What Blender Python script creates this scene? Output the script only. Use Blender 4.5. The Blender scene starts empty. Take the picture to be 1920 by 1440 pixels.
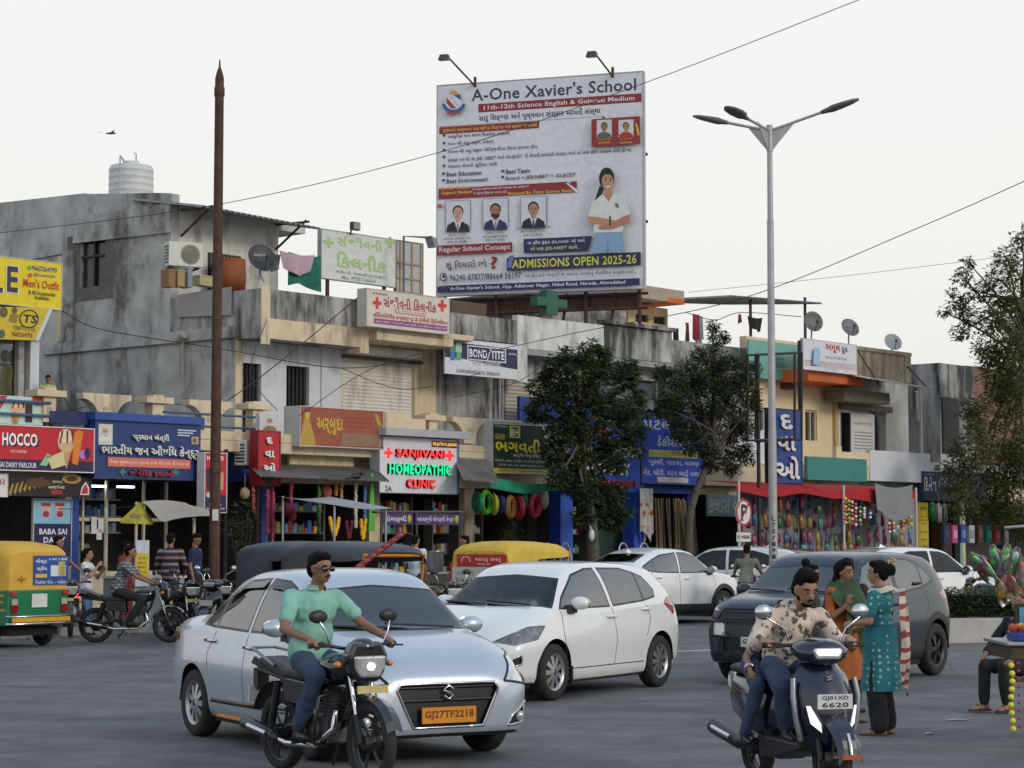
import bpy, bmesh, math, random, re
from mathutils import Vector, Matrix, noise
random.seed(7)
R = math.radians
sc = bpy.context.scene
COL = sc.collection
# ---------------------------------------------------------------- camera
FPX, PITCH, EYE = 4000.0, math.atan(293 / 4000), 1.75
cam_data = bpy.data.cameras.new('camera')
cam_data.sensor_width = 36.0
cam_data.lens = 36.0 * FPX / 1920
cam_data.clip_start, cam_data.clip_end = 0.5, 4000
cam = bpy.data.objects.new('camera', cam_data)
cam.location = (0, 0, EYE)
cam.rotation_euler = (R(90) + PITCH, 0, 0)
COL.objects.link(cam)
sc.camera = cam
# ---------------------------------------------------------------- light
SUN_EL, SUN_AZ = R(24), R(128)          # azimuth measured from +Y (the view) clockwise
world = bpy.data.worlds.new('World')
sc.world = world
world.use_nodes = True
wn, wl = world.node_tree.nodes, world.node_tree.links
sky = wn.new('ShaderNodeTexSky')
sky.sky_type = 'NISHITA'
sky.sun_disc = False
sky.sun_elevation, sky.sun_rotation = SUN_EL, SUN_AZ
sky.dust_density, sky.air_density = 4.0, 1.0
tc = wn.new('ShaderNodeTexCoord')
sep = wn.new('ShaderNodeSeparateXYZ')
wl.new(tc.outputs['Generated'], sep.inputs[0])
veil = wn.new('ShaderNodeValToRGB')      # pale evening haze low in the sky
veil.color_ramp.elements[0].position, veil.color_ramp.elements[0].color = 0.0, (.785, .77, .725, 1)
veil.color_ramp.elements[1].position, veil.color_ramp.elements[1].color = .26, (.90, .905, .89, 1)
e = veil.color_ramp.elements.new(.75)
e.color = (.62, .80, 1.04, 1)
wl.new(sep.outputs[2], veil.inputs[0])
vm = wn.new('ShaderNodeVectorMath')
vm.operation = 'SCALE'
vm.inputs['Scale'].default_value = 10.0
wl.new(veil.outputs[0], vm.inputs[0])
fr = wn.new('ShaderNodeMapRange')
fr.inputs[1].default_value, fr.inputs[2].default_value = .15, .95
fr.inputs[3].default_value, fr.inputs[4].default_value = .97, .55
wl.new(sep.outputs[2], fr.inputs[0])
wm = wn.new('ShaderNodeMix')
wm.data_type = 'RGBA'
wl.new(fr.outputs[0], wm.inputs[0])
wl.new(sky.outputs[0], wm.inputs[6])
wl.new(vm.outputs[0], wm.inputs[7])
bg = wn['Background']
bg.inputs[1].default_value = .10
wl.new(wm.outputs[2], bg.inputs[0])
sun_d = bpy.data.lights.new('sun', 'SUN')
sun_d.energy, sun_d.angle, sun_d.color = .9, R(14), (1, .93, .82)
sun = bpy.data.objects.new('sun', sun_d)
sd = Vector((math.sin(SUN_AZ) * math.cos(SUN_EL), math.cos(SUN_AZ) * math.cos(SUN_EL), math.sin(SUN_EL)))
sun.rotation_euler = sd.to_track_quat('Z', 'Y').to_euler()
sun.location = (0, -20, 60)
COL.objects.link(sun)
sc.view_settings.view_transform = 'Standard'
sc.view_settings.look = 'None'
sc.view_settings.exposure = 0.12
sc.view_settings.gamma = 1.0
sc.cycles.max_bounces = 6
sc.cycles.transparent_max_bounces = 12
sc.cycles.use_denoising = True
# ---------------------------------------------------------------- frames: photo pixel -> place
CP, SP = math.cos(PITCH), math.sin(PITCH)
def ray(px, py):
 a, b = px - 960.0, 720.0 - py
 return Vector((a, FPX * CP - b * SP, FPX * SP + b * CP))
def at(px, py, dist):
 d = ray(px, py); k = dist / d.y
 return Vector((d.x * k, dist, EYE + d.z * k))
def gp(px, py, z=0.0):
 d = ray(px, py); k = (z - EYE) / d.z
 return Vector((d.x * k, d.y * k, z))
class Frame:
 """x runs along the front, y goes in behind it, z up"""
 def __init__(s, x, y, ang):
  s.o, s.a = Vector((x, y, 0)), ang
  s.u = Vector((math.cos(ang), math.sin(ang), 0)); s.v = Vector((-s.u.y, s.u.x, 0))
 def w(s, t, y, z): return s.o + s.u * t + s.v * y + Vector((0, 0, z))
 def loc(s, p):
  q = Vector((p[0], p[1], 0)) - s.o
  return (q.dot(s.u), q.dot(s.v))
 def pix(s, px, py, y=0.0):
  d = ray(px, py); ct, cy = s.loc((0, 0)); k = (y - cy) / d.dot(s.v)
  return (ct + d.dot(s.u) * k, EYE + d.z * k)
 def side(s, px, py, t):
  d = ray(px, py); ct, cy = s.loc((0, 0)); k = (t - ct) / d.dot(s.u)
  return (cy + d.dot(s.v) * k, EYE + d.z * k)
STREET = math.atan2(.757, .653)
FAC = Frame(-6, 47, STREET)
WORLD = Frame(0, 0, 0)
# ---------------------------------------------------------------- materials
MATS = {}
def mat(name, c, rough=.6, metal=0.0, var=.08, scale=6.0, coat=0.0, emit=0.0, spec=.5, bump=0.0, dirt=None, dirt_amt=.5, dscale=1.2, streak=False):
 """procedural surface: base colour broken up by fine noise, with optional dirt patches or vertical streaks"""
 if name in MATS: return MATS[name]
 m = bpy.data.materials.new(name); m.use_nodes = True
 n, l = m.node_tree.nodes, m.node_tree.links
 b = n['Principled BSDF']
 b.inputs['Roughness'].default_value = rough
 b.inputs['Metallic'].default_value = metal
 b.inputs['Specular IOR Level'].default_value = spec
 if coat:
  b.inputs['Coat Weight'].default_value = coat; b.inputs['Coat Roughness'].default_value = .04
 tcn = n.new('ShaderNodeTexCoord'); src = tcn.outputs['Object']
 nz = n.new('ShaderNodeTexNoise'); nz.inputs['Scale'].default_value = scale; nz.inputs['Detail'].default_value = 4
 l.new(src, nz.inputs['Vector'])
 mr = n.new('ShaderNodeMapRange'); mr.inputs[1].default_value, mr.inputs[2].default_value = .3, .7
 mr.inputs[3].default_value, mr.inputs[4].default_value = 1 - var, 1 + var
 l.new(nz.outputs[0], mr.inputs[0])
 sca = n.new('ShaderNodeVectorMath'); sca.operation = 'SCALE'; sca.inputs[0].default_value = c
 l.new(mr.outputs[0], sca.inputs['Scale'])
 out = sca.outputs[0]
 if dirt:
  mp = n.new('ShaderNodeMapping'); mp.inputs['Scale'].default_value = (1.5, 1.5, .32) if streak is True else ((1, 1, .5) if streak else (1, 1, 1))
  l.new(src, mp.inputs[0])
  n2 = n.new('ShaderNodeTexNoise'); n2.inputs['Scale'].default_value = dscale; n2.inputs['Detail'].default_value = 7; n2.inputs['Roughness'].default_value = .68
  l.new(mp.outputs[0], n2.inputs['Vector'])
  n3 = n.new('ShaderNodeTexNoise'); n3.inputs['Scale'].default_value = .35; n3.inputs['Detail'].default_value = 5
  l.new(src, n3.inputs['Vector'])
  ad = n.new('ShaderNodeMath'); ad.operation = 'MULTIPLY_ADD'; ad.inputs[1].default_value = .55
  l.new(n3.outputs[0], ad.inputs[0]); l.new(n2.outputs[0], ad.inputs[2])
  r2 = n.new('ShaderNodeMapRange'); r2.inputs[1].default_value, r2.inputs[2].default_value = .98 - .32 * dirt_amt, 1.16 - .3 * dirt_amt
  r2.inputs[4].default_value = min(1, .45 + dirt_amt * .6)
  l.new(ad.outputs[0], r2.inputs[0])
  mx = n.new('ShaderNodeMix'); mx.data_type = 'RGBA'
  l.new(r2.outputs[0], mx.inputs[0]); l.new(out, mx.inputs[6]); mx.inputs[7].default_value = (*dirt, 1)
  out = mx.outputs[2]
 l.new(out, b.inputs['Base Color'])
 if emit:
  l.new(out, b.inputs['Emission Color']); b.inputs['Emission Strength'].default_value = emit
 if bump:
  bp = n.new('ShaderNodeBump'); bp.inputs['Strength'].default_value = bump; bp.inputs['Distance'].default_value = .02
  l.new(nz.outputs[0], bp.inputs['Height']); l.new(bp.outputs[0], b.inputs['Normal'])
 MATS[name] = m
 return m
def glass(name, tint=(.5, .56, .57), rough=.02, ior=1.5):
 if name in MATS: return MATS[name]
 m = bpy.data.materials.new(name); m.use_nodes = True
 n, l = m.node_tree.nodes, m.node_tree.links
 n.remove(n['Principled BSDF'])
 tr = n.new('ShaderNodeBsdfTransparent'); tr.inputs[0].default_value = (*tint, 1)
 gl = n.new('ShaderNodeBsdfGlossy'); gl.inputs['Roughness'].default_value = rough
 fz = n.new('ShaderNodeFresnel'); fz.inputs[0].default_value = ior
 ms = n.new('ShaderNodeMixShader')
 l.new(fz.outputs[0], ms.inputs[0]); l.new(tr.outputs[0], ms.inputs[1]); l.new(gl.outputs[0], ms.inputs[2])
 l.new(ms.outputs[0], n['Material Output'].inputs[0])
 MATS[name] = m
 return m
def C(hexs):                       # sRGB hex -> linear
 o = []
 for i in (0, 2, 4):
  v = int(hexs[i:i + 2], 16) / 255
  o.append(v / 12.92 if v <= .04045 else ((v + .055) / 1.055) ** 2.4)
 return tuple(o)
def hx(h, rough=.55, **k):         # plain painted or printed colour
 return mat('paint_%s_%s_%s' % (h, rough, '_'.join('%s%s' % q for q in sorted(k.items()))), C(h), rough, **k)
# ---------------------------------------------------------------- mesh builder
class MB:
 def __init__(s, M=None): s.v, s.f, s.m, s.s, s.M = [], [], [], [], M
 def add(s, vs, fs, m=0, sm=False):
  b = len(s.v)
  if s.M is None: s.v.extend(tuple(p) for p in vs)
  else: s.v.extend(tuple(s.M @ Vector(p)) for p in vs)
  for f in fs:
   s.f.append(tuple(b + i for i in f)); s.m.append(m); s.s.append(sm)
  return s
 def box(s, x0, x1, y0, y1, z0, z1, m=0):
  return s.add([(x0, y0, z0), (x1, y0, z0), (x1, y1, z0), (x0, y1, z0), (x0, y0, z1), (x1, y0, z1), (x1, y1, z1), (x0, y1, z1)],
                     [(3, 2, 1, 0), (4, 5, 6, 7), (0, 1, 5, 4), (1, 2, 6, 5), (2, 3, 7, 6), (3, 0, 4, 7)], m)
 def tube(s, pts, r, n=8, m=0, caps=True, sm=True):
  P = [Vector(p) for p in pts]; k = len(P)
  rs = r if isinstance(r, (list, tuple)) else [r] * k
  vs, fs, side = [], [], None
  for i in range(k):
   d = (P[min(i + 1, k - 1)] - P[max(i - 1, 0)])
   d = d.normalized() if d.length > 1e-9 else Vector((0, 0, 1))
   if side is None:
    side = d.cross(Vector((0, 0, 1)))
    if side.length < .05: side = d.cross(Vector((0, 1, 0)))
   side = (side - d * side.dot(d))
   side = side.normalized() if side.length > 1e-6 else d.orthogonal().normalized()
   up = side.cross(d)
   for j in range(n):
    a = 2 * math.pi * j / n
    vs.append(P[i] + (side * math.cos(a) + up * math.sin(a)) * rs[i])
  for i in range(k - 1):
   for j in range(n):
    fs.append((i * n + j, i * n + (j + 1) % n, (i + 1) * n + (j + 1) % n, (i + 1) * n + j))
  s.add(vs, fs, m, sm)
  if caps:
   s.add(vs[:n], [tuple(range(n))[::-1]], m); s.add(vs[-n:], [tuple(range(n))], m)
  return s
 def lathe(s, prof, c=(0, 0, 0), axis='z', n=20, m=0, sm=True, arc=1.0):
  vs, fs = [], []
  q = n if arc >= 1 else n + 1
  for r, h in prof:
   for j in range(q):
    a = 2 * math.pi * arc * j / n; x, y = r * math.cos(a), r * math.sin(a)
    p = (x, y, h) if axis == 'z' else ((x, h, y) if axis == 'y' else (h, x, y))
    vs.append((p[0] + c[0], p[1] + c[1], p[2] + c[2]))
  for i in range(len(prof) - 1):
   for j in range(n):
    j2 = (j + 1) % q
    fs.append((i * q + j, i * q + j2, (i + 1) * q + j2, (i + 1) * q + j))
  return s.add(vs, fs, m, sm)
 def ell(s, c, r, n=12, m=0, rot=None):
  r = (r, r, r) if isinstance(r, (int, float)) else r
  vs, fs, h = [], [], max(4, n // 2)
  for i in range(h + 1):
   for j in range(n):
    a, b = math.pi * i / h, 2 * math.pi * j / n
    p = Vector((r[0] * math.sin(a) * math.cos(b), r[1] * math.sin(a) * math.sin(b), r[2] * math.cos(a)))
    vs.append((rot @ p if rot else p) + Vector(c))
  for i in range(h):
   for j in range(n):
    fs.append((i * n + j, (i + 1) * n + j, (i + 1) * n + (j + 1) % n, i * n + (j + 1) % n))
  return s.add(vs, fs, m, True)
 def prism(s, poly, d0, d1, m=0, ax='y', sm=False):
  """polygon in the other two axes, pushed along ax from d0 to d1"""
  k = len(poly)
  pt = {'y': lambda p, d: (p[0], d, p[1]), 'x': lambda p, d: (d, p[0], p[1]), 'z': lambda p, d: (p[0], p[1], d)}[ax]
  vs = [pt(p, d0) for p in poly] + [pt(p, d1) for p in poly]
  return s.add(vs, [tuple(range(k)), tuple(range(2 * k - 1, k - 1, -1))] + [(i, k + i, k + (i + 1) % k, (i + 1) % k) for i in range(k)], m, sm)
 def quad(s, a, b, c, d, m=0): return s.add([a, b, c, d], [(0, 1, 2, 3)], m)
 def sheet(s, fn, nu, nv, m=0, th=0.0):
  """surface fn(u,v); with th a second skin th metres behind gives it thickness"""
  vs = [Vector(fn(i / nu, j / nv)) for i in range(nu + 1) for j in range(nv + 1)]
  q = nv + 1
  fs = [(i * q + j, (i + 1) * q + j, (i + 1) * q + j + 1, i * q + j + 1) for i in range(nu) for j in range(nv)]
  s.add(vs, fs, m, True)
  return s
 def text(s, body, x0, x1, z0, z1, y, m=0, bold=.0, shear=0.0, keep=False):
  """lettering fitted into the box x0..x1 z0..z1 on the plane y, facing -y"""
  vs, fs, (a0, a1, b0, b1) = glyphs(body, bold)
  kx, kz = (x1 - x0) / (a1 - a0), (z1 - z0) / (b1 - b0)
  if keep:
   k = min(kx, kz); x0 = (x0 + x1 - k * (a1 - a0)) / 2; z0 = (z0 + z1 - k * (b1 - b0)) / 2; kx = kz = k
  return s.add([(x0 + (p[0] - a0) * kx + shear * (p[1] - b0) * kz, y, z0 + (p[1] - b0) * kz) for p in vs], fs, m)
 def build(s, name, mats, parent=None, smooth=None, bevel=0.0, shift=None):
  me = bpy.data.meshes.new(name)
  vs = s.v if shift is None else [(p[0] - shift[0], p[1] - shift[1], p[2] - shift[2]) for p in s.v]
  me.from_pydata(vs, [], s.f)
  for q in (mats if isinstance(mats, (list, tuple)) else [mats]): me.materials.append(q)
  me.polygons.foreach_set('material_index', s.m)
  me.polygons.foreach_set('use_smooth', s.s if smooth is None else [smooth] * len(s.f))
  me.update()
  o = bpy.data.objects.new(name, me); COL.objects.link(o)
  if parent is not None: o.parent = parent
  if bevel:
   md = o.modifiers.new('bevel', 'BEVEL'); md.width = bevel; md.segments = 2; md.limit_method = 'ANGLE'; md.angle_limit = R(40)
  return o
GL = {}
def glyphs(body, bold=0.0):
 body = re.sub('((?:[ક-હ]્)*[ક-હ])િ', r'િ\1', body); bold = min(bold, .03 if len(body) < 15 else .018)      # the short i stands before its consonant
 if (body, bold) in GL: return GL[(body, bold)]
 c = bpy.data.curves.new('lettering_curve', 'FONT'); c.body = body; c.size = 1; c.resolution_u = 2; c.offset = bold; c.space_character = 1 + bold * 2.5
 o = bpy.data.objects.new('lettering_curve', c)
 me = bpy.data.meshes.new_from_object(o)
 vs = [tuple(v.co) for v in me.vertices]; fs = [tuple(p.vertices) for p in me.polygons]
 # faces look to -y once laid in the xz plane
 X = [v[0] for v in vs]; Y = [v[1] for v in vs]
 GL[(body, bold)] = r = (vs, fs, (min(X), max(X), min(Y), max(Y)))
 bpy.data.objects.remove(o); bpy.data.meshes.remove(me); bpy.data.curves.remove(c)
 return r
# ---------------------------------------------------------------- things
def props(o, label, cat, group=None, kind=None):
 if label: o['label'] = label
 if cat: o['category'] = cat
 if group: o['group'] = group
 if kind: o['kind'] = kind
 return o
class Thing:
 """an Empty at the thing's base; parts are meshes written in the frame's coordinates"""
 def __init__(s, name, label, cat, org=(0, 0, 0), frame=WORLD, group=None, rot=0.0):
  s.org, s.rot = org, rot
  s.root = bpy.data.objects.new(name, None); s.root.empty_display_size = .2
  s.root.location = frame.w(*org); s.root.rotation_euler = (0, 0, frame.a + rot)
  COL.objects.link(s.root); props(s.root, label, cat, group)
 def part(s, name, mb, mats, parent=None, local=False, **k):
  return mb.build(name, mats, parent or s.root, shift=None if local else s.org, **k)
def single(name, label, cat, mb, mats, org=(0, 0, 0), frame=WORLD, group=None, kind=None, **k):
 """a thing that is one mesh, written in the frame's coordinates"""
 o = mb.build(name, mats, None, shift=org, **k)
 o.location = frame.w(*org); o.rotation_euler = (0, 0, frame.a)
 return props(o, label, cat, group, kind)
def posts(T_, name, runs, r, m):
 for p in runs: T_.part(name, MB().tube(p, r, 8), [m])
def kids(o): return [c for c in bpy.data.objects if c.parent == o]
def copy_tree(o, parent=None):
 c = o.copy(); COL.objects.link(c)
 if parent: c.parent = parent
 for ch in kids(o): copy_tree(ch, c)
 return c
# ================================================================ materials of the place
GREY = mat('cement_plaster', (.36, .35, .335), .9, var=.2, scale=2.2, bump=.3, dirt=(.07, .068, .062), dirt_amt=.85, dscale=1.3)
GREYS = mat('streaked_plaster', (.42, .405, .385), .9, var=.15, scale=2.5, bump=.3, dirt=(.05, .05, .046), dirt_amt=.92, dscale=1.2, streak=True)
SIDEW = mat('patchy_side_plaster', (.46, .45, .43), .9, var=.25, scale=1.4, bump=.3, dirt=(.085, .08, .072), dirt_amt=.76, dscale=1.1, streak=2)
WHITEW = mat('white_limewash', (.60, .62, .66), .85, var=.06, scale=2, bump=.15, dirt=(.24, .24, .24), dirt_amt=.5, dscale=1.4, streak=True)
WHITED = mat('peeling_white_paint', (.62, .61, .58), .85, var=.1, scale=3, bump=.2, dirt=(.16, .15, .13), dirt_amt=.5, dscale=1.6, streak=True)
CREAM = mat('cream_paint', (.62, .51, .35), .8, var=.09, scale=3, bump=.1, dirt=(.17, .14, .105), dirt_amt=.6, dscale=1.6, streak=True)
YELW = mat('pale_yellow_paint', (.68, .56, .36), .8, var=.05, scale=3, bump=.1, dirt=(.33, .26, .16), dirt_amt=.3, dscale=1.5, streak=True)
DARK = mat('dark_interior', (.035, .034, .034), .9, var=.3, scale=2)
DIM = mat('dim_interior_wall', (.07, .065, .06), .9, var=.3, scale=2)  # shadow inside the open shops is put into this wall colour
CONC = mat('concrete', (.3, .29, .275), .9, var=.15, scale=5, bump=.3, dirt=(.1, .1, .1), dirt_amt=.4)
STEEL = mat('dull_steel', (.36, .36, .37), .45, .6, var=.12)
BLACKM = mat('black_steel', (.022, .022, .024), .5, .3, var=.2)
RUST = mat('rusty_steel', (.085, .04, .028), .8, .2, var=.3, scale=8, dirt=(.04, .022, .02), dirt_amt=.5)
TIN = mat('tin_sheet', (.27, .27, .27), .55, .5, var=.15, scale=4, dirt=(.11, .09, .07), dirt_amt=.5)
SHUT = mat('shutter_paint', (.66, .64, .60), .6, 0, var=.06, dirt=(.30, .23, .15), dirt_amt=.55, dscale=1.5, streak=True)
ORNG = hx('C4622F', .7, dirt=(.2, .08, .05), dirt_amt=.3)
BLUEP = hx('23479B', .6)
WHITE = hx('E6E6E4', .6)
OFFW = hx('CFCFCB', .65)
NAVY = hx('232A5C', .6)
RUBBER = mat('tyre_rubber', (.022, .022, .023), .85, var=.25, scale=20)
PLASTIC = mat('black_plastic', (.02, .02, .021), .5, var=.1)
WIN = glass('window_glass')
def T(px, y, py=700): return FAC.pix(px, py, y)[0]
def Z(px, py, y): return FAC.pix(px, py, y)[1]
# ================================================================ ground, road, pavement
def asphalt():
 m = bpy.data.materials.new('asphalt'); m.use_nodes = True
 n, l = m.node_tree.nodes, m.node_tree.links
 b = n['Principled BSDF']; tcn = n.new('ShaderNodeTexCoord')
 def nz(sc_, det, src, rough=.6):
  q = n.new('ShaderNodeTexNoise'); q.inputs['Scale'].default_value = sc_; q.inputs['Detail'].default_value = det; q.inputs['Roughness'].default_value = rough
  l.new(src, q.inputs['Vector']); return q.outputs[0]
 src = tcn.outputs['Object']
 mp = n.new('ShaderNodeMapping'); mp.inputs['Rotation'].default_value = (0, 0, R(20)); mp.inputs['Scale'].default_value = (.06, .55, 1)
 l.new(src, mp.inputs[0])
 fine, mid, lane = nz(28, 5, src, .85), nz(1.1, 9, src, .7), nz(1.0, 4, mp.outputs[0])
 r1 = n.new('ShaderNodeValToRGB'); r1.color_ramp.elements[0].position, r1.color_ramp.elements[1].position = .4, .66
 r1.color_ramp.elements[0].color = (.105, .103, .10, 1); r1.color_ramp.elements[1].color = (.20, .196, .19, 1)
 ad = n.new('ShaderNodeMath'); ad.operation = 'MULTIPLY_ADD'; ad.inputs[1].default_value = .84
 l.new(mid, ad.inputs[0])
 a2 = n.new('ShaderNodeMath'); a2.operation = 'MULTIPLY'; a2.inputs[1].default_value = .12
 l.new(lane, a2.inputs[0]); l.new(a2.outputs[0], ad.inputs[2]); l.new(ad.outputs[0], r1.inputs[0])
 mr = n.new('ShaderNodeMapRange'); mr.inputs[1].default_value, mr.inputs[2].default_value = .3, .7
 mr.inputs[3].default_value, mr.inputs[4].default_value = .6, 1.4
 l.new(fine, mr.inputs[0])
 sc_ = n.new('ShaderNodeVectorMath'); sc_.operation = 'SCALE'
 l.new(r1.outputs[0], sc_.inputs[0]); l.new(mr.outputs[0], sc_.inputs['Scale'])
 vo = n.new('ShaderNodeTexVoronoi'); vo.feature = 'DISTANCE_TO_EDGE'; vo.inputs['Scale'].default_value = .16
 mp2 = n.new('ShaderNodeMapping'); wv = n.new('ShaderNodeMix'); wv.data_type = 'VECTOR'; wv.inputs[0].default_value = .12
 n4 = n.new('ShaderNodeTexNoise'); n4.inputs['Scale'].default_value = .8; n4.inputs['Detail'].default_value = 6
 l.new(src, n4.inputs['Vector']); l.new(src, wv.inputs[4]); l.new(n4.outputs[1], wv.inputs[5]); l.new(wv.outputs[1], mp2.inputs[0]); l.new(mp2.outputs[0], vo.inputs['Vector'])
 cr = n.new('ShaderNodeMapRange'); cr.inputs[1].default_value, cr.inputs[2].default_value = .001, .006; cr.inputs[3].default_value = .8
 l.new(vo.outputs[0], cr.inputs[0])
 s2 = n.new('ShaderNodeVectorMath'); s2.operation = 'SCALE'
 l.new(sc_.outputs[0], s2.inputs[0]); l.new(cr.outputs[0], s2.inputs['Scale'])
 l.new(s2.outputs[0], b.inputs['Base Color'])
 b.inputs['Roughness'].default_value = .78; b.inputs['Specular IOR Level'].default_value = .35
 bp = n.new('ShaderNodeBump'); bp.inputs['Strength'].default_value = .35; bp.inputs['Distance'].default_value = .012
 l.new(fine, bp.inputs['Height']); l.new(bp.outputs[0], b.inputs['Normal'])
 return m
g = MB(); g.quad((-900, -300, 0), (900, -300, 0), (900, 1500, 0), (-900, 1500, 0))
props(g.build('road', asphalt()), 'grey worn asphalt of the busy street junction', 'road', kind='structure')
pv = MB(); pv.box(-45, 95, -3.2, 14, -.05, .15); pv.box(-45, 95, -3.36, -3.204, -.05, .16, 1)
o = pv.build('pavement', [mat('dusty_paving', (.21, .195, .17), .92, var=.25, scale=3, dirt=(.1, .09, .08), dirt_amt=.5), CONC])
o.location = FAC.w(0, 0, 0); o.rotation_euler = (0, 0, FAC.a)
props(o, 'dusty raised pavement in front of the shops', 'pavement', kind='structure')
# road marking: worn white line
a, b_ = gp(1150, 1226), gp(1345, 1219)
ln = MB(); d = (b_ - a).normalized(); nn = Vector((-d.y, d.x, 0)) * .14
for i in range(9):
 p, q = a.lerp(b_, i / 9), a.lerp(b_, (i + .93) / 9)
 ln.quad(*[(w.x, w.y, .004) for w in (p - nn, q - nn, q + nn, p + nn)])
props(ln.build('road_marking', mat('worn_road_paint', (.5, .49, .47), .8, var=.2, scale=9, dirt=(.12, .12, .12), dirt_amt=.7, dscale=6)), 'worn white line painted on the asphalt', 'road marking', kind='structure')
# median with a clipped hedge
MED = Frame(gp(1781, 1206).x - .1, gp(1781, 1206).y, R(14))
md_ = MB(); md_.box(0, 26, 0, 1.5, -.05, .42); md_.box(0.12, 25.9, .12, 1.4, .42, .44, 1)
md_.lathe([(.75, -.05), (.75, .42), (0, .42)], (0, .75, 0), n=24)
o = md_.build('median_kerb', [mat('kerb_concrete', (.42, .40, .375), .9, var=.1, scale=4, dirt=(.2, .19, .18), dirt_amt=.4), mat('median_soil', (.08, .06, .045), .95)], bevel=.03)
o.location, o.rotation_euler = MED.o, (0, 0, MED.a)
props(o, 'pale concrete kerb round the planted median', 'kerb', kind='structure')
# ================================================================ building helpers
def holes(mb, t0, t1, z0, z1, y0, y1, hs, m=0):
 xs = sorted({t0, t1, *[h[0] for h in hs], *[h[1] for h in hs]}); zs = sorted({z0, z1, *[h[2] for h in hs], *[h[3] for h in hs]})
 xs = [x for x in xs if t0 <= x <= t1]; zs = [z for z in zs if z0 <= z <= z1]
 for i in range(len(xs) - 1):
  for j in range(len(zs) - 1):
   cx, cz = (xs[i] + xs[i + 1]) / 2, (zs[j] + zs[j + 1]) / 2
   if not any(h[0] < cx < h[1] and h[2] < cz < h[3] for h in hs):
    mb.box(xs[i], xs[i + 1], y0, y1, zs[j], zs[j + 1], m)
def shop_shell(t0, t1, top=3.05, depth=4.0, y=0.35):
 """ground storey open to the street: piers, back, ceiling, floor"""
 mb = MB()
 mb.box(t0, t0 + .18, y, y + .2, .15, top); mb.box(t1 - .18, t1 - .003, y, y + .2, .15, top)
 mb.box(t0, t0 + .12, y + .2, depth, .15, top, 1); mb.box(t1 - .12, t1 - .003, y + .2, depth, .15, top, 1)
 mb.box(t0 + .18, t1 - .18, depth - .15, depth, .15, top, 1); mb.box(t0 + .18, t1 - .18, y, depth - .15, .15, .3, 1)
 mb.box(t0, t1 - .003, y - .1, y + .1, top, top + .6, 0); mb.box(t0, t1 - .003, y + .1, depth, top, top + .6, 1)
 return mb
def corrugated(mb, p00, p10, p11, p01, n=24, amp=.03, m=0):
 """sheet from four corners; ridges run from p00-p10 towards p01-p11"""
 P = [Vector(p) for p in (p00, p10, p11, p01)]
 vs = []
 for i in range(n * 2 + 1):
  u = i / (n * 2); dz = Vector((0, 0, amp * (1 if i % 2 else -1)))
  vs += [P[0].lerp(P[1], u) + dz, P[3].lerp(P[2], u) + dz]
 fs = [(2 * i, 2 * i + 2, 2 * i + 3, 2 * i + 1) for i in range(n * 2)]
 return mb.add(vs, fs, m)
def shutter_slats(t0, t1, z0, z1, y, pitch=.085):
 mb = MB(); k = int((z1 - z0) / pitch)
 for i in range(k):
  z = z0 + (z1 - z0) * i / k; h = (z1 - z0) / k
  mb.add([(t0, y, z), (t1, y, z), (t1, y - .022, z + h * .5), (t0, y - .022, z + h * .5), (t1, y, z + h), (t0, y, z + h)], [(0, 1, 2, 3), (3, 2, 4, 5)])
 return mb
def goods(t0, t1, y, z, cols, n, h=(.1, .28), w=(.06, .16)):
 """rows of packets standing on a shelf, one mesh with several colours"""
 mb = MB(); t = t0; rr = random.Random(int(t0 * 97 + z * 13))
 while t < t1 - .1:
  ww = rr.uniform(*w); mb.box(t, t + ww * .9, y + rr.uniform(0, .05), y + .2, z, z + rr.uniform(*h), rr.randrange(len(cols))); t += ww
 return mb
GOODC = [hx(c) for c in ('3E6FB0', 'C9CCD2', 'B23A34', 'D8B53A', '3F8A55', '7FA9D8', '8A4A78', 'E0DCD0')]
PALEC = [hx(c) for c in ('6F95C8', 'D8DDE6', '4A78B8', 'BFD0E6', 'EDEDED', '8FB0C8')]
# ================================================================ clothes shop building (left edge)
tA = T(62, 1.0)
bA = Thing('shop_building', 'corner building with yellow banners and a glazed clothes shop upstairs', 'building', (-9, 0, 0), FAC)
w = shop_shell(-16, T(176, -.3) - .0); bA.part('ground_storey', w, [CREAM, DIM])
w = MB(); w.box(-16, tA + .55, 4.2, 11, 3.66, 7.5, 1); w.box(-16, tA, .75, 4.2, Z(60, 640, 1), 7.45); w.box(tA - .22, tA, .8, 1.05, 3.66, Z(60, 640, 1), 2); w.box(tA - .5, tA - .36, .82, 1.02, 3.66, Z(60, 640, 1), 0)
bA.part('wall', w, [GREY, mat('brown_plaster', (.17, .14, .12), .9, var=.2, dirt=(.07, .06, .05), dirt_amt=.5), WHITEW])
w = MB(); w.box(-16, T(176, -.3) - .02, -.4, 4.2, 3.66, 3.9); bA.part('terrace_slab', w, [CREAM])
w = MB(); w.quad((-16, .95, 3.9), (tA - .5, .95, 3.9), (tA - .5, .95, 6.4), (-16, .95, 6.4)); bA.part('shop_window', w, [WIN])
w = MB(); w.box(-16, tA - .5, 2.6, 2.7, 3.9, 6.4); bA.part('shop_back_wall', w, [DIM])
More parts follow.
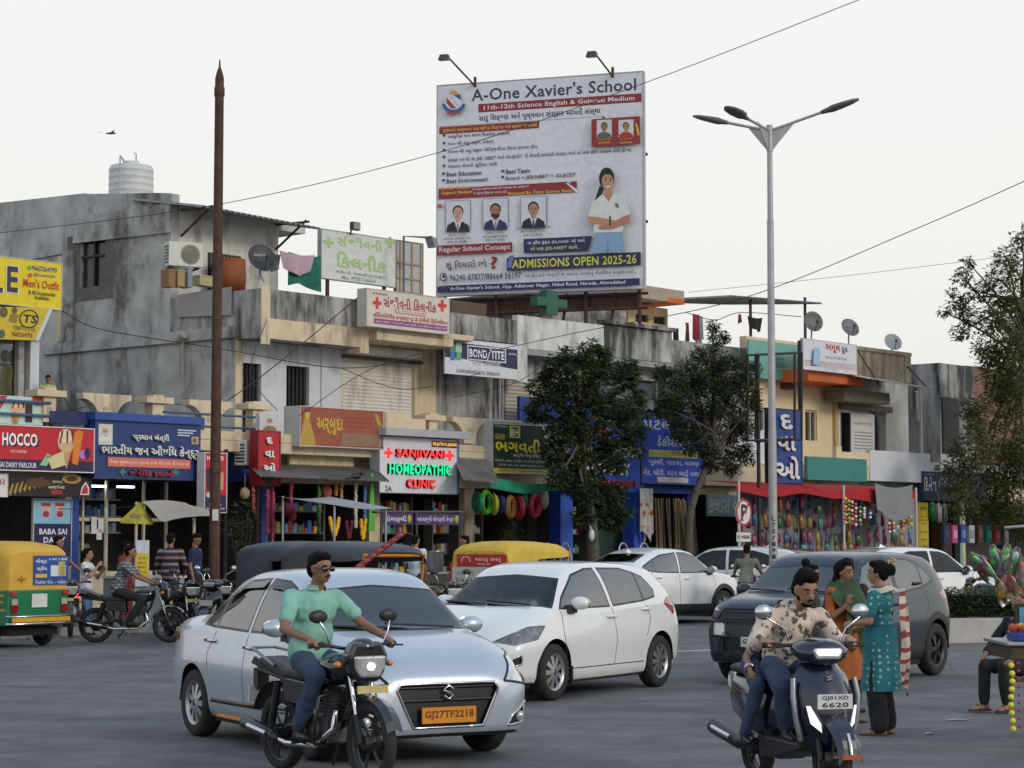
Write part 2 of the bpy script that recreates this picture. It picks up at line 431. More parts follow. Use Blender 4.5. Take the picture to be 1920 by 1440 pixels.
for i, (px, c1, c2) in enumerate([(9, 'C9B53A', '1F7F9C'), (-14, 'D9D9D2', '6B4A8C'), (22, '26324A', '20242C')]):   # clothed dummies in the window
 t = T(px, 1.4)
 dm = Thing('mannequin', ['mannequin in yellow shirt and turquoise trousers behind the upstairs shop glass', 'mannequin in white shirt at the far end of the upstairs shop glass', 'mannequin in dark clothes beside the yellow shirted one upstairs'][i], 'mannequin', (t, 1.4, 3.9), FAC)
 m1 = MB(); m1.tube([(t, 1.4, 4.75), (t, 1.4, 5.0), (t, 1.4, 5.3), (t, 1.4, 5.4)], [.17, .15, .2, .07], 10)
 for sx in (-1, 1): m1.tube([(t + sx * .18, 1.4, 5.3), (t + sx * .24, 1.38, 5.0)], [.07, .055], 8)
 dm.part('shirt', m1, [hx(c1)])
 m1 = MB()
 for sx in (-1, 1): m1.tube([(t + sx * .08, 1.4, 4.8), (t + sx * .09, 1.4, 4.35), (t + sx * .09, 1.4, 3.95)], [.1, .08, .06], 8)
 dm.part('trousers', m1, [hx(c2)])
 m1 = MB(); m1.ell((t, 1.4, 5.55), (.09, .1, .13)); dm.part('head', m1, [hx('B9A48C')])
# ================================================================ single storey shops under a cream parapet
tP0, tP1 = T(176, -.3), 1.16
bP = Thing('shop_building', 'single storey blue pharmacy shop below a cream terrace parapet', 'building', (-2, 0, 0), FAC)
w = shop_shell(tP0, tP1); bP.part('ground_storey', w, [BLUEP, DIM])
w = MB(); w.box(tP0, tP1 - .004, -.5, 4.2, 3.66, 3.898); w.box(tP0, tP1 - .004, -.5, -.2, 3.9, 4.1)
bP.part('terrace_slab', w, [CREAM], bevel=.02)
w = MB()
for z in (.9, 1.9, 2.25, 2.62):
 w.box(tP0 + .4, tP0 + 2.6, 2.0, 2.4, z, z + .03)
for t in (tP0 + .38, tP0 + 1.0, tP0 + 2.0, tP0 + 2.62): w.box(t, t + .05, .5, .56, .3, 3.0)
w.box(tP0 + .3, tP0 + 2.7, .5, .56, 2.15, 2.22); w.box(tP0 + .3, tP0 + 2.7, .45, .9, .3, 1.1)
bP.part('shop_counter', w, [hx('C9BFA0')])
for z in (1.93, 2.28, 2.65): bP.part('stock', goods(tP0 + .45, tP0 + 2.6, 2.05, z, PALEC, 20, (.12, .26)), PALEC)
w = MB()
for z in (2.62,): w.box(tP0 + .45, tP0 + 1.0, .5, .6, 2.86, 2.9); w.box(tP0 + 1.35, tP0 + 1.75, .5, .6, 2.86, 2.9)
bP.part('tube_light', w, [mat('lit_tube', (.95, .97, 1), emit=5, var=0)])
w = MB()
for px, py, h in ((177, 985, .35), (190, 985, .28), (187, 1002, .22)): w.box(T(px, .5) - .07, T(px, .5) + .07, .44, .447, Z(px, py, .5) - h / 2, Z(px, py, .5) + h / 2)
bP.part('notice', w, [OFFW])
def parapet_post(t, y=-.48, z0=4.1, z1=4.74):
 mb = MB(); mb.box(t - .15, t + .15, y, y + .26, z0, z1 - .13); mb.box(t - .36, t + .36, y - .08, y + .34, z1 - .13, z1); mb.box(t - .14, t + .14, y - .02, y + .28, z1, z1 + .05)
 mb.box(t - .06, t + .06, y - .012, y, z0 + .1, z0 + .3, 1)
 return mb
def parapet_flare(t, y=-.48, z0=4.1, z1=4.74):
 k = 8; w0, w1, h = .2, .62, z1 - z0 - .12
 L = [(-w0 - (w1 - w0) * (1 - math.cos(math.pi / 2 * i / k)), z0 + h * math.sin(math.pi / 2 * i / k)) for i in range(k + 1)]
 pol = L + [(-w1, z1), (w1, z1)] + [(-x, z) for x, z in L[::-1]]
 mb = MB(); mb.prism([(t + x, z) for x, z in pol], y, y + .24)
 mb.box(t - .11, t + .11, y - .014, y, z0 + .18, z0 + .38, 1)
 mb.box(t - .011, t + .011, y - .026, y - .014, z0 + .18, z0 + .38); mb.box(t - .11, t + .11, y - .02, y - .0141, z0 + .27, z0 + .29)
 return mb
RELIEF = mat('relief_tan', (.42, .33, .24), .85)  # darker tan squares of the parapet relief pattern
first = True
PPOS = [(-5.5, 0, bA), (-4.05, 1, bP), (-2.72, 0, bP), (-1.25, 1, bP), (.1, 0, bP)]
for t, k, b0 in PPOS:
 b0.part('parapet_pier', parapet_flare(t) if k else parapet_post(t), [CREAM, RELIEF], bevel=.012)
w = MB()
for z in (4.22, 4.48): w.tube([(-9, -.5, z), (-5.5, -.5, z)], .03); w.tube([(-2.6, -.48, z - .04), (.1, -.48, z - .04)], .025)
bP.part('terrace_rail', w, [hx('44597C', .5)])
# ================================================================ tall grey concrete building
t1, t2 = T(440, 1.5), T(640, 1.5)
yf = FAC.side(320, 500, t1)[0]
b1 = Thing('concrete_building', 'tall weathered grey concrete building with blank side wall and roof terrace', 'building', (t1, 1.5, 0), FAC)
zs, zp = 6.5, 7.48
S = lambda px, py: FAC.side(px, py, t1)
(ya, za), (yb, zb), (yc, zc) = S(300, 366), S(160, 362), S(-20, 380)
w = MB()
w.prism([(1.5, .15), (12, .15), (12, zs), (1.5, zs)], t1, t1 + .25, ax='x')                         # lower side wall
wy0, wz0 = S(197, 535); wy1, wz1 = S(150, 450)
cy0, cy1 = S(140, 500)[0], S(120, 500)[0]
hs = [(wy0, wy1, wz0, wz1)]
sub = MB(); holes(sub, yf, 12, zs, 9.85, 0, .25, hs)
w.add([(t1 + p[1], p[0], p[2]) for p in sub.v], [f[::-1] for f in sub.f])
w.prism([(yf, 9.85), (12, 9.85), (12, zc), (yb + .02, zb), (yb, zb - .02), (yf + .35, za + .05), (yf, za)], t1, t1 + .25, ax='x')
w.prism([(yf - .02, 9.05), (cy0, 9.12), (cy0, 9.8), (yf - .02, 9.75)], t1 - .07, t1 - .002, ax='x')      # beam proud of the panel
w.prism([(cy1, 8.9), (12, 8.8), (12, 9.9), (cy1, 9.8)], t1 - .07, t1 - .002, ax='x')
w.box(t1 - .068, t1 - .002, cy0, cy0 + .42, zs, 8.95, 1); w.box(t1 - .06, t1 - .002, cy0 + .42, cy0 + .62, zs + .2, 8.85, 2)
w.box(t1 - .1, t1 - .002, 1.5, 8.6, zs - .1, zs + .16)                                                  # ledge
w.box(t1 + .25, t2 + 2.0, yf + 6, yf + 6.2, zs, 10)
w.box(t1 + .25, t2 + 1.2, yf + .25, 12, 9.55, 9.75)
b1.part('side_wall', w, [SIDEW, GREY, CREAM])
w = MB(); w.box(t1 + .12, t1 + .16, wy0, wy1, wz0, wz1); w.box(t1 + .05, t1 + .11, (wy0 + wy1) / 2 - .03, (wy0 + wy1) / 2 + .03, wz0, wz1, 1)
w.box(t1 + .05, t1 + .11, wy0, wy1, wz0 + .75, wz0 + .8, 1)
b1.part('window', w, [mat('dark_pane', (.02, .022, .028), .2), hx('17181A')])
w = MB(); w.prism([(wy0 - .35, wz0 - .35), (wy1 + .5, wz0 - .2), (wy1 + .55, wz1 + .3), (wy0 - .15, wz1 + .25)], t1 - .012, t1 - .002, ax='x')
sub = MB(); holes(sub, wy0 - .32, wy1 + .5, wz0 - .33, wz1 + .12, 0, .008, hs)
w = MB(); w.add([(t1 - .01 + p[1], p[0], p[2]) for p in sub.v], [f[::-1] for f in sub.f])
b1.part('window_patch', w, [mat('dark_cement_patch', (.13, .125, .115), .95, var=.25, scale=3)])
tb = T(520, yf)
w = MB(); w.box(t1 + .25, tb, yf, yf + .25, zs, 9.75); b1.part('terrace_room_wall', w, [WHITED])
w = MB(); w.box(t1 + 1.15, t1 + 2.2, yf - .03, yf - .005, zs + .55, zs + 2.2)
w2 = MB()
for i in range(9): w2.tube([(t1 + 1.2 + i * .11, yf - .05, zs + .6), (t1 + 1.3 + i * .11, yf - .05, zs + 2.15)], .012, 4); w2.tube([(t1 + 1.3 + i * .11, yf - .06, zs + .6), (t1 + 1.2 + i * .11, yf - .06, zs + 2.15)], .012, 4)
dn = b1.part('terrace_door', w, [DARK]); b1.part('door_grille', w2, [hx('8A8578', .5)], parent=dn)
w = MB(); corrugated(w, (t1 - .1, yf - 1.2, S(315, 378)[1] - .25), (tb + .35, yf - 1.2, 9.45), (tb + .35, yf + 1.4, 9.95), (t1 - .1, yf + 1.4, 10.0), 22)
for t in (t1 + .3, tb - .1): w.tube([(t, yf - .02, 9.0), (t, yf - 1.1, 9.62)], .03, 6, 1); w.tube([(t, yf - .02, 9.62), (t, yf - 1.2, 9.58)], .03, 6, 1)
b1.part('tin_roof', w, [TIN, RUST])
y_b = S(490, 580)[0]
w = MB(); w.box(t1, t1 + .16, y_b, yf, zs + .1, zp); w.box(t1 + .16, t2, y_b, y_b + .14, zs + .3, zp); w.box(t1, t2, y_b, yf, zs - .14, zs + .1)
b1.part('terrace_parapet', w, [GREYS])
w = MB(); w.box(t1 - .03, t1 + .24, y_b - .04, y_b - .003, zs - .3, zp + .06); w.box(t2 - .3, t2, y_b - .05, y_b + .1, zs - .3, zp + .06); w.box(t1 + .24, t2 - .3, y_b - .03, y_b - .003, zs - .16, zs + .3)
b1.part('parapet_trim', w, [CREAM])
w = MB(); w.box(t1 + .012, t1 + .2, 1.48, 1.499, 3.7, zs - .14)
b1.part('corner_strip', w, [CREAM])
d1, d2 = [(T(452, 1.5), T(490, 1.5)), (T(537, 1.5), T(580, 1.5))]
w = MB(); holes(w, t1 + .25, t2, 3.7, zs - .14, 1.5, 1.7, [(d1[0], d1[1], 3.9, Z(470, 681, 1.5)), (d2[0], d2[1], 4.0, Z(560, 687, 1.5))])
w.box(t2 - .7, t2 - .55, 1.45, 1.499, 3.7, zs - .14)
b1.part('front_wall', w, [WHITEW])
for q in (d1, d2):
 w = MB(); w.box(q[0], q[1], 1.62, 1.66, 3.9, 5.95)
 for i in range(6): w.box(q[0] + (q[1] - q[0]) * i / 6, q[0] + (q[1] - q[0]) * i / 6 + .02, 1.56, 1.6, 3.9, 5.95, 1)
 b1.part('grille_door', w, [DARK, BLACKM])
w = shop_shell(t1 + .003, t2); b1.part('ground_storey', w, [CREAM, DIM])
w = MB(); w.box(t1, t2, -.5, 1.5, 3.66, 3.898); w.box(t1, t2, -.5, -.2, 3.9, 4.1); b1.part('first_floor_slab', w, [CREAM], bevel=.02)
w = MB(); w.tube([(t1 - .12, 3.2, 5.6), (t1 - .14, 3.2, 6.35), (t1 - .2, 3.15, 6.55)], .06, 8); w.tube([(t1 - .2, 3.3, 6.4), (t1 - .24, 3.0, 6.55)], [.09, .1], 10)
b1.part('drain_pipe', w, [hx('9A8F86')])
w = MB(); tp_ = T(338, y_b); w.box(t1 - .09, t1 - .05, S(338, 540)[0], S(435, 540)[0], Z(380, 578, y_b) - .05, zp - .02) if False else w.prism([(S(437, 540)[0], zs + .42), (S(337, 540)[0], zs + .5), (S(337, 540)[0], zs + 1.03), (S(437, 540)[0], zs + 1.08)], t1 - .07, t1 - .04, ax='x')
b1.part('covering_board', w, [hx('9C9A96', .7)])
# ================================================================ cream shutter building
t3 = T(800, 1.5) + .35
b2 = Thing('shutter_building', 'cream building with a white roller shutter under a balcony slab', 'building', (t2, 1.5, 0), FAC)
sz0, sz1 = 4.0, Z(720, 675, 1.5); sa, sb = T(643, 1.5), T(778, 1.5)
w = MB(); holes(w, t2 + .003, t3, 3.7, 6.75, 1.5, 1.75, [(sa, sb, 4.1, sz1 + .22)]); w.box(t2 + .01, t3, 1.75, 9, 6.3, 6.5); w.box(t3 - .2, t3, 1.75, 9, 3.7, 6.4)
b2.part('wall', w, [CREAM])
b2.part('roller_shutter', shutter_slats(sa, sb, 4.1, sz1, 1.62), [SHUT])
w = MB(); w.tube([(sa - .02, 1.44, sz1 + .18), (sb + .05, 1.44, sz1 + .18)], .17, 12); w.box(sa - .06, sb + .1, 1.3, 1.46, sz1 - .04, sz1 + .03, 1)
b2.part('shutter_box', w, [SHUT, RUST], bevel=.01)
w = MB(); w.box(t2 + .003, T(845, .4), .3, 1.49, 6.52, 6.72); w.box(t2 + .003, t3 + .1, .3, 1.49, 6.72, 6.86, 0)
b2.part('canopy_slab', w, [CREAM], bevel=.02)
w = shop_shell(t2 + .003, t3); b2.part('ground_storey', w, [CREAM, DIM])
w = MB(); w.box(t2, t3, -.5, 1.499, 3.66, 3.898); w.box(t2, t3, -.5, -.2, 3.9, 4.06); b2.part('first_floor_slab', w, [CREAM], bevel=.02)
for t, k in ((4.35, 1), (5.75, 0), (7.05, 1)): b2.part('parapet_pier', parapet_flare(t) if k else parapet_post(t), [CREAM, RELIEF], bevel=.012)
w = MB(); w.box(4.0, 5.4, -.55, -.4, 4.1, 4.62); w.tube([(5.9, -.5, 4.3), (7.0, -.5, 4.3)], .03, m=1); b2.part('parapet_wall', w, [CREAM, hx('44597C', .5)])
# ================================================================ long grey building below the hoarding
t4 = T(1260, 1.0)
b3 = Thing('parapet_building', 'long grey building with a stained parapet and a freshly limewashed middle', 'building', (t3, 1.5, 0), FAC)
w = MB(); holes(w, t3 + .003, t4, 3.7, 6.6, 1.5, 1.75, [(T(948, 1.5), T(1060, 1.5), 4.2, Z(960, 708, 1.5)), (T(1110, 1.5), T(1230, 1.5), 4.2, 6.3)])
w.box(t3 + .003, t4, 1.75, 12, 6.5, 6.68); w.box(t4 - .2, t4 - .003, 1.75, 8, 3.7, 6.5)
b3.part('wall', w, [GREYS])
pz0, pz1 = Z(1000, 655, 1.), 7.5
ta, tb_, = T(968, 1.), T(1130, 1.)
w = MB(); w.box(t3 + .02, ta, 1.0, 1.16, pz0 + .1, pz1); b3.part('parapet_wall', w, [GREYS])
w = MB(); w.box(ta + .003, tb_, .96, 1.14, pz0, pz1 + .14); w.box(ta + .003, ta + .4, .96, 1.14, pz0 - .9, pz0); b3.part('limewashed_parapet', w, [WHITED])
w = MB(); w.box(tb_ + .003, t4, 1.0, 1.16, pz0 + .02, pz1 + .2); w.box(tb_ + .003, t4 + .1, .9, 1.2, pz1 + .2, pz1 + .3); b3.part('stained_parapet', w, [GREYS])
w = MB(); w.box(t3 + .02, t4, .97, 1.5, pz0 - .16, pz0); b3.part('ledge', w, [CONC])
b3.part('roller_shutter', shutter_slats(T(948, 1.5), T(1060, 1.5), 4.2, 6.2, 1.62, .1), [mat('tan_shutter', (.45, .40, .33), .6, dirt=(.2, .17, .12), dirt_amt=.5, streak=True)])
w = MB(); w.box(T(1110, 1.5), T(1230, 1.5), 1.66, 1.7, 4.2, 6.3); b3.part('window', w, [mat('blue_grey_pane', (.1, .12, .15), .25)])
w = MB(); w.box(T(972, .9), T(1110, .9), .85, .95, Z(990, 800, .9), Z(990, 744, .9)); b3.part('blank_blue_board', w, [hx('223F86')])
w = MB(); w.tube([(T(942, 1.2), 1.3, 3.9), (T(942, 1.2), 1.3, 6.5)], .045, 8); w.tube([(T(950, 1.2), 1.35, 3.9), (T(950, 1.2), 1.35, 6.3)], .035, 8); b3.part('drain_pipe', w, [hx('8F9098')])
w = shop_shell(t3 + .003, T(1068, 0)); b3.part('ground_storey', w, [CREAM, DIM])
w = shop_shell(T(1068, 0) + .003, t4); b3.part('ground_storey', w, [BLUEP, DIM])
w = MB(); w.box(t3, T(1068, 0), -.5, 1.499, 3.66, 3.898); w.box(t3, T(960, -.3), -.5, -.2, 3.9, 4.06); b3.part('first_floor_slab', w, [CREAM], bevel=.02)
for t, k in ((8.4, 1),): b3.part('parapet_pier', parapet_flare(t) if k else parapet_post(t), [CREAM, RELIEF], bevel=.012)
w = MB(); corrugated(w, (T(1190, .2), -.2, 5.3), (T(1390, .2), -.2, 5.35), (T(1390, .2), 1.45, 5.75), (T(1190, .2), 1.45, 5.7), 20); b3.part('tin_awning', w, [TIN])
for a, b in ((1045, 1068), (1182, 1202)): w = MB(); w.box(T(a, .0), T(b, .0), -.1, .3, .15, 3.25); b3.part('shop_pillar', w, [hx('2A52B4')])
w = MB(); w.box(T(1100, .6), T(1182, .6), .55, .6, .15, 2.9); b3.part('shop_shutter', w, [mat('dark_green_shutter', (.02, .05, .045), .5)])
# rooftop rooms behind
yr = 7.0
b4 = Thing('rooftop_room', 'cream rooftop room with an orange edged slab and two small windows', 'building', (T(1200, yr), yr, 6.68), FAC)
q = lambda px, py: FAC.pix(px, py, yr)
w = MB(); x0, x1 = q(1178, 600)[0], q(1252, 600)[0]
wh = [(q(1192, 600)[0], q(1216, 600)[0], q(1200, 603)[1], q(1200, 589)[1]), (q(1226, 600)[0], q(1249, 600)[0], q(1200, 603)[1], q(1200, 589)[1])]
holes(w, x0, x1, 6.3, q(1200, 572)[1], yr, yr + .2, wh); w.box(x0, x1, yr + .2, yr + 5, 6.3, q(1200, 572)[1]); b4.part('wall', w, [YELW])
for h_ in wh:
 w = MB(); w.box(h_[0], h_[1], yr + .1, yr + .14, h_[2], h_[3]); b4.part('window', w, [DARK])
w = MB(); xr_ = FAC.pix(1283, 560, yr - 1.2)[0]; zs_ = q(1200, 571)[1]; w.box(x0 - 1, xr_ - .9, yr - 1.2, yr + 5, zs_ + .002, zs_ + .42); w.box(xr_ - .9, xr_, yr - 1.2, yr + 5, zs_ + .15, zs_ + .42); w.box(xr_ - .898, xr_ + .01, yr - 1.21, yr + 4.9, zs_ - .02, zs_ + .148, 1); b4.part('roof_slab', w, [mat('dusty_slab', (.36, .30, .23), .9, dirt=(.18, .15, .12), dirt_amt=.4), ORNG])
w = MB(); corrugated(w, (q(1230, 560)[0], yr - 3, q(1200, 563)[1]), (q(1405, 560)[0], yr - 3, q(1405, 575)[1] - .1), (q(1405, 560)[0], yr + 1, q(1405, 566)[1]), (q(1230, 560)[0], yr + 1, q(1200, 556)[1]), 30); b4.part('tin_roof', w, [TIN])
posts(b4, 'roof_post', [[(q(px, 600)[0], yr - 2.6, 6.5), (q(px, 600)[0], yr - 2.6, q(px, 568)[1])] for px in (1287, 1391)], .05, RUST)
b4b = Thing('stair_room', 'plain grey stair room on the roof behind the hoarding legs', 'building', (T(1080, 6), 6, 6.68), FAC)
w = MB(); w.box(T(985, 6), T(1175, 6), 6, 9, 6.3, Z(1080, 566, 6)); b4b.part('wall', w, [GREY])
w = MB(); w.box(T(983, 6), T(1178, 6), 5.8, 9.2, Z(1080, 566, 6), Z(1080, 566, 6) + .12); b4b.part('roof', w, [CONC]); w = MB(); w.box(T(846, 5), T(912, 5), 5, 7.5, 6.4, Z(880, 566, 5)); single('roof_shed', 'small brown shed on the roof below the left end of the hoarding', 'shed', w, [hx('5E4A3E', .85, dirt=(.1, .09, .08), dirt_amt=.5)], (T(846, 5), 5, 6.5), FAC)
# ================================================================ grey blank parapet house
t5 = T(1400, 1.0)
b5 = Thing('plain_house', 'plain grey walled house with a white terrace front behind the street tree', 'building', (t4, 1, 0), FAC)
w = MB(); w.box(t4 + .003, t5, 1.0, 8, 5.6, Z(1330, 645, 1)); w.box(t4 + .003, t5, 1.6, 8, 3.7, 5.6, 1); b5.part('wall', w, [GREY, WHITED])
w = MB(); w.box(t4 + .003, t5 + .8, -.1, 1.6, 3.3, 3.95); w.box(t4 + .003, t5 + .8, .2, 1.6, 3.95, 5.0, 1); b5.part('terrace_wall', w, [CREAM, WHITEW])
w = shop_shell(t4 + .003, t5); b5.part('ground_storey', w, [CREAM, DIM])
w = MB(); w.box(T(1324, .0), T(1388, .0), -.02, .04, Z(1350, 968, 0), Z(1350, 928, 0)); w.text('કલાસ વા', T(1326, 0), T(1386, 0), Z(1350, 962, 0), Z(1350, 936, 0), -.026, 1, .02); b5.part('faded_shop_sign', w, [hx('7E9C98'), OFFW])
# ================================================================ pale yellow house
t6 = T(1570, 1.0); t7 = T(1702, 1.0)
b6 = Thing('yellow_house', 'pale yellow house with an orange balcony slab and upstairs windows', 'building', (t5, 1, 0), FAC)
hs = [(T(1509, 1), T(1531, 1), Z(1520, 826, 1), Z(1520, 769, 1)), (T(1420, 1), T(1446, 1), 4.0, Z(1430, 765, 1))]
w = MB(); holes(w, t5 + .003, t6, 3.7, Z(1480, 640, 1), 1.0, 1.25, hs); w.box(t5 + .003, t6, 1.25, 9, 6.8, 7.0); w.box(t6 - .2, t6 - .003, 1.25, 9, 3.7, 6.8); b6.part('wall', w, [YELW])
for h_ in hs:
 w = MB(); w.box(h_[0], h_[1], 1.14, 1.17, h_[2], h_[3]); f_ = b6.part('window', w, [mat('dark_pane', (.02, .022, .028), .2)])
 w = MB()
 for x in (h_[0], (h_[0] + h_[1]) / 2, h_[1] - .06): w.box(x, x + .06, 1.05, 1.14, h_[2], h_[3])
 w.box(h_[0] + .06, h_[1] - .06, 1.06, 1.139, h_[3] - .06, h_[3]); b6.part('window_frame', w, [hx('B8B2A6')], parent=f_)
w = MB(); w.box(T(1505, .0), T(1607, .0), -.2, 1.0, Z(1505, 712, -.2), Z(1505, 690, -.2)); b6.part('balcony_slab', w, [ORNG])
w = MB(); w.box(T(1560, 1), T(1566, 1), .9, .999, 3.9, 6.4); w.box(T(1515, 0), T(1530, 0), .8, .999, Z(1520, 735, 1), Z(1520, 712, 1), 1); b6.part('wall_fittings', w, [hx('B59A6A'), hx('5A2F22')])
w = shop_shell(t5 + .003, t6); b6.part('ground_storey', w, [CREAM, DIM])
w = MB(); w.box(T(1500, -.2), t7 + 1.6, -.3, 1.0, 3.6, 4.0); b6.part('terrace_slab', w, [CREAM]); w = MB(); w.box(T(1511, -.4), T(1622, -.4), -.42, -.31, 3.55, Z(1560, 858, -.4)); b6.part('teal_panel', w, [hx('3E8078', .7, dirt=(.1, .16, .15), dirt_amt=.5)])
b7 = Thing('small_office', 'small shop with a rolled up shutter under a rusty signboard and tin canopy', 'building', (t6, 1, 0), FAC)
oa, ob = T(1574, 1), T(1660, 1)
w = MB(); holes(w, t6 + .003, t7, 3.9, 6.95, 1.0, 1.25, [(oa, ob, 4.1, Z(1600, 768, 1))]); w.box(t6 + .003, t7, 1.25, 7, 6.7, 6.9); b7.part('wall', w, [WHITED])
w = MB(); w.box(t6 + .2, t7, .95, 1.1, 6.95, 7.85); w.box(t6 + .1, t7 + .1, .9, 1.15, 7.85, 7.97); w.box(t7 - .3, t7 + .05, .9, 1.2, 6.95, 7.85); b7.part('parapet', w, [mat('mouldy_tan', (.36, .30, .22), .9, dirt=(.1, .09, .07), dirt_amt=.6, streak=True)])
w = MB(); corrugated(w, (T(1610, -.6), -1.0, Z(1640, 712, -.8)), (T(1740, -.8), -1.0, Z(1740, 730, -.8)), (T(1740, -.8) + .2, .98, Z(1740, 722, .9)), (T(1610, -.6), .98, Z(1640, 702, .9)), 20, .02); b7.part('tin_canopy', w, [mat('pale_tin', (.45, .43, .39), .6, .2, dirt=(.2, .18, .15), dirt_amt=.5)])
w = MB(); w.tube([(T(1605, .9), .9, 7.9), (T(1645, -.8), -.9, Z(1645, 725, -.8))], .03, 6); w.tube([(T(1702, .9), .9, 7.5), (T(1735, -.8), -.9, Z(1735, 730, -.8))], .03, 6); b7.part('canopy_stay', w, [RUST])
w = MB(); w.box(oa - .1, ob + .1, .8, .98, Z(1600, 768, 1) - .02, Z(1600, 758, 1)); b7.part('shutter_box', w, [mat('brown_shutter', (.19, .15, .12), .7, dirt=(.1, .07, .05))])
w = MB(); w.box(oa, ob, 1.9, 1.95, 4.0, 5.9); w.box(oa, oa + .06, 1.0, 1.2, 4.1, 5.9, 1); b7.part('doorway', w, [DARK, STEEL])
w = MB(); w.box(T(1592, .98), T(1636, .98), .93, .96, Z(1610, 850, 1), Z(1610, 775, 1)); w.text('અનુભાઈ જે વૈદ્ય', T(1596, 1), T(1632, 1), Z(1610, 799, 1), Z(1610, 790, 1), .926, 1, .02)
for k in range(6): w.box(T(1596, 1), T(1630, 1), .923, .927, Z(1610, 812 + k * 6, 1), Z(1610, 810 + k * 6, 1), 2)
b7.part('poster', w, [OFFW, hx('B4453C'), hx('8C8C90')])
w = MB(); ta_, tb2, tc_ = T(1560, -.2), T(1622, -.2), T(1735, -.2); w.box(ta_, tb2, -.32, -.18, 4.0, 4.45); w.box(ta_, ta_ + .3, -.33, -.17, 4.45, 4.6, 0); w.box(tb2 + .003, tc_, -.34, -.18, 3.6, 4.55, 1); b7.part('terrace_parapet', w, [YELW, WHITEW])
w = shop_shell(t6 + .003, T(1793, .5)); b7.part('ground_storey', w, [hx('7F9A90'), DIM])
# ================================================================ brown clad building at the right
t8 = T(1745, 1.2)
b8 = Thing('clad_building', 'brown panelled building with grey side wall at the right end', 'building', (t8, 1, 0), FAC)
w = MB(); w.box(t8 + .6, t8 + 3, 1.2, 14, 3.9, Z(1760, 680, 1.2)); w.box(t8 + .1, t8 + .6, 2.5, 14, 3.9, 7.0); w.box(t8 + 3.003, t8 + 14, 1.5, 14, 3.9, Z(1850, 690, 1.5)); b8.part('wall', w, [GREYS])
w = MB(); w.box(T(1796, 1.3), t8 + 12, 1.3, 1.49, Z(1800, 865, 1.3), Z(1800, 688, 1.3)); w.box(T(1802, 1.3), T(1811, 1.3), 1.26, 1.299, Z(1800, 858, 1.3), Z(1800, 695, 1.3), 1)
for k in range(5): w.box(T(1815, 1.3), t8 + 12, 1.285, 1.299, Z(1800, 720 + k * 30, 1.3), Z(1800, 721 + k * 30, 1.3), 1)
b8.part('panelling', w, [mat('brown_panel', (.19, .085, .05), .55, var=.12), hx('B08A5A')])
w = MB(); w.box(T(1764, 1.2), T(1793, 1.2), 1.14, 1.199, Z(1770, 850, 1.2), Z(1770, 745, 1.2)); b8.part('dark_recess_panel', w, [DARK])  # flat dark panel on the wall, painted as the shade of a recess
w = MB(); w.tube([(T(1740, .6), .9, 4.2), (T(1740, .6), .9, Z(1740, 735, .9))], .06, 8); w.tube([(T(1735, .6), .9, Z(1735, 790, .9)), (T(1728, .6), .8, Z(1728, 735, .9))], .05, 8); b8.part('drain_pipe', w, [hx('A5A3A0')])
w = shop_shell(T(1793, .5) + .003, t8 + 14); b8.part('ground_storey', w, [CREAM, DIM])
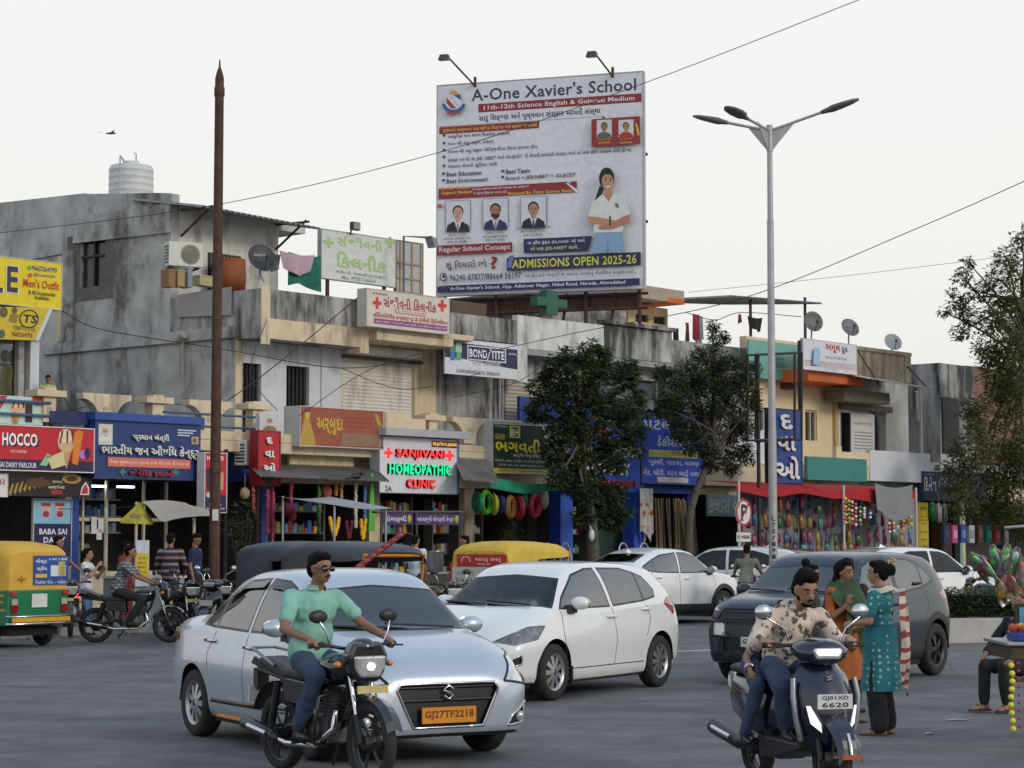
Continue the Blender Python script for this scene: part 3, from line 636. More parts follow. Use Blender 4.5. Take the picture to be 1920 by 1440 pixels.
# ================================================================ signs
class Sign:
 """a flat board; lettering boxes are given where they stand in the photo and laid on the board's own plane"""
 def __init__(s, name, label, box, y, bg, frame=FAC, depth=.14, edge='B9B9B6', cat='sign', group=None, poly=None, rough=.5, trim=.02, zs=None):
  s.fr, s.y, s.mats, s.mb, s.lift = frame, y, [], MB(), .003
  x0, y0, x1, y1 = box; xm, ym = (x0 + x1) / 2, (y0 + y1) / 2
  s.t0, s.t1 = frame.pix(x0, ym, y)[0], frame.pix(x1, ym, y)[0]
  s.z0, s.z1 = zs or (frame.pix(xm, y1, y)[1], frame.pix(xm, y0, y)[1])
  s.T = Thing(name, label, cat, (s.t0, y, s.z0), frame, group)
  b = MB()
  if poly: b.prism([frame.pix(px, py, y) for px, py in poly][::-1], y, y + depth)
  else: b.box(s.t0, s.t1, y, y + depth, s.z0, s.z1)
  s.board = s.T.part('board', b, [bg if not isinstance(bg, str) else hx(bg, rough)])
  if trim and not poly:
   b = MB(); q = trim
   for a in ((s.t0 - q, s.t1 + q, s.z1, s.z1 + q), (s.t0 - q, s.t1 + q, s.z0 - q, s.z0), (s.t0 - q, s.t0, s.z0, s.z1), (s.t1, s.t1 + q, s.z0, s.z1)):
    b.box(a[0], a[1], y - .012, y + depth + .01, a[2], a[3])
   s.T.part('frame', b, [hx(edge)])
 def mi(s, c):
  m = hx(c, .5) if isinstance(c, str) else c
  if m not in s.mats: s.mats.append(m)
  s.lift += .0009
  return s.mats.index(m)
 def P(s, px, py): return s.fr.pix(px, py, s.y)
 def box(s, x0, y0, x1, y1):
  xm, ym = (x0 + x1) / 2, (y0 + y1) / 2
  return s.P(x0, ym)[0], s.P(x1, ym)[0], s.P(xm, y1)[1], s.P(xm, y0)[1]
 def t(s, body, x0, y0, x1, y1, c, bold=.02, **k):
  i = s.mi(c); a = s.box(x0, y0, x1, y1); s.mb.text(body, *a, s.y - s.lift, i, bold, **k); return s
 def raised(s, body, x0, y0, x1, y1, c, side, bold=.02, d=.06):
  a = s.box(x0, y0, x1, y1); j = s.mi(side)
  for k in range(5): s.mb.text(body, *a, s.y - s.lift - d * k / 5, j, bold)
  s.mb.text(body, *a, s.y - s.lift - d, s.mi(c), bold); return s
 def r(s, x0, y0, x1, y1, c):
  i = s.mi(c); a = s.box(x0, y0, x1, y1); y = s.y - s.lift
  s.mb.quad((a[0], y, a[2]), (a[1], y, a[2]), (a[1], y, a[3]), (a[0], y, a[3]), i); return s
 def poly(s, pts, c):
  i = s.mi(c); q = [s.P(*p) for p in pts]
  if sum(q[k][0] * q[(k + 1) % len(q)][1] - q[(k + 1) % len(q)][0] * q[k][1] for k in range(len(q))) < 0: q = q[::-1]
  s.mb.add([(a[0], s.y - s.lift, a[1]) for a in q], [tuple(range(len(q)))], i); return s
 def e(s, cx, cy, rx, ry, c, n=16, a0=0, a1=360):
  return s.poly([(cx + rx * math.cos(R(a0 + (a1 - a0) * k / n)), cy + ry * math.sin(R(a0 + (a1 - a0) * k / n))) for k in range(n + (a1 - a0 < 360))], c)
 def face(s, cx, cy, w, skin='B98263', hair='1E1A19', shirt='2A3350', beard=None, tie=None, coat=True, bald=False):
  """a printed head and shoulders of nobody in particular; w = picture width, cx cy = face centre"""
  s.poly([(cx - w * .5, cy + w * .78), (cx - w * .46, cy + w * .5), (cx - w * .2, cy + w * .34), (cx + w * .2, cy + w * .34), (cx + w * .46, cy + w * .5), (cx + w * .5, cy + w * .78)], shirt)
  if coat: s.poly([(cx - w * .16, cy + w * .32), (cx + w * .16, cy + w * .32), (cx, cy + w * .78)], 'DADADA')
  if tie: s.poly([(cx - w * .035, cy + w * .42), (cx + w * .035, cy + w * .42), (cx + w * .05, cy + w * .76), (cx - w * .05, cy + w * .76)], tie)
  s.r(cx - w * .09, cy + w * .15, cx + w * .09, cy + w * .37, skin)
  if not bald: s.e(cx, cy - w * .09, w * .235, w * .27, hair)
  s.e(cx, cy, w * .2, w * .28, skin)
  if bald: s.e(cx, cy - w * .2, w * .2, w * .1, hair, a0=180, a1=360)
  if beard: s.e(cx, cy + w * .1, w * .19, w * .2, beard, a0=0, a1=180)
  for q in (-1, 1):
   s.e(cx + q * w * .08, cy - w * .03, w * .03, w * .016, '2A2020', 8); s.r(cx + q * w * .08 - w * .045, cy - w * .085, cx + q * w * .08 + w * .045, cy - w * .065, hair)
  s.e(cx, cy + w * .05, w * .03, w * .04, 'A06B50', 8); s.e(cx, cy + w * .15, w * .06, w * .02, '9A5048', 8)
  return s
 def done(s, name='lettering'):
  if s.mb.v: s.T.part(name, s.mb, s.mats)
  return s
# ---- left edge
g_ = Sign('shop_sign', 'big yellow banner advertising men\'s outfit above the yellow awning', (-70, 484, 115, 571), .55, 'E0C81C', depth=.25)
for i, ch in enumerate('STYLE'):
 x = -101 + i * 28; g_.t(ch, x, 498, x + 24, 550, 'E4E4E0', .07); g_.t(ch, x + 1.5, 499.5, x + 22.5, 548.5, '35353E', .04)
g_.t('9662264793', 60, 500, 106, 509, '4A5A9A').t('@torettostyle', 63, 513, 103, 521, '6A5A8A', .01).e(55, 502, 4, 4, '52B04A').e(56, 516, 4, 4, 'D0563A')
g_.t("Men's Outfit", 43, 525, 111, 541, 'C0362E', .01).t('& All Accessories', 53, 546, 103, 554, '4A4030').t('Available', 64, 555, 91, 562, '4A4030').done()
g_ = Sign('awning_sign', 'slanted yellow awning sign with a ringed black emblem', (-70, 574, 92, 637), .5, 'CBB32A', depth=.1, poly=[(-70, 574), (92, 577), (64, 638), (-70, 634)])
g_.e(54, 598, 18.5, 17.5, '2A2618', 24).e(54, 598, 16, 15, 'CBB32A', 24).t('TS', 41, 590, 68, 606, '2A2618', .05, shear=.2).t('TORETTO STYLE', 24, 612, 66, 620, '5A3A2A', .02).t('9662264793', 22, 623, 60, 632, 'A03A2E', .03)
g_.e(6, 585, 8, 10, '5C5A3C').e(27, 582, 5, 6, '6A5530').poly([(20, 588), (34, 590), (30, 606), (16, 602)], '8A7A34').e(3, 626, 6, 8, '4F5A50').done()
w = MB(); w.prism([FAC.pix(x, y, .48) for x, y in [(93, 577), (98, 580), (72, 640), (65, 638)]], .47, .62); g_.T.part('end_panel', w, [OFFW])
def ice_cream(s, cx, y0, y1, w):
 h = y1 - y0
 s.poly([(cx - w * .32, y0 + h * .45), (cx + w * .32, y0 + h * .45), (cx, y1)], 'C79C6C'); s.e(cx, y0 + h * .33, w * .46, h * .26, 'D9AE86'); s.e(cx - w * .04, y0 + h * .18, w * .36, h * .17, 'E9D3B8')
 for k in (-.25, 0, .22): s.poly([(cx + k * w, y0 + h * .04), (cx + k * w + w * .1, y0 + h * .05), (cx + k * w * 1.5 + w * .08, y0 + h * .36), (cx + k * w * 1.5, y0 + h * .36)], '5A2E20')
g_ = Sign('balcony_panel', 'pale ice cream poster tied behind the blue balcony rail', (-40, 742, 81, 795), -.42, 'B9CFC6', depth=.03, trim=0)
g_.poly([(0, 742), (14, 742), (0, 768)], 'B8252E').poly([(60, 744), (80, 745), (80, 756), (70, 760), (62, 756)], 'B8252E'); ice_cream(g_, 33, 748, 795, 30); g_.r(47, 758, 60, 792, '3A2420').poly([(20, 775), (27, 772), (33, 795), (24, 795)], 'B07A4E').done()
g_ = Sign('shop_sign', 'wide red ice cream parlour sign with a cone and an orange lolly', (-45, 800, 175.5, 882), -.7, 'C01E2C', depth=.2, edge='D8D8D8')
g_.r(-44, 862, 175, 881.5, '28204A')
g_.t('HOCCO', 7, 814, 73, 839, '1E2250', .07).t('HOCCO', 4, 812, 70, 836, 'F0F0EC', .06).t('ICE CREAM', 20, 844, 49, 849, 'E8D0C8', .02).t('SHREE BABA SAI DAIRY PARLOUR', -48, 866, 68, 876, 'E4E0EA', .015)
ice_cream(g_, 124, 804, 880, 36); g_.poly([(138, 812), (147, 806), (155, 810), (155, 815), (145, 872), (134, 869)], 'E0812A'); g_.e(155, 852, 7, 9, 'B77AB8').e(163, 850, 6, 10, '2E2440')
g_.poly([(73, 872), (88, 850), (98, 856), (86, 874)], '8CC79A').poly([(88, 858), (118, 846), (122, 872), (96, 880)], 'D8CC9A').t('DILIP', 86, 854, 96, 859, '2A5A3A').done()
g_ = Sign('shop_sign', 'black chocolate banner with gold swirls under the red sign', (13, 893, 172, 931), -.5, '241A1C', depth=.06, trim=0)
for k in range(7): g_.poly([(16 + k * 9, 925 - k * 2.5), (22 + k * 9, 908 - k * 2), (26 + k * 9, 906 - k * 2), (20 + k * 9, 930 - k * 2.5)], 'A98A3E')
g_.e(70, 905, 24, 9, '5A3A22').e(134, 898, 18, 9, 'B0904A').e(134, 898, 11, 5, '4A3220').t('ગુજરાતનું', 97, 900, 116, 907, 'E8DCC0').t('મહાલક્ષ્મી-મટકા', 90, 909, 121, 918, 'E8DCC0').r(94, 919, 116, 927, 'A8302E').poly([(149, 928), (152, 914), (160, 903), (166, 914), (166, 928)], 'E8E0E0').poly([(151, 926), (154, 915), (160, 907), (164, 916), (164, 926)], 'BC2A2E').done()
g_ = Sign('shop_sign', 'small white sign with red letters at the left edge', (-30, 888, 14, 931), -.55, 'DCD8D4', depth=.05, trim=.01)
g_.t('પાર્લર', -26, 898, 10, 913, 'A83A34').done()
g_ = Sign('standing_banner', 'blue standing banner showing two drinks cups beside the parlour door', (63, 936, 133, 1062), -.25, '2A2150', depth=.05, edge='CFCFCF', trim=.015)
g_.r(64, 937, 132, 982, '86BCD6')
for cx in (86, 112): g_.poly([(cx - 10, 945), (cx + 10, 945), (cx + 8, 972), (cx - 8, 972)], 'CFA9AE').r(cx - 9, 943, cx + 9, 949, 'A2323C').e(cx, 964, 6, 6, '8E4052')
g_.t('BABA SAI', 73, 991, 125, 1002, 'E6E2EE', .03).t('DAIRY', 81, 1007, 122, 1018, 'E6E2EE', .03).done()
# ---- blue pharmacy
g_ = Sign('pharmacy_sign', 'deep blue pharmacy sign with raised white letters and a salmon strip', (178, 792, 376, 899), -.68, '23386F', depth=.35, trim=0)
w = MB(); w.box(g_.t0 - .05, g_.t1 + .06, -.74, -.2, g_.z1 + .002, g_.z1 + .16); w.box(g_.t0 - 1.0, g_.t0 - .052, -.5, -.2, g_.z1 - .1, g_.z1 + .14, 1); g_.T.part('cornice', w, [hx('2C4C94', .6), hx('1E2C58', .6)])
g_.r(184.5, 795, 211, 834, 'C9C6C0').face(197, 809, 24, 'B98A6E', 'B8B4AE', 'D8D8D6', 'C9C6C2', coat=False, bald=True)
for k in range(3): g_.r(332, 806 + k * 4.6, 367 - k * 6, 808.6 + k * 4.6, 'B9BED0')
g_.r(358, 819, 371, 833, 'B59A72').e(364, 826, 4, 5, '7A5A3C')
g_.raised('પ્રધાન મંત્રી', 246, 813, 313, 829, 'D9D9D6', 'A8A8A8', .035)
g_.raised('ભારતીય જન ઔષધિ કેન્દ્ર', 187, 835, 369, 859, 'D9D9D6', 'A8A8A8', .035)
g_.r(200.5, 859.5, 356, 877, 'D0705C').t('ઉચ્ચ ગુણવત્તાની દવાઓ ૯૦% થી ૯૫% ની રાહત દરે', 205, 863, 353, 873, 'E6C9C0', .02)
g_.raised('જેનેરિક દવાઓ', 240, 881, 321, 893, 'A83038', '5C1E2C', .03)
for cx in (228, 328): g_.r(cx - 2.5, 878, cx + 2.5, 892, '2F7A5C').r(cx - 6, 882.5, cx + 6, 887.5, '2F7A5C')
g_.done()
g_ = Sign('pole_sign', 'narrow red ice cream lightbox on a dark pole beside the rusty mast', (384, 850, 424, 960), -1.0, 'B8202C', depth=.22, edge='D0D0D0')
g_.r(384.5, 928, 423.5, 959, '2A2250').t('HOCCO', 388, 855, 419, 863, 'EDE8E8', .06).poly([(386, 880), (396, 876), (396, 925), (388, 915)], '3A2A2A').poly([(411, 886), (416, 884), (419, 888), (418, 918), (411, 920)], 'C99A62').e(391, 928, 5, 5, '9CCAA0').t('BABA SAI', 392, 944, 414, 949, 'D8D4E4').t('DAIRY PARLOUR', 387, 952, 421, 956, 'D8D4E4').done()
w = MB(); w.tube([(g_.t1 + .08, -.9, .15), (g_.t1 + .08, -.9, g_.z1 + .1)], .045, 8); g_.T.part('pole', w, [BLACKM])
g_ = Sign('lightbox_sign', 'tall red lightbox reading downwards with a green cross', (485, 810, 524, 909), -1.0, 'B01C2A', depth=.25, edge='8A1822', trim=.03)
g_.raised('દ', 497, 820, 508, 832, 'E6E2E0', 'A8A0A0', .06).raised('વા', 494, 845, 511, 858, 'E6E2E0', 'A8A0A0', .06).raised('ઓ', 491, 868, 513, 883, 'E6E2E0', 'A8A0A0', .06)
g_.r(500, 887, 508, 907, '24402C').r(493, 893, 515, 901, '24402C').r(485.6, 776, 522, 808, 'BDBDBA').face(505, 790, 26, 'A8765C', 'C4C0BC', '8A6A4E', 'C9C6C2', coat=False, bald=True)
w = MB(); a = g_.box(485, 776, 523, 808); w.box(a[0], a[1], -.985, -.9, a[2], a[3]); g_.T.part('portrait_board', w, [hx('BDBDBA')])
posts(g_.T, 'post', [[(t, -.85, .15), (t, -.85, g_.z0)] for t in (g_.t0 + .12, g_.t1 - .12)], .05, hx('3A2026', .6))
g_.done()
# ---- green rooftop board, pink clinic board
g_ = Sign('clinic_sign', 'faded white rooftop clinic board with pale green letters', (603, 440, 741, 529), 2.2, 'C9CCC6', depth=.12, edge='A9A9A6')
g_.t('સંજીવની', 632, 445, 717, 466, '9DBB7A', .05).t('કિલનીક', 632, 477, 724, 507, '9DBB7A', .05)
for cx in (616, 731): g_.r(cx - 3, 444, cx + 3, 464, '9DBB7A').r(cx - 10, 451, cx + 10, 457, '9DBB7A')
g_.t('જતીન ડી. જાસાણી (D.H.M.S.)', 630, 511, 725, 519, '7F948C', .015).t('Mo. 9725715614', 641, 520, 704, 527, '8A9A96', .02).done()
posts(g_.T, 'support', [[(t, 2.3, 6.5), (t, 2.3, g_.z0)] for t in (g_.t0 + .3, g_.t1 - .3)], .05, RUST)
g_ = Sign('back_panel', 'blank grey back of a rooftop board beside the green lettered one', (744, 455, 792, 548), 2.6, 'A8A9AA', depth=.08, edge='8A6A4A', trim=.03, cat='board')
w = MB()
for f_ in (.45, .75): w.box(g_.t0, g_.t1, 2.57, 2.6, g_.z0 + (g_.z1 - g_.z0) * (1 - f_), g_.z0 + (g_.z1 - g_.z0) * (1 - f_) + .04)
for f_ in (.1, .55, .9): w.box(g_.t0 + (g_.t1 - g_.t0) * f_, g_.t0 + (g_.t1 - g_.t0) * f_ + .05, 2.575, 2.599, g_.z0, g_.z1); w.box(g_.t0 + (g_.t1 - g_.t0) * f_, g_.t0 + (g_.t1 - g_.t0) * f_ + .05, 2.6, 2.66, 6.5, g_.z0)
g_.T.part('brace', w, [hx('9A8468')])
g_ = Sign('clinic_sign', 'white clinic board with pink letters and red crosses on the canopy slab', (688, 551, 842, 618), .1, 'CFC6BA', depth=.3, edge='BDB8B0')
g_.t('સંજીવની કિલનીક', 719, 560, 818, 581, 'A0405C', .04)
for cx, cy in ((707, 568), (829, 573)): g_.r(cx - 2.6, cy - 11, cx + 2.6, cy + 11, 'C8382E').r(cx - 8, cy - 3.2, cx + 8, cy + 3.2, 'C8382E')
g_.t('હોમિયોપેથીક કન્સલ્ટન્ટ & ફેમીલી ફિઝિશીયન', 700, 592, 839, 604, 'B8484A', .03).r(701, 604, 838, 613.5, '8E4A7C').t('સમય : સવારે - ૧૦.૦૦ થી ૧.૦૦, સાંજે : ૫.૦૦ થી ૯.૦૦  રવિવારે બંધ', 704, 606, 836, 612, 'D8C4D2', .01)
g_.r(741, 581, 798, 590, 'B85A62').r(742, 582, 797, 589, 'CFC6BA').t('ડૉ. જતીન ડી. જાસાણી', 744, 583, 795, 588, 'B8484A').t('M. 9725715614', 699, 549, 727, 553, 'B8484A').done()
# ---- orange awning board, lit clinic sign
g_ = Sign('shop_sign', 'weathered orange sign with yellow letters and a gold figure', (563, 767, 718, 838), -.75, mat('faded_orange_print', C('96503A'), .6, var=.12, scale=4, dirt=C('7A5A30'), dirt_amt=.35, dscale=2), depth=.5, edge='B9B9B6')
g_.t('અર્બુદા', 594, 784, 643, 815, 'C9A83A', .03)
g_.poly([(560, 838), (567, 800), (571, 780), (579, 778), (583, 798), (588, 812), (592, 838)], 'B0923A').e(576, 777, 5, 7, 'C9A850').e(576, 770, 6, 3, '7A4A2A').poly([(700, 775), (708, 778), (716, 800), (708, 798)], 'A8903A').poly([(642, 812), (718, 815), (718, 838), (636, 836)], '8C6A58')
for k in range(3): g_.r(648, 783 + 8 * k, 698, 785 + 8 * k, '96492E')
g_.done()
w = MB(); w.box(g_.t0 + .2, g_.t1 - .4, -.2, -.12, 3.2, g_.z0); g_.T.part('cloth_backing', w, [mat('stained_tarp', (.5, .4, .24), .8, var=.2, dirt=(.2, .17, .12), dirt_amt=.5)])
RED_L, GRN_L, AMB_L = mat('lit_red_letters', (1.0, .03, .04), emit=.85, var=0), mat('lit_green_letters', (.0, .8, .32), emit=.62, var=0), mat('lit_amber_letters', (1, .5, .12), emit=.8, var=0)
RED_S, GRN_S = hx('7A1420'), hx('14583C')
g_ = Sign('clinic_sign', 'white clinic sign with lit red and green raised letters', (712, 822, 856, 924), -.75, 'D4D6DA', depth=.3, edge='9FA2A8')
g_.raised('SANJIVANI', 740, 843, 831, 862, RED_L, RED_S, .045, .07).raised('HOMEOPATHIC', 726, 871, 842, 890, GRN_L, GRN_S, .045, .07).raised('CLINIC', 760, 899, 813, 915, RED_L, RED_S, .045, .07)
for cx, cy in ((728, 849), (843, 854)):
 g_.r(cx - 2.6, cy - 10, cx + 2.6, cy + 10, RED_L).r(cx - 8, cy - 3, cx + 8, cy + 3, RED_L)
g_.r(809, 828, 856, 839, '2A2018').t('DR.JATIN D.JASANI', 811, 830, 855, 838, AMB_L, .03).t('2A', 722, 911, 734, 921, '4A4A4C').done()
w = MB(); w.box(g_.t1 + .021, g_.t1 + .08, -.76, -.3, g_.z0, g_.z1); g_.T.part('side_panel', w, [hx('2F5FA8')])
w = MB(); w.box(g_.t0 - .05, g_.t1 + .25, -1.0, -.51, g_.z1 + .03, g_.z1 + .2); g_.T.part('hood', w, [hx('A9ABB0')])
# ---- hardware shop, adhesive banner
g_ = Sign('shop_sign', 'dark green hardware shop sign with big yellow letters', (924, 795, 1068, 888), -.75, 'C9CAC4', depth=.45, edge='B4B4B0')
g_.poly([(924.5, 795), (1017, 799), (1030, 887), (924.5, 884)], '22382C').poly([(924.5, 877), (1029, 881), (1030, 887), (924.5, 885)], 'D9C428')
g_.t('ભગવતી', 929, 822, 1014, 848, 'E6D22E', .04).r(955, 799, 975, 821, 'D9CC3A').r(957.5, 801.5, 972.5, 818.5, '22382C').t('BH', 958, 804, 972, 817, 'E4E0C0', .06).t('GRAND', 927, 813, 946, 824, 'C9B42E', .03, shear=.1)
g_.t('હાર્ડવેર એન્ડ ઈલેક્ટ્રીક', 962, 850, 1022, 859, 'E4E4DC', .03).t('સેનીટરીવેર, ટાઈલ્સ, બાથ ફીટીંગ, સી.પી.વી.સી., યુ.પી.વી.સી.', 928, 862, 1023, 868, 'D4D8D0', .015).t('પી.વી.સી. પાઈપ, મોટર, હાર્ડવેર તથા કલરના વેપારી', 933, 870, 1020, 876, 'D4D8D0', .015)
g_.t('મો. 9824568210', 927, 797, 951, 801, 'D4D8D0').t('નિકોલ રોડ, નરોડા, અમદાવાદ.', 936, 880, 1020, 885, '5A4A1A').r(1036, 850, 1052, 862, 'D9C428').t('STEEL', 1033, 864, 1058, 868, '7A7A78').t('PIPES', 1035, 870, 1058, 874, '7A7A78').done()
g_ = Sign('advertising_banner', 'dark blue adhesive banner with a white swoosh on the grey wall', (834, 640, 970, 706), .55, 'CFD2D8', depth=.04, trim=0)
g_.poly([(834, 639), (970, 656), (970, 693), (918, 684), (870, 673), (834, 669)], '26264E')
g_.r(876, 650.5, 948.5, 677.5, 'D4D4DC').r(878, 652.5, 946.5, 675.5, '26264E').t('BOND', 880, 655, 913, 671, 'DCDCE4', .06).t('TITE', 920, 658, 945, 674, 'DCDCE4', .06).poly([(912, 676), (914, 676), (921, 654), (919, 654)], 'D4D4DC').t('EPOXY ADHESIVES', 887, 678, 938, 686, 'C9CCD8', .02).t('ASTRAL', 953, 662, 968, 666, 'C9CCD8')
for x, c in ((843, '4F8A68'), (854, 'A9C4BC')): g_.r(x, 646, x + 11, 660, c).r(x + 1, 660, x + 10, 675, '3C78B0' if x < 850 else '58A888').e(x + 5, 645, 5, 3, c)
g_.t('BHAGWATI HARDWARE & ELECTRIC - NAVARANGPURA', 856, 695, 937, 702, '6A6A74', .01).done()
# ---- medicine bazaar pharmacy, decorators
g_ = Sign('pharmacy_sign', 'bright blue pharmacy sign with white capitals behind the leafy tree', (1072, 800, 1200, 922), -.2, '2450C0', depth=.2, trim=0)
g_.raised('MEDICINE BAZAAR', 1000 + 74, 838, 1201, 856, 'DADADA', '8A8FA8', .05).raised('PHARMACY', 1080, 868, 1178, 890, 'DADADA', '8A8FA8', .05).raised('FREE HOME DELIVERY', 1084, 900, 1191, 914, 'B03A48', '6A1E30', .04)
g_.r(1116, 780, 1143, 828, 'D8D4D4').r(1118, 804, 1141, 826, 'C02E36').t('દવા', 1120, 808, 1139, 820, 'E4DADA', .05).done()
g_ = Sign('shop_sign', 'royal blue decorators sign with white letters and a yellow phone strip', (1203, 778, 1321, 907), -.1, '2450C4', depth=.12, edge='5A5A60', trim=.02)
g_.t('પટેલ મંડપ', 1206, 783, 1318, 808, 'DADAE2', .04).t('ડેકોરેટર્સ', 1231, 818, 1294, 843, 'DADAE2', .03).r(1216, 845, 1308, 858, 'CFC86A').t('કોન્ટેક્ટ', 1219, 849, 1250, 855, '8A8438', .02).t('99094 21382', 1258, 847, 1305, 856, '55552E', .02)
g_.t('ખુરશી, ગાદલા, વાસણ', 1216, 861, 1311, 875, 'DADAE2', .025).t('ગેટ, ચોરી, મંડપ ભાડે મળશે.', 1205, 880, 1318, 894, 'DADAE2', .025).r(1232, 895, 1290, 905, 'D0D0CE').done()
# ---- right side boards
g_ = Sign('tall_sign', 'tall dark blue board reading downwards in white behind the lamp post', (1446, 768, 1503, 905), -2.2, '203C80', depth=.2, edge='2A2C36', trim=.02)
g_.raised('દ', 1460, 777, 1483, 805, 'CFCFD2', '8A8A94', .04).raised('વા', 1455, 818, 1489, 845, 'CFCFD2', '8A8A94', .04).raised('ઓ', 1452, 855, 1496, 898, 'CFCFD2', '8A8A94', .04).done()
posts(g_.T, 'post', [[(g_.t1 + .1, -2.1, .15), (g_.t1 + .1, -2.1, g_.z1 + 2.0)], [(g_.t0 + .1, -2.1, .15), (g_.t0 + .1, -2.1, g_.z0)]], .06, BLACKM)
g_ = Sign('faded_hoarding', 'faded teal hoarding with brown letters below the roof edge', (1404, 642, 1504, 712), .7, mat('faded_teal_print', C('6FA79A'), .6, var=.12, dirt=C('A08C5A'), dirt_amt=.45, dscale=.9), depth=.06, trim=0)
g_.t('મેડીકલ', 1455, 668, 1470, 676, '5A6A5A', .02).t('દાતાઃ', 1455, 678, 1472, 690, '4A5A50', .03).t('સ્ટોર', 1455, 693, 1466, 698, '5A6A5A').done()
g_ = Sign('milk_sign', 'white milk sign with red letters above the orange balcony slab', (1506, 641, 1606, 697), -.4, 'D2D4DA', depth=.1, edge='B8B8BC', trim=.012)
g_.t('અમૂલ', 1548, 646, 1575, 662, 'B83038', .04).t('દૂધ', 1578, 650, 1589, 664, '3F4A6E', .04).t('અમૂલ દૂધ પીતા હૈ ઇન્ડિયા', 1547, 668, 1588, 675, '8A8E98', .01)
for k in range(28):
 for j in range(3): g_.e(1509 + k * 3.45 + (j % 2) * 1.7, 675.5 + j * 4 + k * .34, .9, 1.1, 'B04048', 6)
g_.poly([(1522, 655), (1530, 650), (1534, 660), (1532, 684), (1520, 684)], '9CBCD8').t('ફ્રેશ મિલ્ક', 1545, 691, 1566, 694, '8A8E98', .01).done()
g_ = Sign('shop_sign', 'dark navy electrical shop sign half hidden by the right hand tree', (1731, 887, 1850, 938), -.4, '1B2148', depth=.12, edge='3A3E60', trim=.015)
g_.t('દિનેશ', 1733, 894, 1756, 921, 'C9CAD0', .03).t('ઈલેક્ટ્રીક', 1759, 896, 1812, 921, 'A9B8C4', .03).t('મો. 9898012345', 1734, 888, 1752, 891, 'A9B0C0', .01).done()
g_ = Sign('upright_board', 'narrow yellow upright board with small lines of text by the electrical shop', (1721, 942, 1741, 1036), -.9, 'C9B42E', depth=.06, trim=0)
for k, c in enumerate(('5A4A1E', 'B8602E', 'A84A6A', '5A5A8A', '3A7A4A', '8A5A1E')): g_.t(('વાયર', 'પંખા', 'બલ્બ', 'કેબલ', 'સ્વીચ', 'LED')[k], 1725, 951 + k * 14.5, 1738, 956 + k * 14.5, c, .02)
g_.r(1722, 974, 1740, 976, '8A7A20').done()
w = MB(); w.box(T(1711, -.8), T(1721, -.8), -.85, -.7, .15, 3.2); w.box(g_.t0, g_.t1, -.84, -.7, .15, g_.z0); g_.T.part('post', w, [BLACKM])
g_ = Sign('slanted_signboard', 'dirty brown notary signboard above the rolled shutter', (1583, 733, 1668, 755), .1, mat('dirty_brown_board', (.16, .13, .1), .8, var=.2, dirt=(.07, .06, .05), dirt_amt=.5), depth=.7, trim=0)
for k in range(3): g_.t(('મહેન્દ્રકુમાર વૈદ્ય', 'એડવોકેટ એન્ડ નોટરી ઓફિસ', 'દસ્તાવેજ, ભાડા કરાર, સોગંદનામા, વેચાણ કરાર')[k], 1587, 736 + k * 6, (1625, 1640, 1662)[k], 740.5 + k * 6, '8A8278', .02)
g_.done()
# ---- pushcart name boards over the snack cart
SN = Frame(*FAC.w(0, -1.9, 0).xy, STREET)
# ================================================================ hoarding
dl, dr = 64.0, 62.0
pl, pr = at(819, 350, dl), at(1206, 340, dr)
BB = Frame(pl.x, pl.y, math.atan2(pr.y - pl.y, pr.x - pl.x))
hb = Sign('hoarding', 'tall white school admissions hoarding on the roof with maroon bands', (820, 148, 1206, 547), 0.0, 'DCDCE0', BB, .18, 'A9A9B0', cat='hoarding', trim=.03, rough=.45)
MAR, NVY, TXT = '8E2A30', '262C58', '3C3E4C'
hb.t("A-One Xavier's School", 884, 156, 1193, 180, '3A4058', .035)
hb.r(897, 185, 1203, 201, MAR).t('11th-12th Science English & Gujarati Medium', 907, 188.5, 1190, 199.5, 'E0DCDC', .04)
hb.t('સારુ શિક્ષણ અને મૂલ્યવાન સંસ્કાર આપતી સંસ્થા', 898, 207, 1126, 223, '42424A', .02).r(824, 227.5, 1132, 228.3, '8A8A90').e(1132, 220, 2, 2, TXT)
hb.r(824, 233, 1011, 246, MAR).t('ગુજરાતી માધ્યમમાં પણ શ્રેષ્ઠ શિક્ષણ માટે સ્ટાર્ટ જ મળશે', 830, 235, 1007, 244.5, 'D8B84A', .03)
for y, x1, b in ((253, 957, 'આધુનિક અને સરળ શિક્ષણ પધ્ધતિ.'), (267.5, 930, '૧૦૦ થી વધુ સફળ ડોકટર .'), (280, 1009, '૧૫૦૦ થી વધુ સફળ એન્જિનીયર તૈયાર કરનાર ટીમ.'), (291, 1185, 'ધોરણ ૧૧ થી જ JEE, NEET અને GUJCET ની તૈયારી કરાવતી સંસ્થા અને એ પણ સૌને પોસાય તેવી ફી મા.'), (310, 934, 'અધતન લેબની સુવિધા સાથે.')):
 hb.e(833, y + 1 + (x1 - 957) * .01, 2.6, 2.6, TXT).t(b, 840, y - 5, x1, y + 5, '4A4A54', .012)
for x, y, x1, b in ((838, 325.5, 903, 'Best Education'), (838, 338, 915, 'Best Environment'), (949, 321, 994, 'Best Team'), (949, 332, 1080, 'Board + JEE/NEET + GUJCET')):
 hb.e(x - 6, y, 2.6, 2.6, TXT).t(b, x, y - 4.2, x1, y + 4.2, '4A4A56', .025)
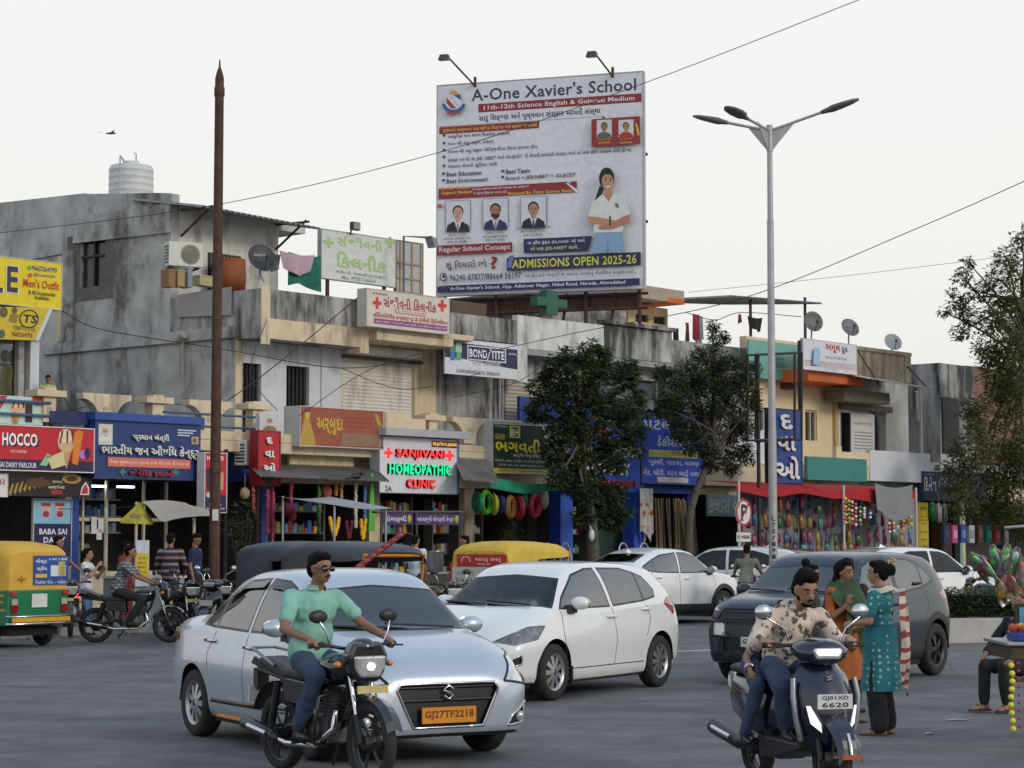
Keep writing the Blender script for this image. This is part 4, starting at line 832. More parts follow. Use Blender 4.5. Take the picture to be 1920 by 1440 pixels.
hb.r(823, 347, 1082, 367, MAR).t('English Medium', 828, 349, 884, 356.5, 'D8B84A', .03).t('ની સાથે સફળતા સાથે હવે આપણા ટીમ સજ્જ છે', 886, 349, 992, 356, 'D8D0D0', .02).t('Gujarati Medium', 828, 358, 886, 365.5, 'D8B84A', .03).t('માં શ્રેષ્ઠ શિક્ષણ આપવા માટે', 888, 358, 950, 365, 'D8D0D0', .02).t('Managed By: Team Science Beats.', 953, 357, 1075, 365, 'D8B84A', .03)
hb.poly([(1062, 344), (1070, 341), (1086, 359), (1080, 361)], 'D8D8DC').poly([(1066, 344), (1082, 341), (1082, 355)], MAR)
for (x0, y0, x1, y1), sk, sh, bd, tie in (((836, 376, 883, 430), 'C9A48E', '26242A', None, '8A8A92'), ((906, 372, 954, 426), 'A8765A', '2A3264', '2A2220', '8A8A92'), ((977, 369, 1026, 424), 'B98468', '22222A', None, '2F4A7A')):
 hb.r(x0, y0, x1, y1, '6E6E7C').r(x0 + 1, y0 + 1, x1 - 1, y1 - 1, 'D4D4DA').face((x0 + x1) / 2, y0 + 25, 44, sk, '1E1A1C', sh, bd, tie)
hb.e(826, 387, 5, 4, 'C05A62')
for cx, y, ls in ((859, 435, ('TRIDDHAR GAJJAR SIR', '(M.SC., B.ED)', 'AUTHOR - WONDER PHY.', 'EXP:- 20 YEARS')), (930, 431, ('JAY OHZA SIR', '(M.SC., B.ED)', 'GIFTA AWARD WINNER', 'EXP:- 12 YEARS')), (1001, 428, ('DR. BHAVESH RAJYAGURU SIR', '(M.A., M.ED, PHD.)', 'EXP:- 24 YEARS'))):
 for k, b in enumerate(ls):
  ww = len(b) * 1.28; hb.t(b, cx - ww, y - 2 + k * 6.4, cx + ww, y + 2.2 + k * 6.4, '5A5A64', .02)
hb.r(821, 458, 962, 476, MAR).t('Regular School Concept', 825, 461, 958, 473.5, 'DCD8D8', .04)
hb.poly([(983, 449), (1112, 443), (1104, 471), (984, 475)], NVY).t('ના હોય ફકત ૩૦,૦૦૦/- માં અને', 990, 449, 1098, 458.5, 'D8D4D0', .025).t('એ પણ JEE-NEET સાથે..', 996, 461, 1088, 470.5, 'D0C878', .03)
hb.t('શું વિચારો છો', 838, 488, 914, 506, '5E3038', .02).t('?', 921, 481, 935, 505, MAR, .05)
hb.r(952, 478.5, 1203, 503, NVY).poly([(953, 502), (956, 480), (966, 479), (960, 503)], '6A7AB0').t('ADMISSIONS OPEN 2025-26', 962, 482.5, 1195, 499.5, 'D9D048', .045)
hb.e(833, 520, 7, 7.5, '2A3A50').e(833, 520, 5, 5.5, 'C9D0D4').e(834, 519, 3, 3.5, '2A3A50').t('96240 87877/88664 56197', 845, 513, 979, 525, '4A4C5C', .03).t('પર ફોન કરો અત્યારે જ આપના બાળકનું એડમીશન કન્ફર્મ કરો...', 986, 509, 1195, 518.5, '50505C', .015)
hb.r(822, 529.5, 1201, 542.5, NVY).t("A-One Xavier's School, Opp. Adishwar Nagar, Nikol Road, Naroda, Ahmedabad", 846, 532, 1174, 540.5, 'DADAE2', .025)
for k in range(10): hb.e(822 + k * 2.3, 531 + (k * 7 % 11), 1.2, 1.2, ('C05A3A', 'C9C9D8', '5A7AB8')[k % 3], 6)
# crest
hb.e(853, 196, 21.5, 17, '3A5AA0', a0=0, a1=180).e(853, 192, 17, 15, 'CDCDD2', a0=0, a1=180).e(853, 178, 9, 7, 'D8A048', a0=180, a1=360)
hb.poly([(840, 180), (866, 178), (867, 192), (862, 201), (854, 206), (845, 202), (840, 194)], 'D8DCE2').poly([(852, 179), (866, 178), (867, 190)], '3A58A0').poly([(840, 184), (858, 205), (848, 204), (840, 195)], 'A83A34')
for k in range(4): hb.e(849 + k * 3.6, 185 + k * 4, 1.3, 1.3, '6AA0D0', 8)
hb.r(840, 211, 866, 215, 'A84A4A')
# two toppers
hb.r(1111, 222, 1202, 274, '94302E')
for cx, sh, sk in ((1135, '5C5E5C', '9A6A50'), (1176, 'B8322E', 'B5825F')):
 hb.r(cx - 14, 226, cx + 14, 259, 'D2D2D4').face(cx, 240, 27, sk, '1E1A1C', sh, coat=False).t('95.00 PR', cx - 12, 261, cx + 12, 264, 'C9A048').t('MATHS 98/100', cx - 11, 267, cx + 11, 271, 'D8B048', .03)
hb.poly([(1193, 232), (1197, 234), (1202, 254), (1198, 256)], 'D8B84A')
# student with folded arms
sk, shr = 'C08A6C', 'DDDDDA'
for k in range(64):
 a = 2 * math.pi * k / 64; rx, ry = (44, 62) if math.sin(a) > -.25 else (26, 70); hb.e(1142 + rx * math.cos(a), 385 + ry * math.sin(a) * .98, .7, .7, '9A9AA4', 5)
hb.e(1141, 337, 14.5, 21, '1E1A1C').poly([(1128, 350), (1136, 356), (1128, 378), (1122, 410), (1112, 408), (1116, 385)], '1E1A1C')
hb.poly([(1120, 432), (1168, 430), (1175, 474), (1114, 476)], '86A8C4').poly([(1142, 452), (1144, 452), (1145, 475), (1141, 475)], '6A8CAC')
hb.poly([(1133, 366), (1153, 365), (1176, 376), (1186, 402), (1174, 410), (1171, 436), (1116, 438), (1119, 408), (1106, 408), (1114, 382)], shr)
hb.r(1137, 352, 1150, 370, sk).poly([(1134, 366), (1153, 365), (1145, 380)], sk).e(1143, 342, 11, 17, sk)
hb.poly([(1130, 338), (1133, 324), (1143, 321), (1154, 327), (1155, 338), (1148, 330), (1138, 329)], '1E1A1C')
for q_ in (-1, 1): hb.e(1144 + q_ * 4.6, 340, 2, 1.2, '2A1E1E', 8).r(1144 + q_ * 4.6 - 2.8, 335.6, 1144 + q_ * 4.6 + 2.8, 336.8, '2A1E1E')
hb.e(1144, 351, 5, 2.6, 'F0ECEA', a0=0, a1=180).e(1144, 346, 1.4, 1.6, 'A8705A', 8)
hb.poly([(1105, 408), (1120, 408), (1160, 416), (1164, 424), (1150, 426), (1108, 420)], sk).poly([(1172, 408), (1185, 404), (1184, 420), (1150, 432), (1128, 432), (1126, 426), (1150, 420)], 'B57E62').r(1146, 407, 1149, 425, '3A2A2A').poly([(1157, 382), (1163, 384), (1164, 392), (1158, 390)], '6A6A78')
for p in (((1152, 305), (1166, 293), (1172, 304)), ((1100, 345), (1114, 338), (1108, 358)), ((1098, 300), (1112, 296), (1116, 310))):
 for k in range(3):
  a, b = p[k], p[(k + 1) % 3]; hb.poly([a, b, (b[0], b[1] + .7), (a[0], a[1] + .7)], 'A9A9B2')
hb.done('printed_sheet')
w = MB(); zb = hb.z0; wd = hb.t1
for t in (.15, 1.8, 3.2, 4.6, wd - .2): w.tube([(t, .3, 6.62), (t, .3, hb.z1 - .1)], .06, 6)
for t in (1.0, 2.5, 4.0, 5.5): w.tube([(t, .35, zb - .05), (t - .45, .6, 6.62)], .05, 6)
for z in (zb - .12, zb - .55, zb + 2, zb + 4): w.tube([(-.05, .32, z), (wd + .05, .32, z)], .05, 6)
w.tube([(0, .8, zb - .3), (wd, .9, zb - .35)], .045, 6); w.box(.1, wd - .3, .4, .9, zb - .5, zb - .1)
hb.T.part('scaffold', w, [RUST])
for px, tz in ((892, 0), (1150, 0)):
 t = BB.pix(px, 150, 0)[0]; zt = hb.z1; zt2 = zt + .02
 a, b = (BB.pix(836 if px < 1000 else 1113, 104 if px < 1000 else 98, -1.0))
 w = MB(); w.tube([(t, .0, zt - .1), (a, -1.0, b + .02)], .028, 6); w.tube([(t - .02, .0, zt - .1), (t - .02, 0, zt + .2)], .045, 6)
 f_ = hb.T.part('lamp_arm', w, [RUST])
 w = MB(); w.prism([(-.17, -.08), (.17, -.08), (.13, .08), (-.11, .08)], -.1, .1); w.M = None
 v = [(a + p[0] - .05, -1.0 + p[1], b - .06 + p[2]) for p in w.v]; w.v = v
 w.add([(a - .2, -1.08, b - .145), (a + .1, -1.08, b - .145), (a + .1, -.92, b - .145), (a - .2, -.92, b - .145)], [(0, 1, 2, 3)], 1)
 hb.T.part('floodlight', w, [hx('4A4A4C', .5), OFFW], parent=f_)
# floodlights by the clinic board and its neighbour
ct = FAC.pix(662, 432, 2.1)
fl = Thing('floodlight', 'small square floodlight standing on the green lettered roof board', 'floodlight', (ct[0], 2.2, ct[1]), FAC)
w = MB(); w.tube([(ct[0], 2.2, ct[1] - .1), (ct[0], 2.15, ct[1] + .06)], .02, 6); fl.part('stem', w, [BLACKM])
w = MB(); w.box(ct[0] - .12, ct[0] + .14, 1.98, 2.1, ct[1] + .0, ct[1] + .2); w.box(ct[0] - .1, ct[0] + .12, 1.972, 1.98, ct[1] + .02, ct[1] + .18, 1); fl.part('lamp_head', w, [hx('3A3A3C'), hx('8A8A86')], bevel=.015)
a, b, c_ = FAC.pix(757, 545, 1.6), FAC.pix(757, 443, 1.6), FAC.pix(798, 446, 1.6)
fl = Thing('floodlight', 'grey floodlight hanging off a tall bent pipe beside the blank board', 'floodlight', (a[0], 1.6, 6.7), FAC)
w = MB(); w.tube([(a[0], 1.6, 6.6), (b[0], 1.6, b[1]), (c_[0], 1.5, c_[1])], .03, 6); fl.part('bent_pipe', w, [hx('55555A')])
w = MB(); w.prism([(c_[0] - .05, c_[1] + .03), (c_[0] + .16, c_[1] - .02), (c_[0] + .22, c_[1] - .24), (c_[0] + .08, c_[1] - .26)], 1.35, 1.6); fl.part('lamp_head', w, [hx('7E8288', .4)], bevel=.01)
# ================================================================ cars
from mathutils.bvhtree import BVHTree
GLS = glass('car_glass', (.72, .82, .84), .015, 1.6)
GLSS = glass('car_side_glass', (.8, .86, .87), .02, 3.6)
GLSB = glass('car_bright_screen', (.76, .84, .86), .015, 2.5)
GLSD = glass('car_glass_dark', (.16, .18, .19), .015, 1.55)
CHROME = mat('chrome', (.62, .63, .65), .12, 1.0, var=.03)
ALLOY = mat('wheel_trim_silver', (.42, .43, .45), .35, .8, var=.1)
SEAT = mat('seat_fabric', (.16, .15, .14), .9, var=.15)
LAMP = mat('headlamp_lens', (.66, .69, .72), .08, .4, var=.22, scale=14, coat=1)
LAMPD = mat('smoked_lamp', (.17, .17, .175), .08, .4, var=.5, scale=14, coat=1)
TAIL = mat('tail_lamp', (.28, .012, .016), .12, var=.2, coat=1)
PLATE_Y = hx('D98A1A', .5); PLATE_W = hx('C9C9C6', .5)
def paint(name, c, metal=0.0, dirt=(.2, .18, .15)):
 return mat(name, c, .34 if metal else .3, metal, var=.03, scale=3, coat=.8 if max(c) > .1 else .45, spec=.5 if max(c) > .1 else .3, dirt=dirt, dirt_amt=.12, dscale=1.5)
def pchip(xs, ys, x):
 if x <= xs[0]: return ys[0]
 if x >= xs[-1]: return ys[-1]
 i = 0
 while xs[i + 1] < x: i += 1
 def sl(k):
  if k == 0 or k == len(xs) - 1:
   a = min(max(k, 1), len(xs) - 1); return (ys[a] - ys[a - 1]) / (xs[a] - xs[a - 1])
  d0, d1 = (ys[k] - ys[k - 1]) / (xs[k] - xs[k - 1]), (ys[k + 1] - ys[k]) / (xs[k + 1] - xs[k])
  return 0 if d0 * d1 <= 0 else 2 * d0 * d1 / (d0 + d1)
 h = xs[i + 1] - xs[i]; t = (x - xs[i]) / h
 return ((1 + 2 * t) * (1 - t) ** 2 * ys[i] + t * (1 - t) ** 2 * h * sl(i) + t * t * (3 - 2 * t) * ys[i + 1] + t * t * (t - 1) * h * sl(i + 1))
def spline(pts, n):
 """Catmull-Rom through pts, n steps a span"""
 P = [pts[0]] + list(pts) + [pts[-1]]; o = []
 for i in range(1, len(P) - 2):
  a, b, c, d = (Vector(q) for q in P[i - 1:i + 3])
  for k in range(n):
   t = k / n
   o.append(.5 * (2 * b + (c - a) * t + (2 * a - 5 * b + 4 * c - d) * t * t + (3 * b - a - 3 * c + d) * t ** 3))
 o.append(Vector(pts[-1])); return o
def grow(pts, d):
 """push a convex outline outwards by d in its own plane of two coordinates"""
 c = sum((Vector(p) for p in pts), Vector((0, 0))) / len(pts); out = []; k = len(pts)
 for i in range(k):
  a, b, e_ = Vector(pts[i - 1]), Vector(pts[i]), Vector(pts[(i + 1) % k])
  n1 = Vector((b.y - a.y, a.x - b.x)).normalized(); n2 = Vector((e_.y - b.y, b.x - e_.x)).normalized()
  if n1.dot(b - c) < 0: n1 = -n1
  if n2.dot(b - c) < 0: n2 = -n2
  m = (n1 + n2); m = m.normalized() if m.length > 1e-6 else n1
  out.append(tuple(b + m * d / max(.4, m.dot(n1))))
 return out
class Shell:
 """lofted car body from which glass, lamps and grilles are cut out"""
 def __init__(s, st, nx=78, nr=5):
  xs = [q[0] for q in st]; cols = [[q[i] for q in st] for i in range(1, 8)]
  X = [xs[0] + (xs[-1] - xs[0]) * (.5 - .5 * math.cos(math.pi * i / nx)) * 1.0 for i in range(nx + 1)]
  bm = bmesh.new(); rings = []
  for x in X:
   zl, zs_, zb, zt, w, wb, wt = (pchip(xs, c, x) for c in cols)
   dz = (zt - zb)
   half = [(0, zl), (w * .8, zl), (w * .95, zl + .05), (w * .985, zl + (zs_ - zl) * .5), (w, zs_), (wb + (w - wb) * .35, zb - (zb - zs_) * .25), (wb, zb), (wb + (wt - wb) * .5 + .012, zb + dz * .5), (wt + .015, zt - dz * .16), (wt * .86, zt - dz * .05), (wt * .45, zt - dz * .008), (0, zt)]
   h = spline(half, nr)
   ring = [bm.verts.new((x, p.x, p.y)) for p in h] + [bm.verts.new((x, -p.x, p.y)) for p in h[-2:0:-1]]
   rings.append(ring)
  n = len(rings[0])
  for i in range(len(rings) - 1):
   for j in range(n):
    bm.faces.new((rings[i][j], rings[i + 1][j], rings[i + 1][(j + 1) % n], rings[i][(j + 1) % n]))
  bm.faces.new(rings[0]); bm.faces.new(rings[-1][::-1])
  bmesh.ops.recalc_face_normals(bm, faces=bm.faces)
  for f in bm.faces: f.smooth = True
  bm.normal_update()
  s.bm = bm; s.bvh = BVHTree.FromBMesh(bm)
 def on(s, p, d):
  d = Vector(d).normalized(); h = s.bvh.ray_cast(Vector(p) + d * 6, -d)
  return h[0] if h[0] else Vector(p)
 def cut(s, pts, d, amin=.12):
  d = Vector(d).normalized(); P = [Vector(p) for p in pts]
  c = sum(P, Vector()) / len(P); r = max((p - c - d * (p - c).dot(d)).length for p in P) + .12
  fs = [f for f in s.bm.faces if f.normal.dot(d) > amin and ((f.calc_center_median() - c) - d * (f.calc_center_median() - c).dot(d)).length < r]
  N = []
  for i in range(len(P)):
   nrm = (P[(i + 1) % len(P)] - P[i]).cross(d).normalized()
   if nrm.dot(c - P[i]) < 0: nrm = -nrm
   N.append((P[i], nrm))
   vs = {v for f in fs for v in f.verts}; es = {e_ for f in fs for e_ in f.edges}
   ret = bmesh.ops.bisect_plane(s.bm, geom=list(vs) + list(es) + fs, plane_co=P[i], plane_no=nrm, dist=1e-5)
   fs = [g for g in ret['geom'] if isinstance(g, bmesh.types.BMFace)]
  return [f for f in fs if all((f.calc_center_median() - a).dot(n_) > -1e-6 for a, n_ in N)]
 def take(s, fs, mb, m=0, off=0.0):
  """move faces out of the shell into a builder"""
  idx = {}
  for f in fs:
   for v in f.verts:
    if v not in idx:
     idx[v] = len(mb.v); mb.v.append(tuple(v.co + v.normal * off))
   mb.f.append(tuple(idx[v] for v in f.verts)); mb.m.append(m); mb.s.append(True)
  bmesh.ops.delete(s.bm, geom=fs, context='FACES')
 def mesh(s, mb, m=0): s.take(list(s.bm.faces), mb, m)
def side3(pts, sg): return [(x, sg * .8, z) for x, z in pts]
def front3(pts): return [(1.0, y, z) for y, z in pts]
def make_wheel(T_, x, y, r, w, sg, rimmat, style=0):
 """tyre with a trim that faces sg*y"""
 mb = MB(); ri = r * .66
 mb.lathe([(ri, -w * .42), (r * .9, -w * .5), (r * .985, -w * .36), (r, 0), (r * .985, w * .36), (r * .9, w * .5), (ri, w * .42)], (x, y, r), 'y', 36)
 mb.lathe([(0, -w * .2), (ri, -w * .2), (ri, w * .42)], (x, y, r), 'y', 30, 1) if sg < 0 else mb.lathe([(0, w * .2), (ri, w * .2), (ri, -w * .42)], (x, y, r), 'y', 30, 1)
 t = T_.part('wheel', mb, [RUBBER, hx('141416')], local=True)
 mb = MB(); yf_ = y + sg * w * .40; n = 9 if style == 0 else 5
 mb.lathe([(ri, sg * w * .43), (ri * .88, sg * w * .36), (ri * .86, sg * w * .30)], (x, y, r), 'y', 36)
 mb.lathe([(0, sg * w * .37), (ri * .2, sg * w * .36), (ri * .24, sg * w * .28)], (x, y, r), 'y', 16)
 for k in range(n):
  for dd in ((-.09, .09) if style == 1 else (0,)):
   a = 2 * math.pi * k / n + dd * 1.5
   ca, sa = math.cos(a), math.sin(a); q = .07 if style == 1 else (.115 if style == 0 else .2)
   vs = []
   for rr, hw in ((ri * .16, q * .6), (ri * .9, q)):
    for s2 in (-1, 1):
     vs.append((x + rr * ca - s2 * hw * r * .9 * sa, yf_ - sg * (.018 if rr > ri * .5 else .0), r + rr * sa + s2 * hw * r * .9 * ca))
   vs += [(p[0], p[1] - sg * .03, p[2]) for p in vs]
   mb.add(vs, [(0, 1, 3, 2), (0, 2, 6, 4), (1, 5, 7, 3), (2, 3, 7, 6)])
 T_.part('rim', mb, [rimmat], parent=t, local=True)
def car(label, spec, loc, head, pmat, group=None, roofmat=None):
 T_ = Thing('car', label, 'car', (loc[0], loc[1], 0), WORLD, group, head)
 sh = Shell(spec['st']); xf, xr, r, tr = spec['wheels']
 L = dict(local=True)
 gm = spec.get('glass', GLS)
 # glass, each pane with a dark surround
 sur = MB(); panes = []
 def pane(name, pts3, d, pts3o):
  fs = sh.cut(pts3o, d)
  mb = MB()
  inner = sh.cut(pts3, d)
  sh.take(inner, mb); panes.append((name, mb))
  fs = [f for f in sh.cut(pts3o, d)]
  sh.take(fs, sur, 0)
 for w_ in spec['side']:
  for sg in (1, -1): pane('side_window', side3(w_, sg), (0, sg, 0), side3(grow(w_, .022), sg))
 ws = spec['shield']; pane('windscreen', front3(ws), (1, 0, .25), front3(grow(ws, .022)))
 rg = spec['rear']; pane('rear_window', [(-1, y, z) for y, z in rg], (-1, 0, .25), [(-1, y, z) for y, z in grow(rg, .022)])
 extra = MB()
 for name, m, d, pts, both, off, outline in spec['cuts']:
  for sg in ((1, -1) if both else (1,)):
   P = [(p[0], sg * p[1], p[2]) for p in pts]; dd = (d[0], sg * d[1], d[2])
   ol = [sh.on(p, dd) for p in P] if outline else None
   mb = MB(); sh.take(sh.cut(P, dd), mb, 0, 0)
   if not mb.v: continue
   if off: mb.v = [tuple(Vector(v) - Vector(dd).normalized() * off) for v in mb.v]
   po = T_.part(name, mb, [m], **L)
   if ol:
    om = MB(); seg = []
    for k in range(len(P)):
     for q in range(5): seg.append(sh.on(Vector(P[k]).lerp(Vector(P[(k + 1) % len(P)]), q / 5), dd))
    om.tube(seg + [seg[0]], outline[0], 6, caps=False); T_.part('trim', om, [outline[1]], parent=po, **L)
 # panel gaps
 gp_ = MB()
 for ln_ in spec['gaps']:
  for sg in (1, -1):
   for (xa, za), (xb, zb_) in zip(ln_, ln_[1:]):
    dv = Vector((xb - xa, zb_ - za)).normalized(); nn_ = Vector((-dv.y, dv.x)) * .006
    sh.take(sh.cut(side3([(xa + nn_.x, za + nn_.y), (xb + nn_.x, zb_ + nn_.y), (xb - nn_.x, zb_ - nn_.y), (xa - nn_.x, za - nn_.y)], sg), (0, sg, 0), .05), gp_)
 for x in (xf, xr):
  for sg in (1, -1):
   ra = r + .055
   fs = sh.cut(side3([(x + ra * math.cos(a), r + ra * math.sin(a)) for a in (2 * math.pi * k / 28 for k in range(28))], sg), (0, sg, 0), .02)
   if spec.get('clad'): pass
   bmesh.ops.delete(sh.bm, geom=fs, context='FACES')
   fs = sh.cut(side3([(x + ra * .96, -.1), (x + ra * .96, r), (x - ra * .96, r), (x - ra * .96, -.1)], sg), (0, sg, 0), -.2)
   bmesh.ops.delete(sh.bm, geom=fs, context='FACES')
 # lower cladding, two tone roof
 if spec.get('clad'):
  cl = MB()
  for pts in spec['clad']:
   for sg in (1, -1): sh.take(sh.cut(side3(pts, sg), (0, sg, 0), .02), cl)
  for x in (xf, xr):
   for sg in (1, -1):
    n0, r0, r1 = 16, r + .055, r + .15
    for k in range(n0):
     a, b = math.pi * (k / n0 * 1.1 - .05), math.pi * ((k + 1) / n0 * 1.1 - .05)
     sh.take(sh.cut(side3([(x + r0 * .99 * math.cos(a), r + r0 * .99 * math.sin(a)), (x + r1 * math.cos(a), r + r1 * math.sin(a)), (x + r1 * math.cos(b), r + r1 * math.sin(b)), (x + r0 * .99 * math.cos(b), r + r0 * .99 * math.sin(b))], sg), (0, sg, 0), .02), cl)
  T_.part('cladding', cl, [PLASTIC], **L)
 if roofmat:
  rm = MB(); zr = spec['roofz']
  sh.take([f for f in sh.bm.faces if f.calc_center_median().z > zr], rm); T_.part('roof', rm, [roofmat], **L)
 body = MB(); sh.mesh(body); bo = T_.part('body', body, [pmat], **L)
 T_.part('panel_gap', gp_, [mat('panel_gap', (.03, .03, .032), .8)], **L)
 T_.part('window_surround', sur, [hx('17181A', .35)], **L)
 for nme, mb in panes:
  if mb.v: T_.part(nme, mb, [gm if gm is not GLS else GLSS if nme == 'side_window' else spec.get('screen', GLS)], **L)
 # wheel wells, floor, seats
 ww = MB(); hw = tr / 2
 for x in (xf, xr):
  for sg in (1, -1):
   ww.lathe([(r + .056, sg * (hw + .055)), (r + .056, sg * (hw - .24)), (0, sg * (hw - .24))], (x, 0, r), 'y', 28, arc=.5); ww.box(x - r - .05, x + r + .05, min(sg * (hw - .24), sg * (hw - .25)), max(sg * (hw - .24), sg * (hw - .25)), .16, r)
 L_, R_ = spec['st'][0][0], spec['st'][-1][0]
 ww.box(L_ + .35, xr - r - .06, -hw * .85, hw * .85, .22, .5); ww.box(xr + r + .06, xf - r - .06, -hw - .0, hw + .0, .17, spec['belt'] - .45); ww.box(xf + r + .06, R_ - .2, -hw * .8, hw * .8, .2, .5)
 T_.part('underbody', ww, [hx('101011', .8)], **L)
 b_ = spec['belt']; cx = spec.get('cab', 0)
 it = MB()
 it.box(cx + .55, cx + .95, -.68, .68, b_ - .25, b_ - .03); it.box(cx - 1.3, cx + .95, -.74, .74, .3, .34)
 for sy in (-.36, .36):
  it.box(cx - .15, cx + .35, sy - .24, sy + .24, .45, .62, 1); it.prism([(cx - .12, .6), (cx + .02, .6), (cx - .16, b_ + .22), (cx - .28, b_ + .22)], sy - .24, sy + .24, 1); it.prism([(cx - .18, b_ + .22), (cx - .27, b_ + .22), (cx - .3, b_ + .38), (cx - .21, b_ + .38)], sy - .12, sy + .12, 1)
 it.box(cx - 1.0, cx - .6, -.66, .66, .42, .6, 1); it.prism([(cx - .98, .6), (cx - .85, .6), (cx - 1.08, b_ + .12), (cx - 1.2, b_ + .12)], -.66, .66, 1)
 for sy in (-.4, .4): it.prism([(cx - 1.09, b_ + .12), (cx - 1.18, b_ + .12), (cx - 1.2, b_ + .26), (cx - 1.11, b_ + .26)], sy - .12, sy + .12, 1)
 T_.part('interior', it, [hx('1A1A1C', .7), spec.get('seat', SEAT)], bevel=.02, **L)
 it = MB(); it.lathe([(.17, -.014), (.185, 0), (.17, .014)], (0, 0, 0), 'x', 20); it.tube([(0, -.17, 0), (0, .17, 0)], .014); q = Matrix.Translation((cx + .5, -.36, b_ + .02)) @ Matrix.Rotation(R(-25), 4, 'Y'); it.v = [tuple(q @ Vector(v)) for v in it.v]
 T_.part('steering_wheel', it, [PLASTIC], **L)
 for x in (xf, xr):
  for sg in (1, -1): make_wheel(T_, x, sg * (hw - .02), r, .19, sg, spec.get('rim', ALLOY), spec.get('rimstyle', 0))
 # mirrors, handles, wipers
 mx, mz = spec['mirror']
 for sg in (1, -1):
  p = sh.on((mx, sg * .8, mz), (0, sg, 0))
  mb = MB(); mb.ell((mx + .0, p.y + sg * .13, mz + .05), (.075, .115, .075), 14); mb.prism([(mx - .06, mz - .06), (mx + .1, mz - .06), (mx + .06, mz + .03), (mx - .05, mz + .03)], p.y - sg * .02, p.y + sg * .07, 1)
  mo = T_.part('mirror', mb, [spec.get('mirmat', pmat), PLASTIC], **L)
  mb = MB(); mb.lathe([(0, 0), (.06, 0), (.068, .004)], (0, 0, 0), 'x', 16); mb.v = [(mx - .072 - v[0], p.y + sg * .13 + v[1] * 1.5, mz + .05 + v[2]) for v in mb.v]
  T_.part('mirror_glass', mb, [mat('mirror_glass', (.6, .65, .7), .05, 1)], parent=mo, **L)
  for hxx, hz in spec['handles']:
   p = sh.on((hxx, sg * .8, hz), (0, sg, 0)); mb = MB(); mb.tube([(hxx - .1, p.y - sg * .005, hz), (hxx - .08, p.y + sg * .03, hz), (hxx + .06, p.y + sg * .03, hz), (hxx + .1, p.y - sg * .005, hz)], .016, 8); T_.part('door_handle', mb, [spec.get('handlemat', pmat)], **L)
 mb = MB()
 for ya, yb in ((.5, -.1), (-.08, -.66)):
  a, b = sh.on((1, ya, ws[0][1] - .02), (1, 0, .3)), sh.on((1, yb, ws[0][1] + .03), (1, 0, .3)); mb.tube([a + Vector((.02, 0, .015)), b + Vector((.012, 0, .02))], .011, 5)
 T_.part('wiper', mb, [PLASTIC], **L)
 return T_, sh
def plate(T_, x, z, hw, hh, body, m, txt='1E1E20', back=False, yc=0.0, ang=0.0):
 mb = MB(); mb.box(-.008, .008, -hw, hw, -hh, hh)
 t = MB(); t.text(body, -hw * .9, hw * .9, -hh * .6, hh * .6, 0, 1, .03)
 mb.v += [(.0095, p[0], p[2]) for p in t.v]; k = 8
 mb.f += [tuple(i + k for i in f) for f in t.f]; mb.m += t.m; mb.s += t.s
 q = Matrix.Translation((x, yc, z)) @ Matrix.Rotation(ang + (math.pi if back else 0), 4, 'Z'); mb.v = [tuple(q @ Vector(v)) for v in mb.v]
 return T_.part('number_plate', mb, [m, hx(txt)], local=True)
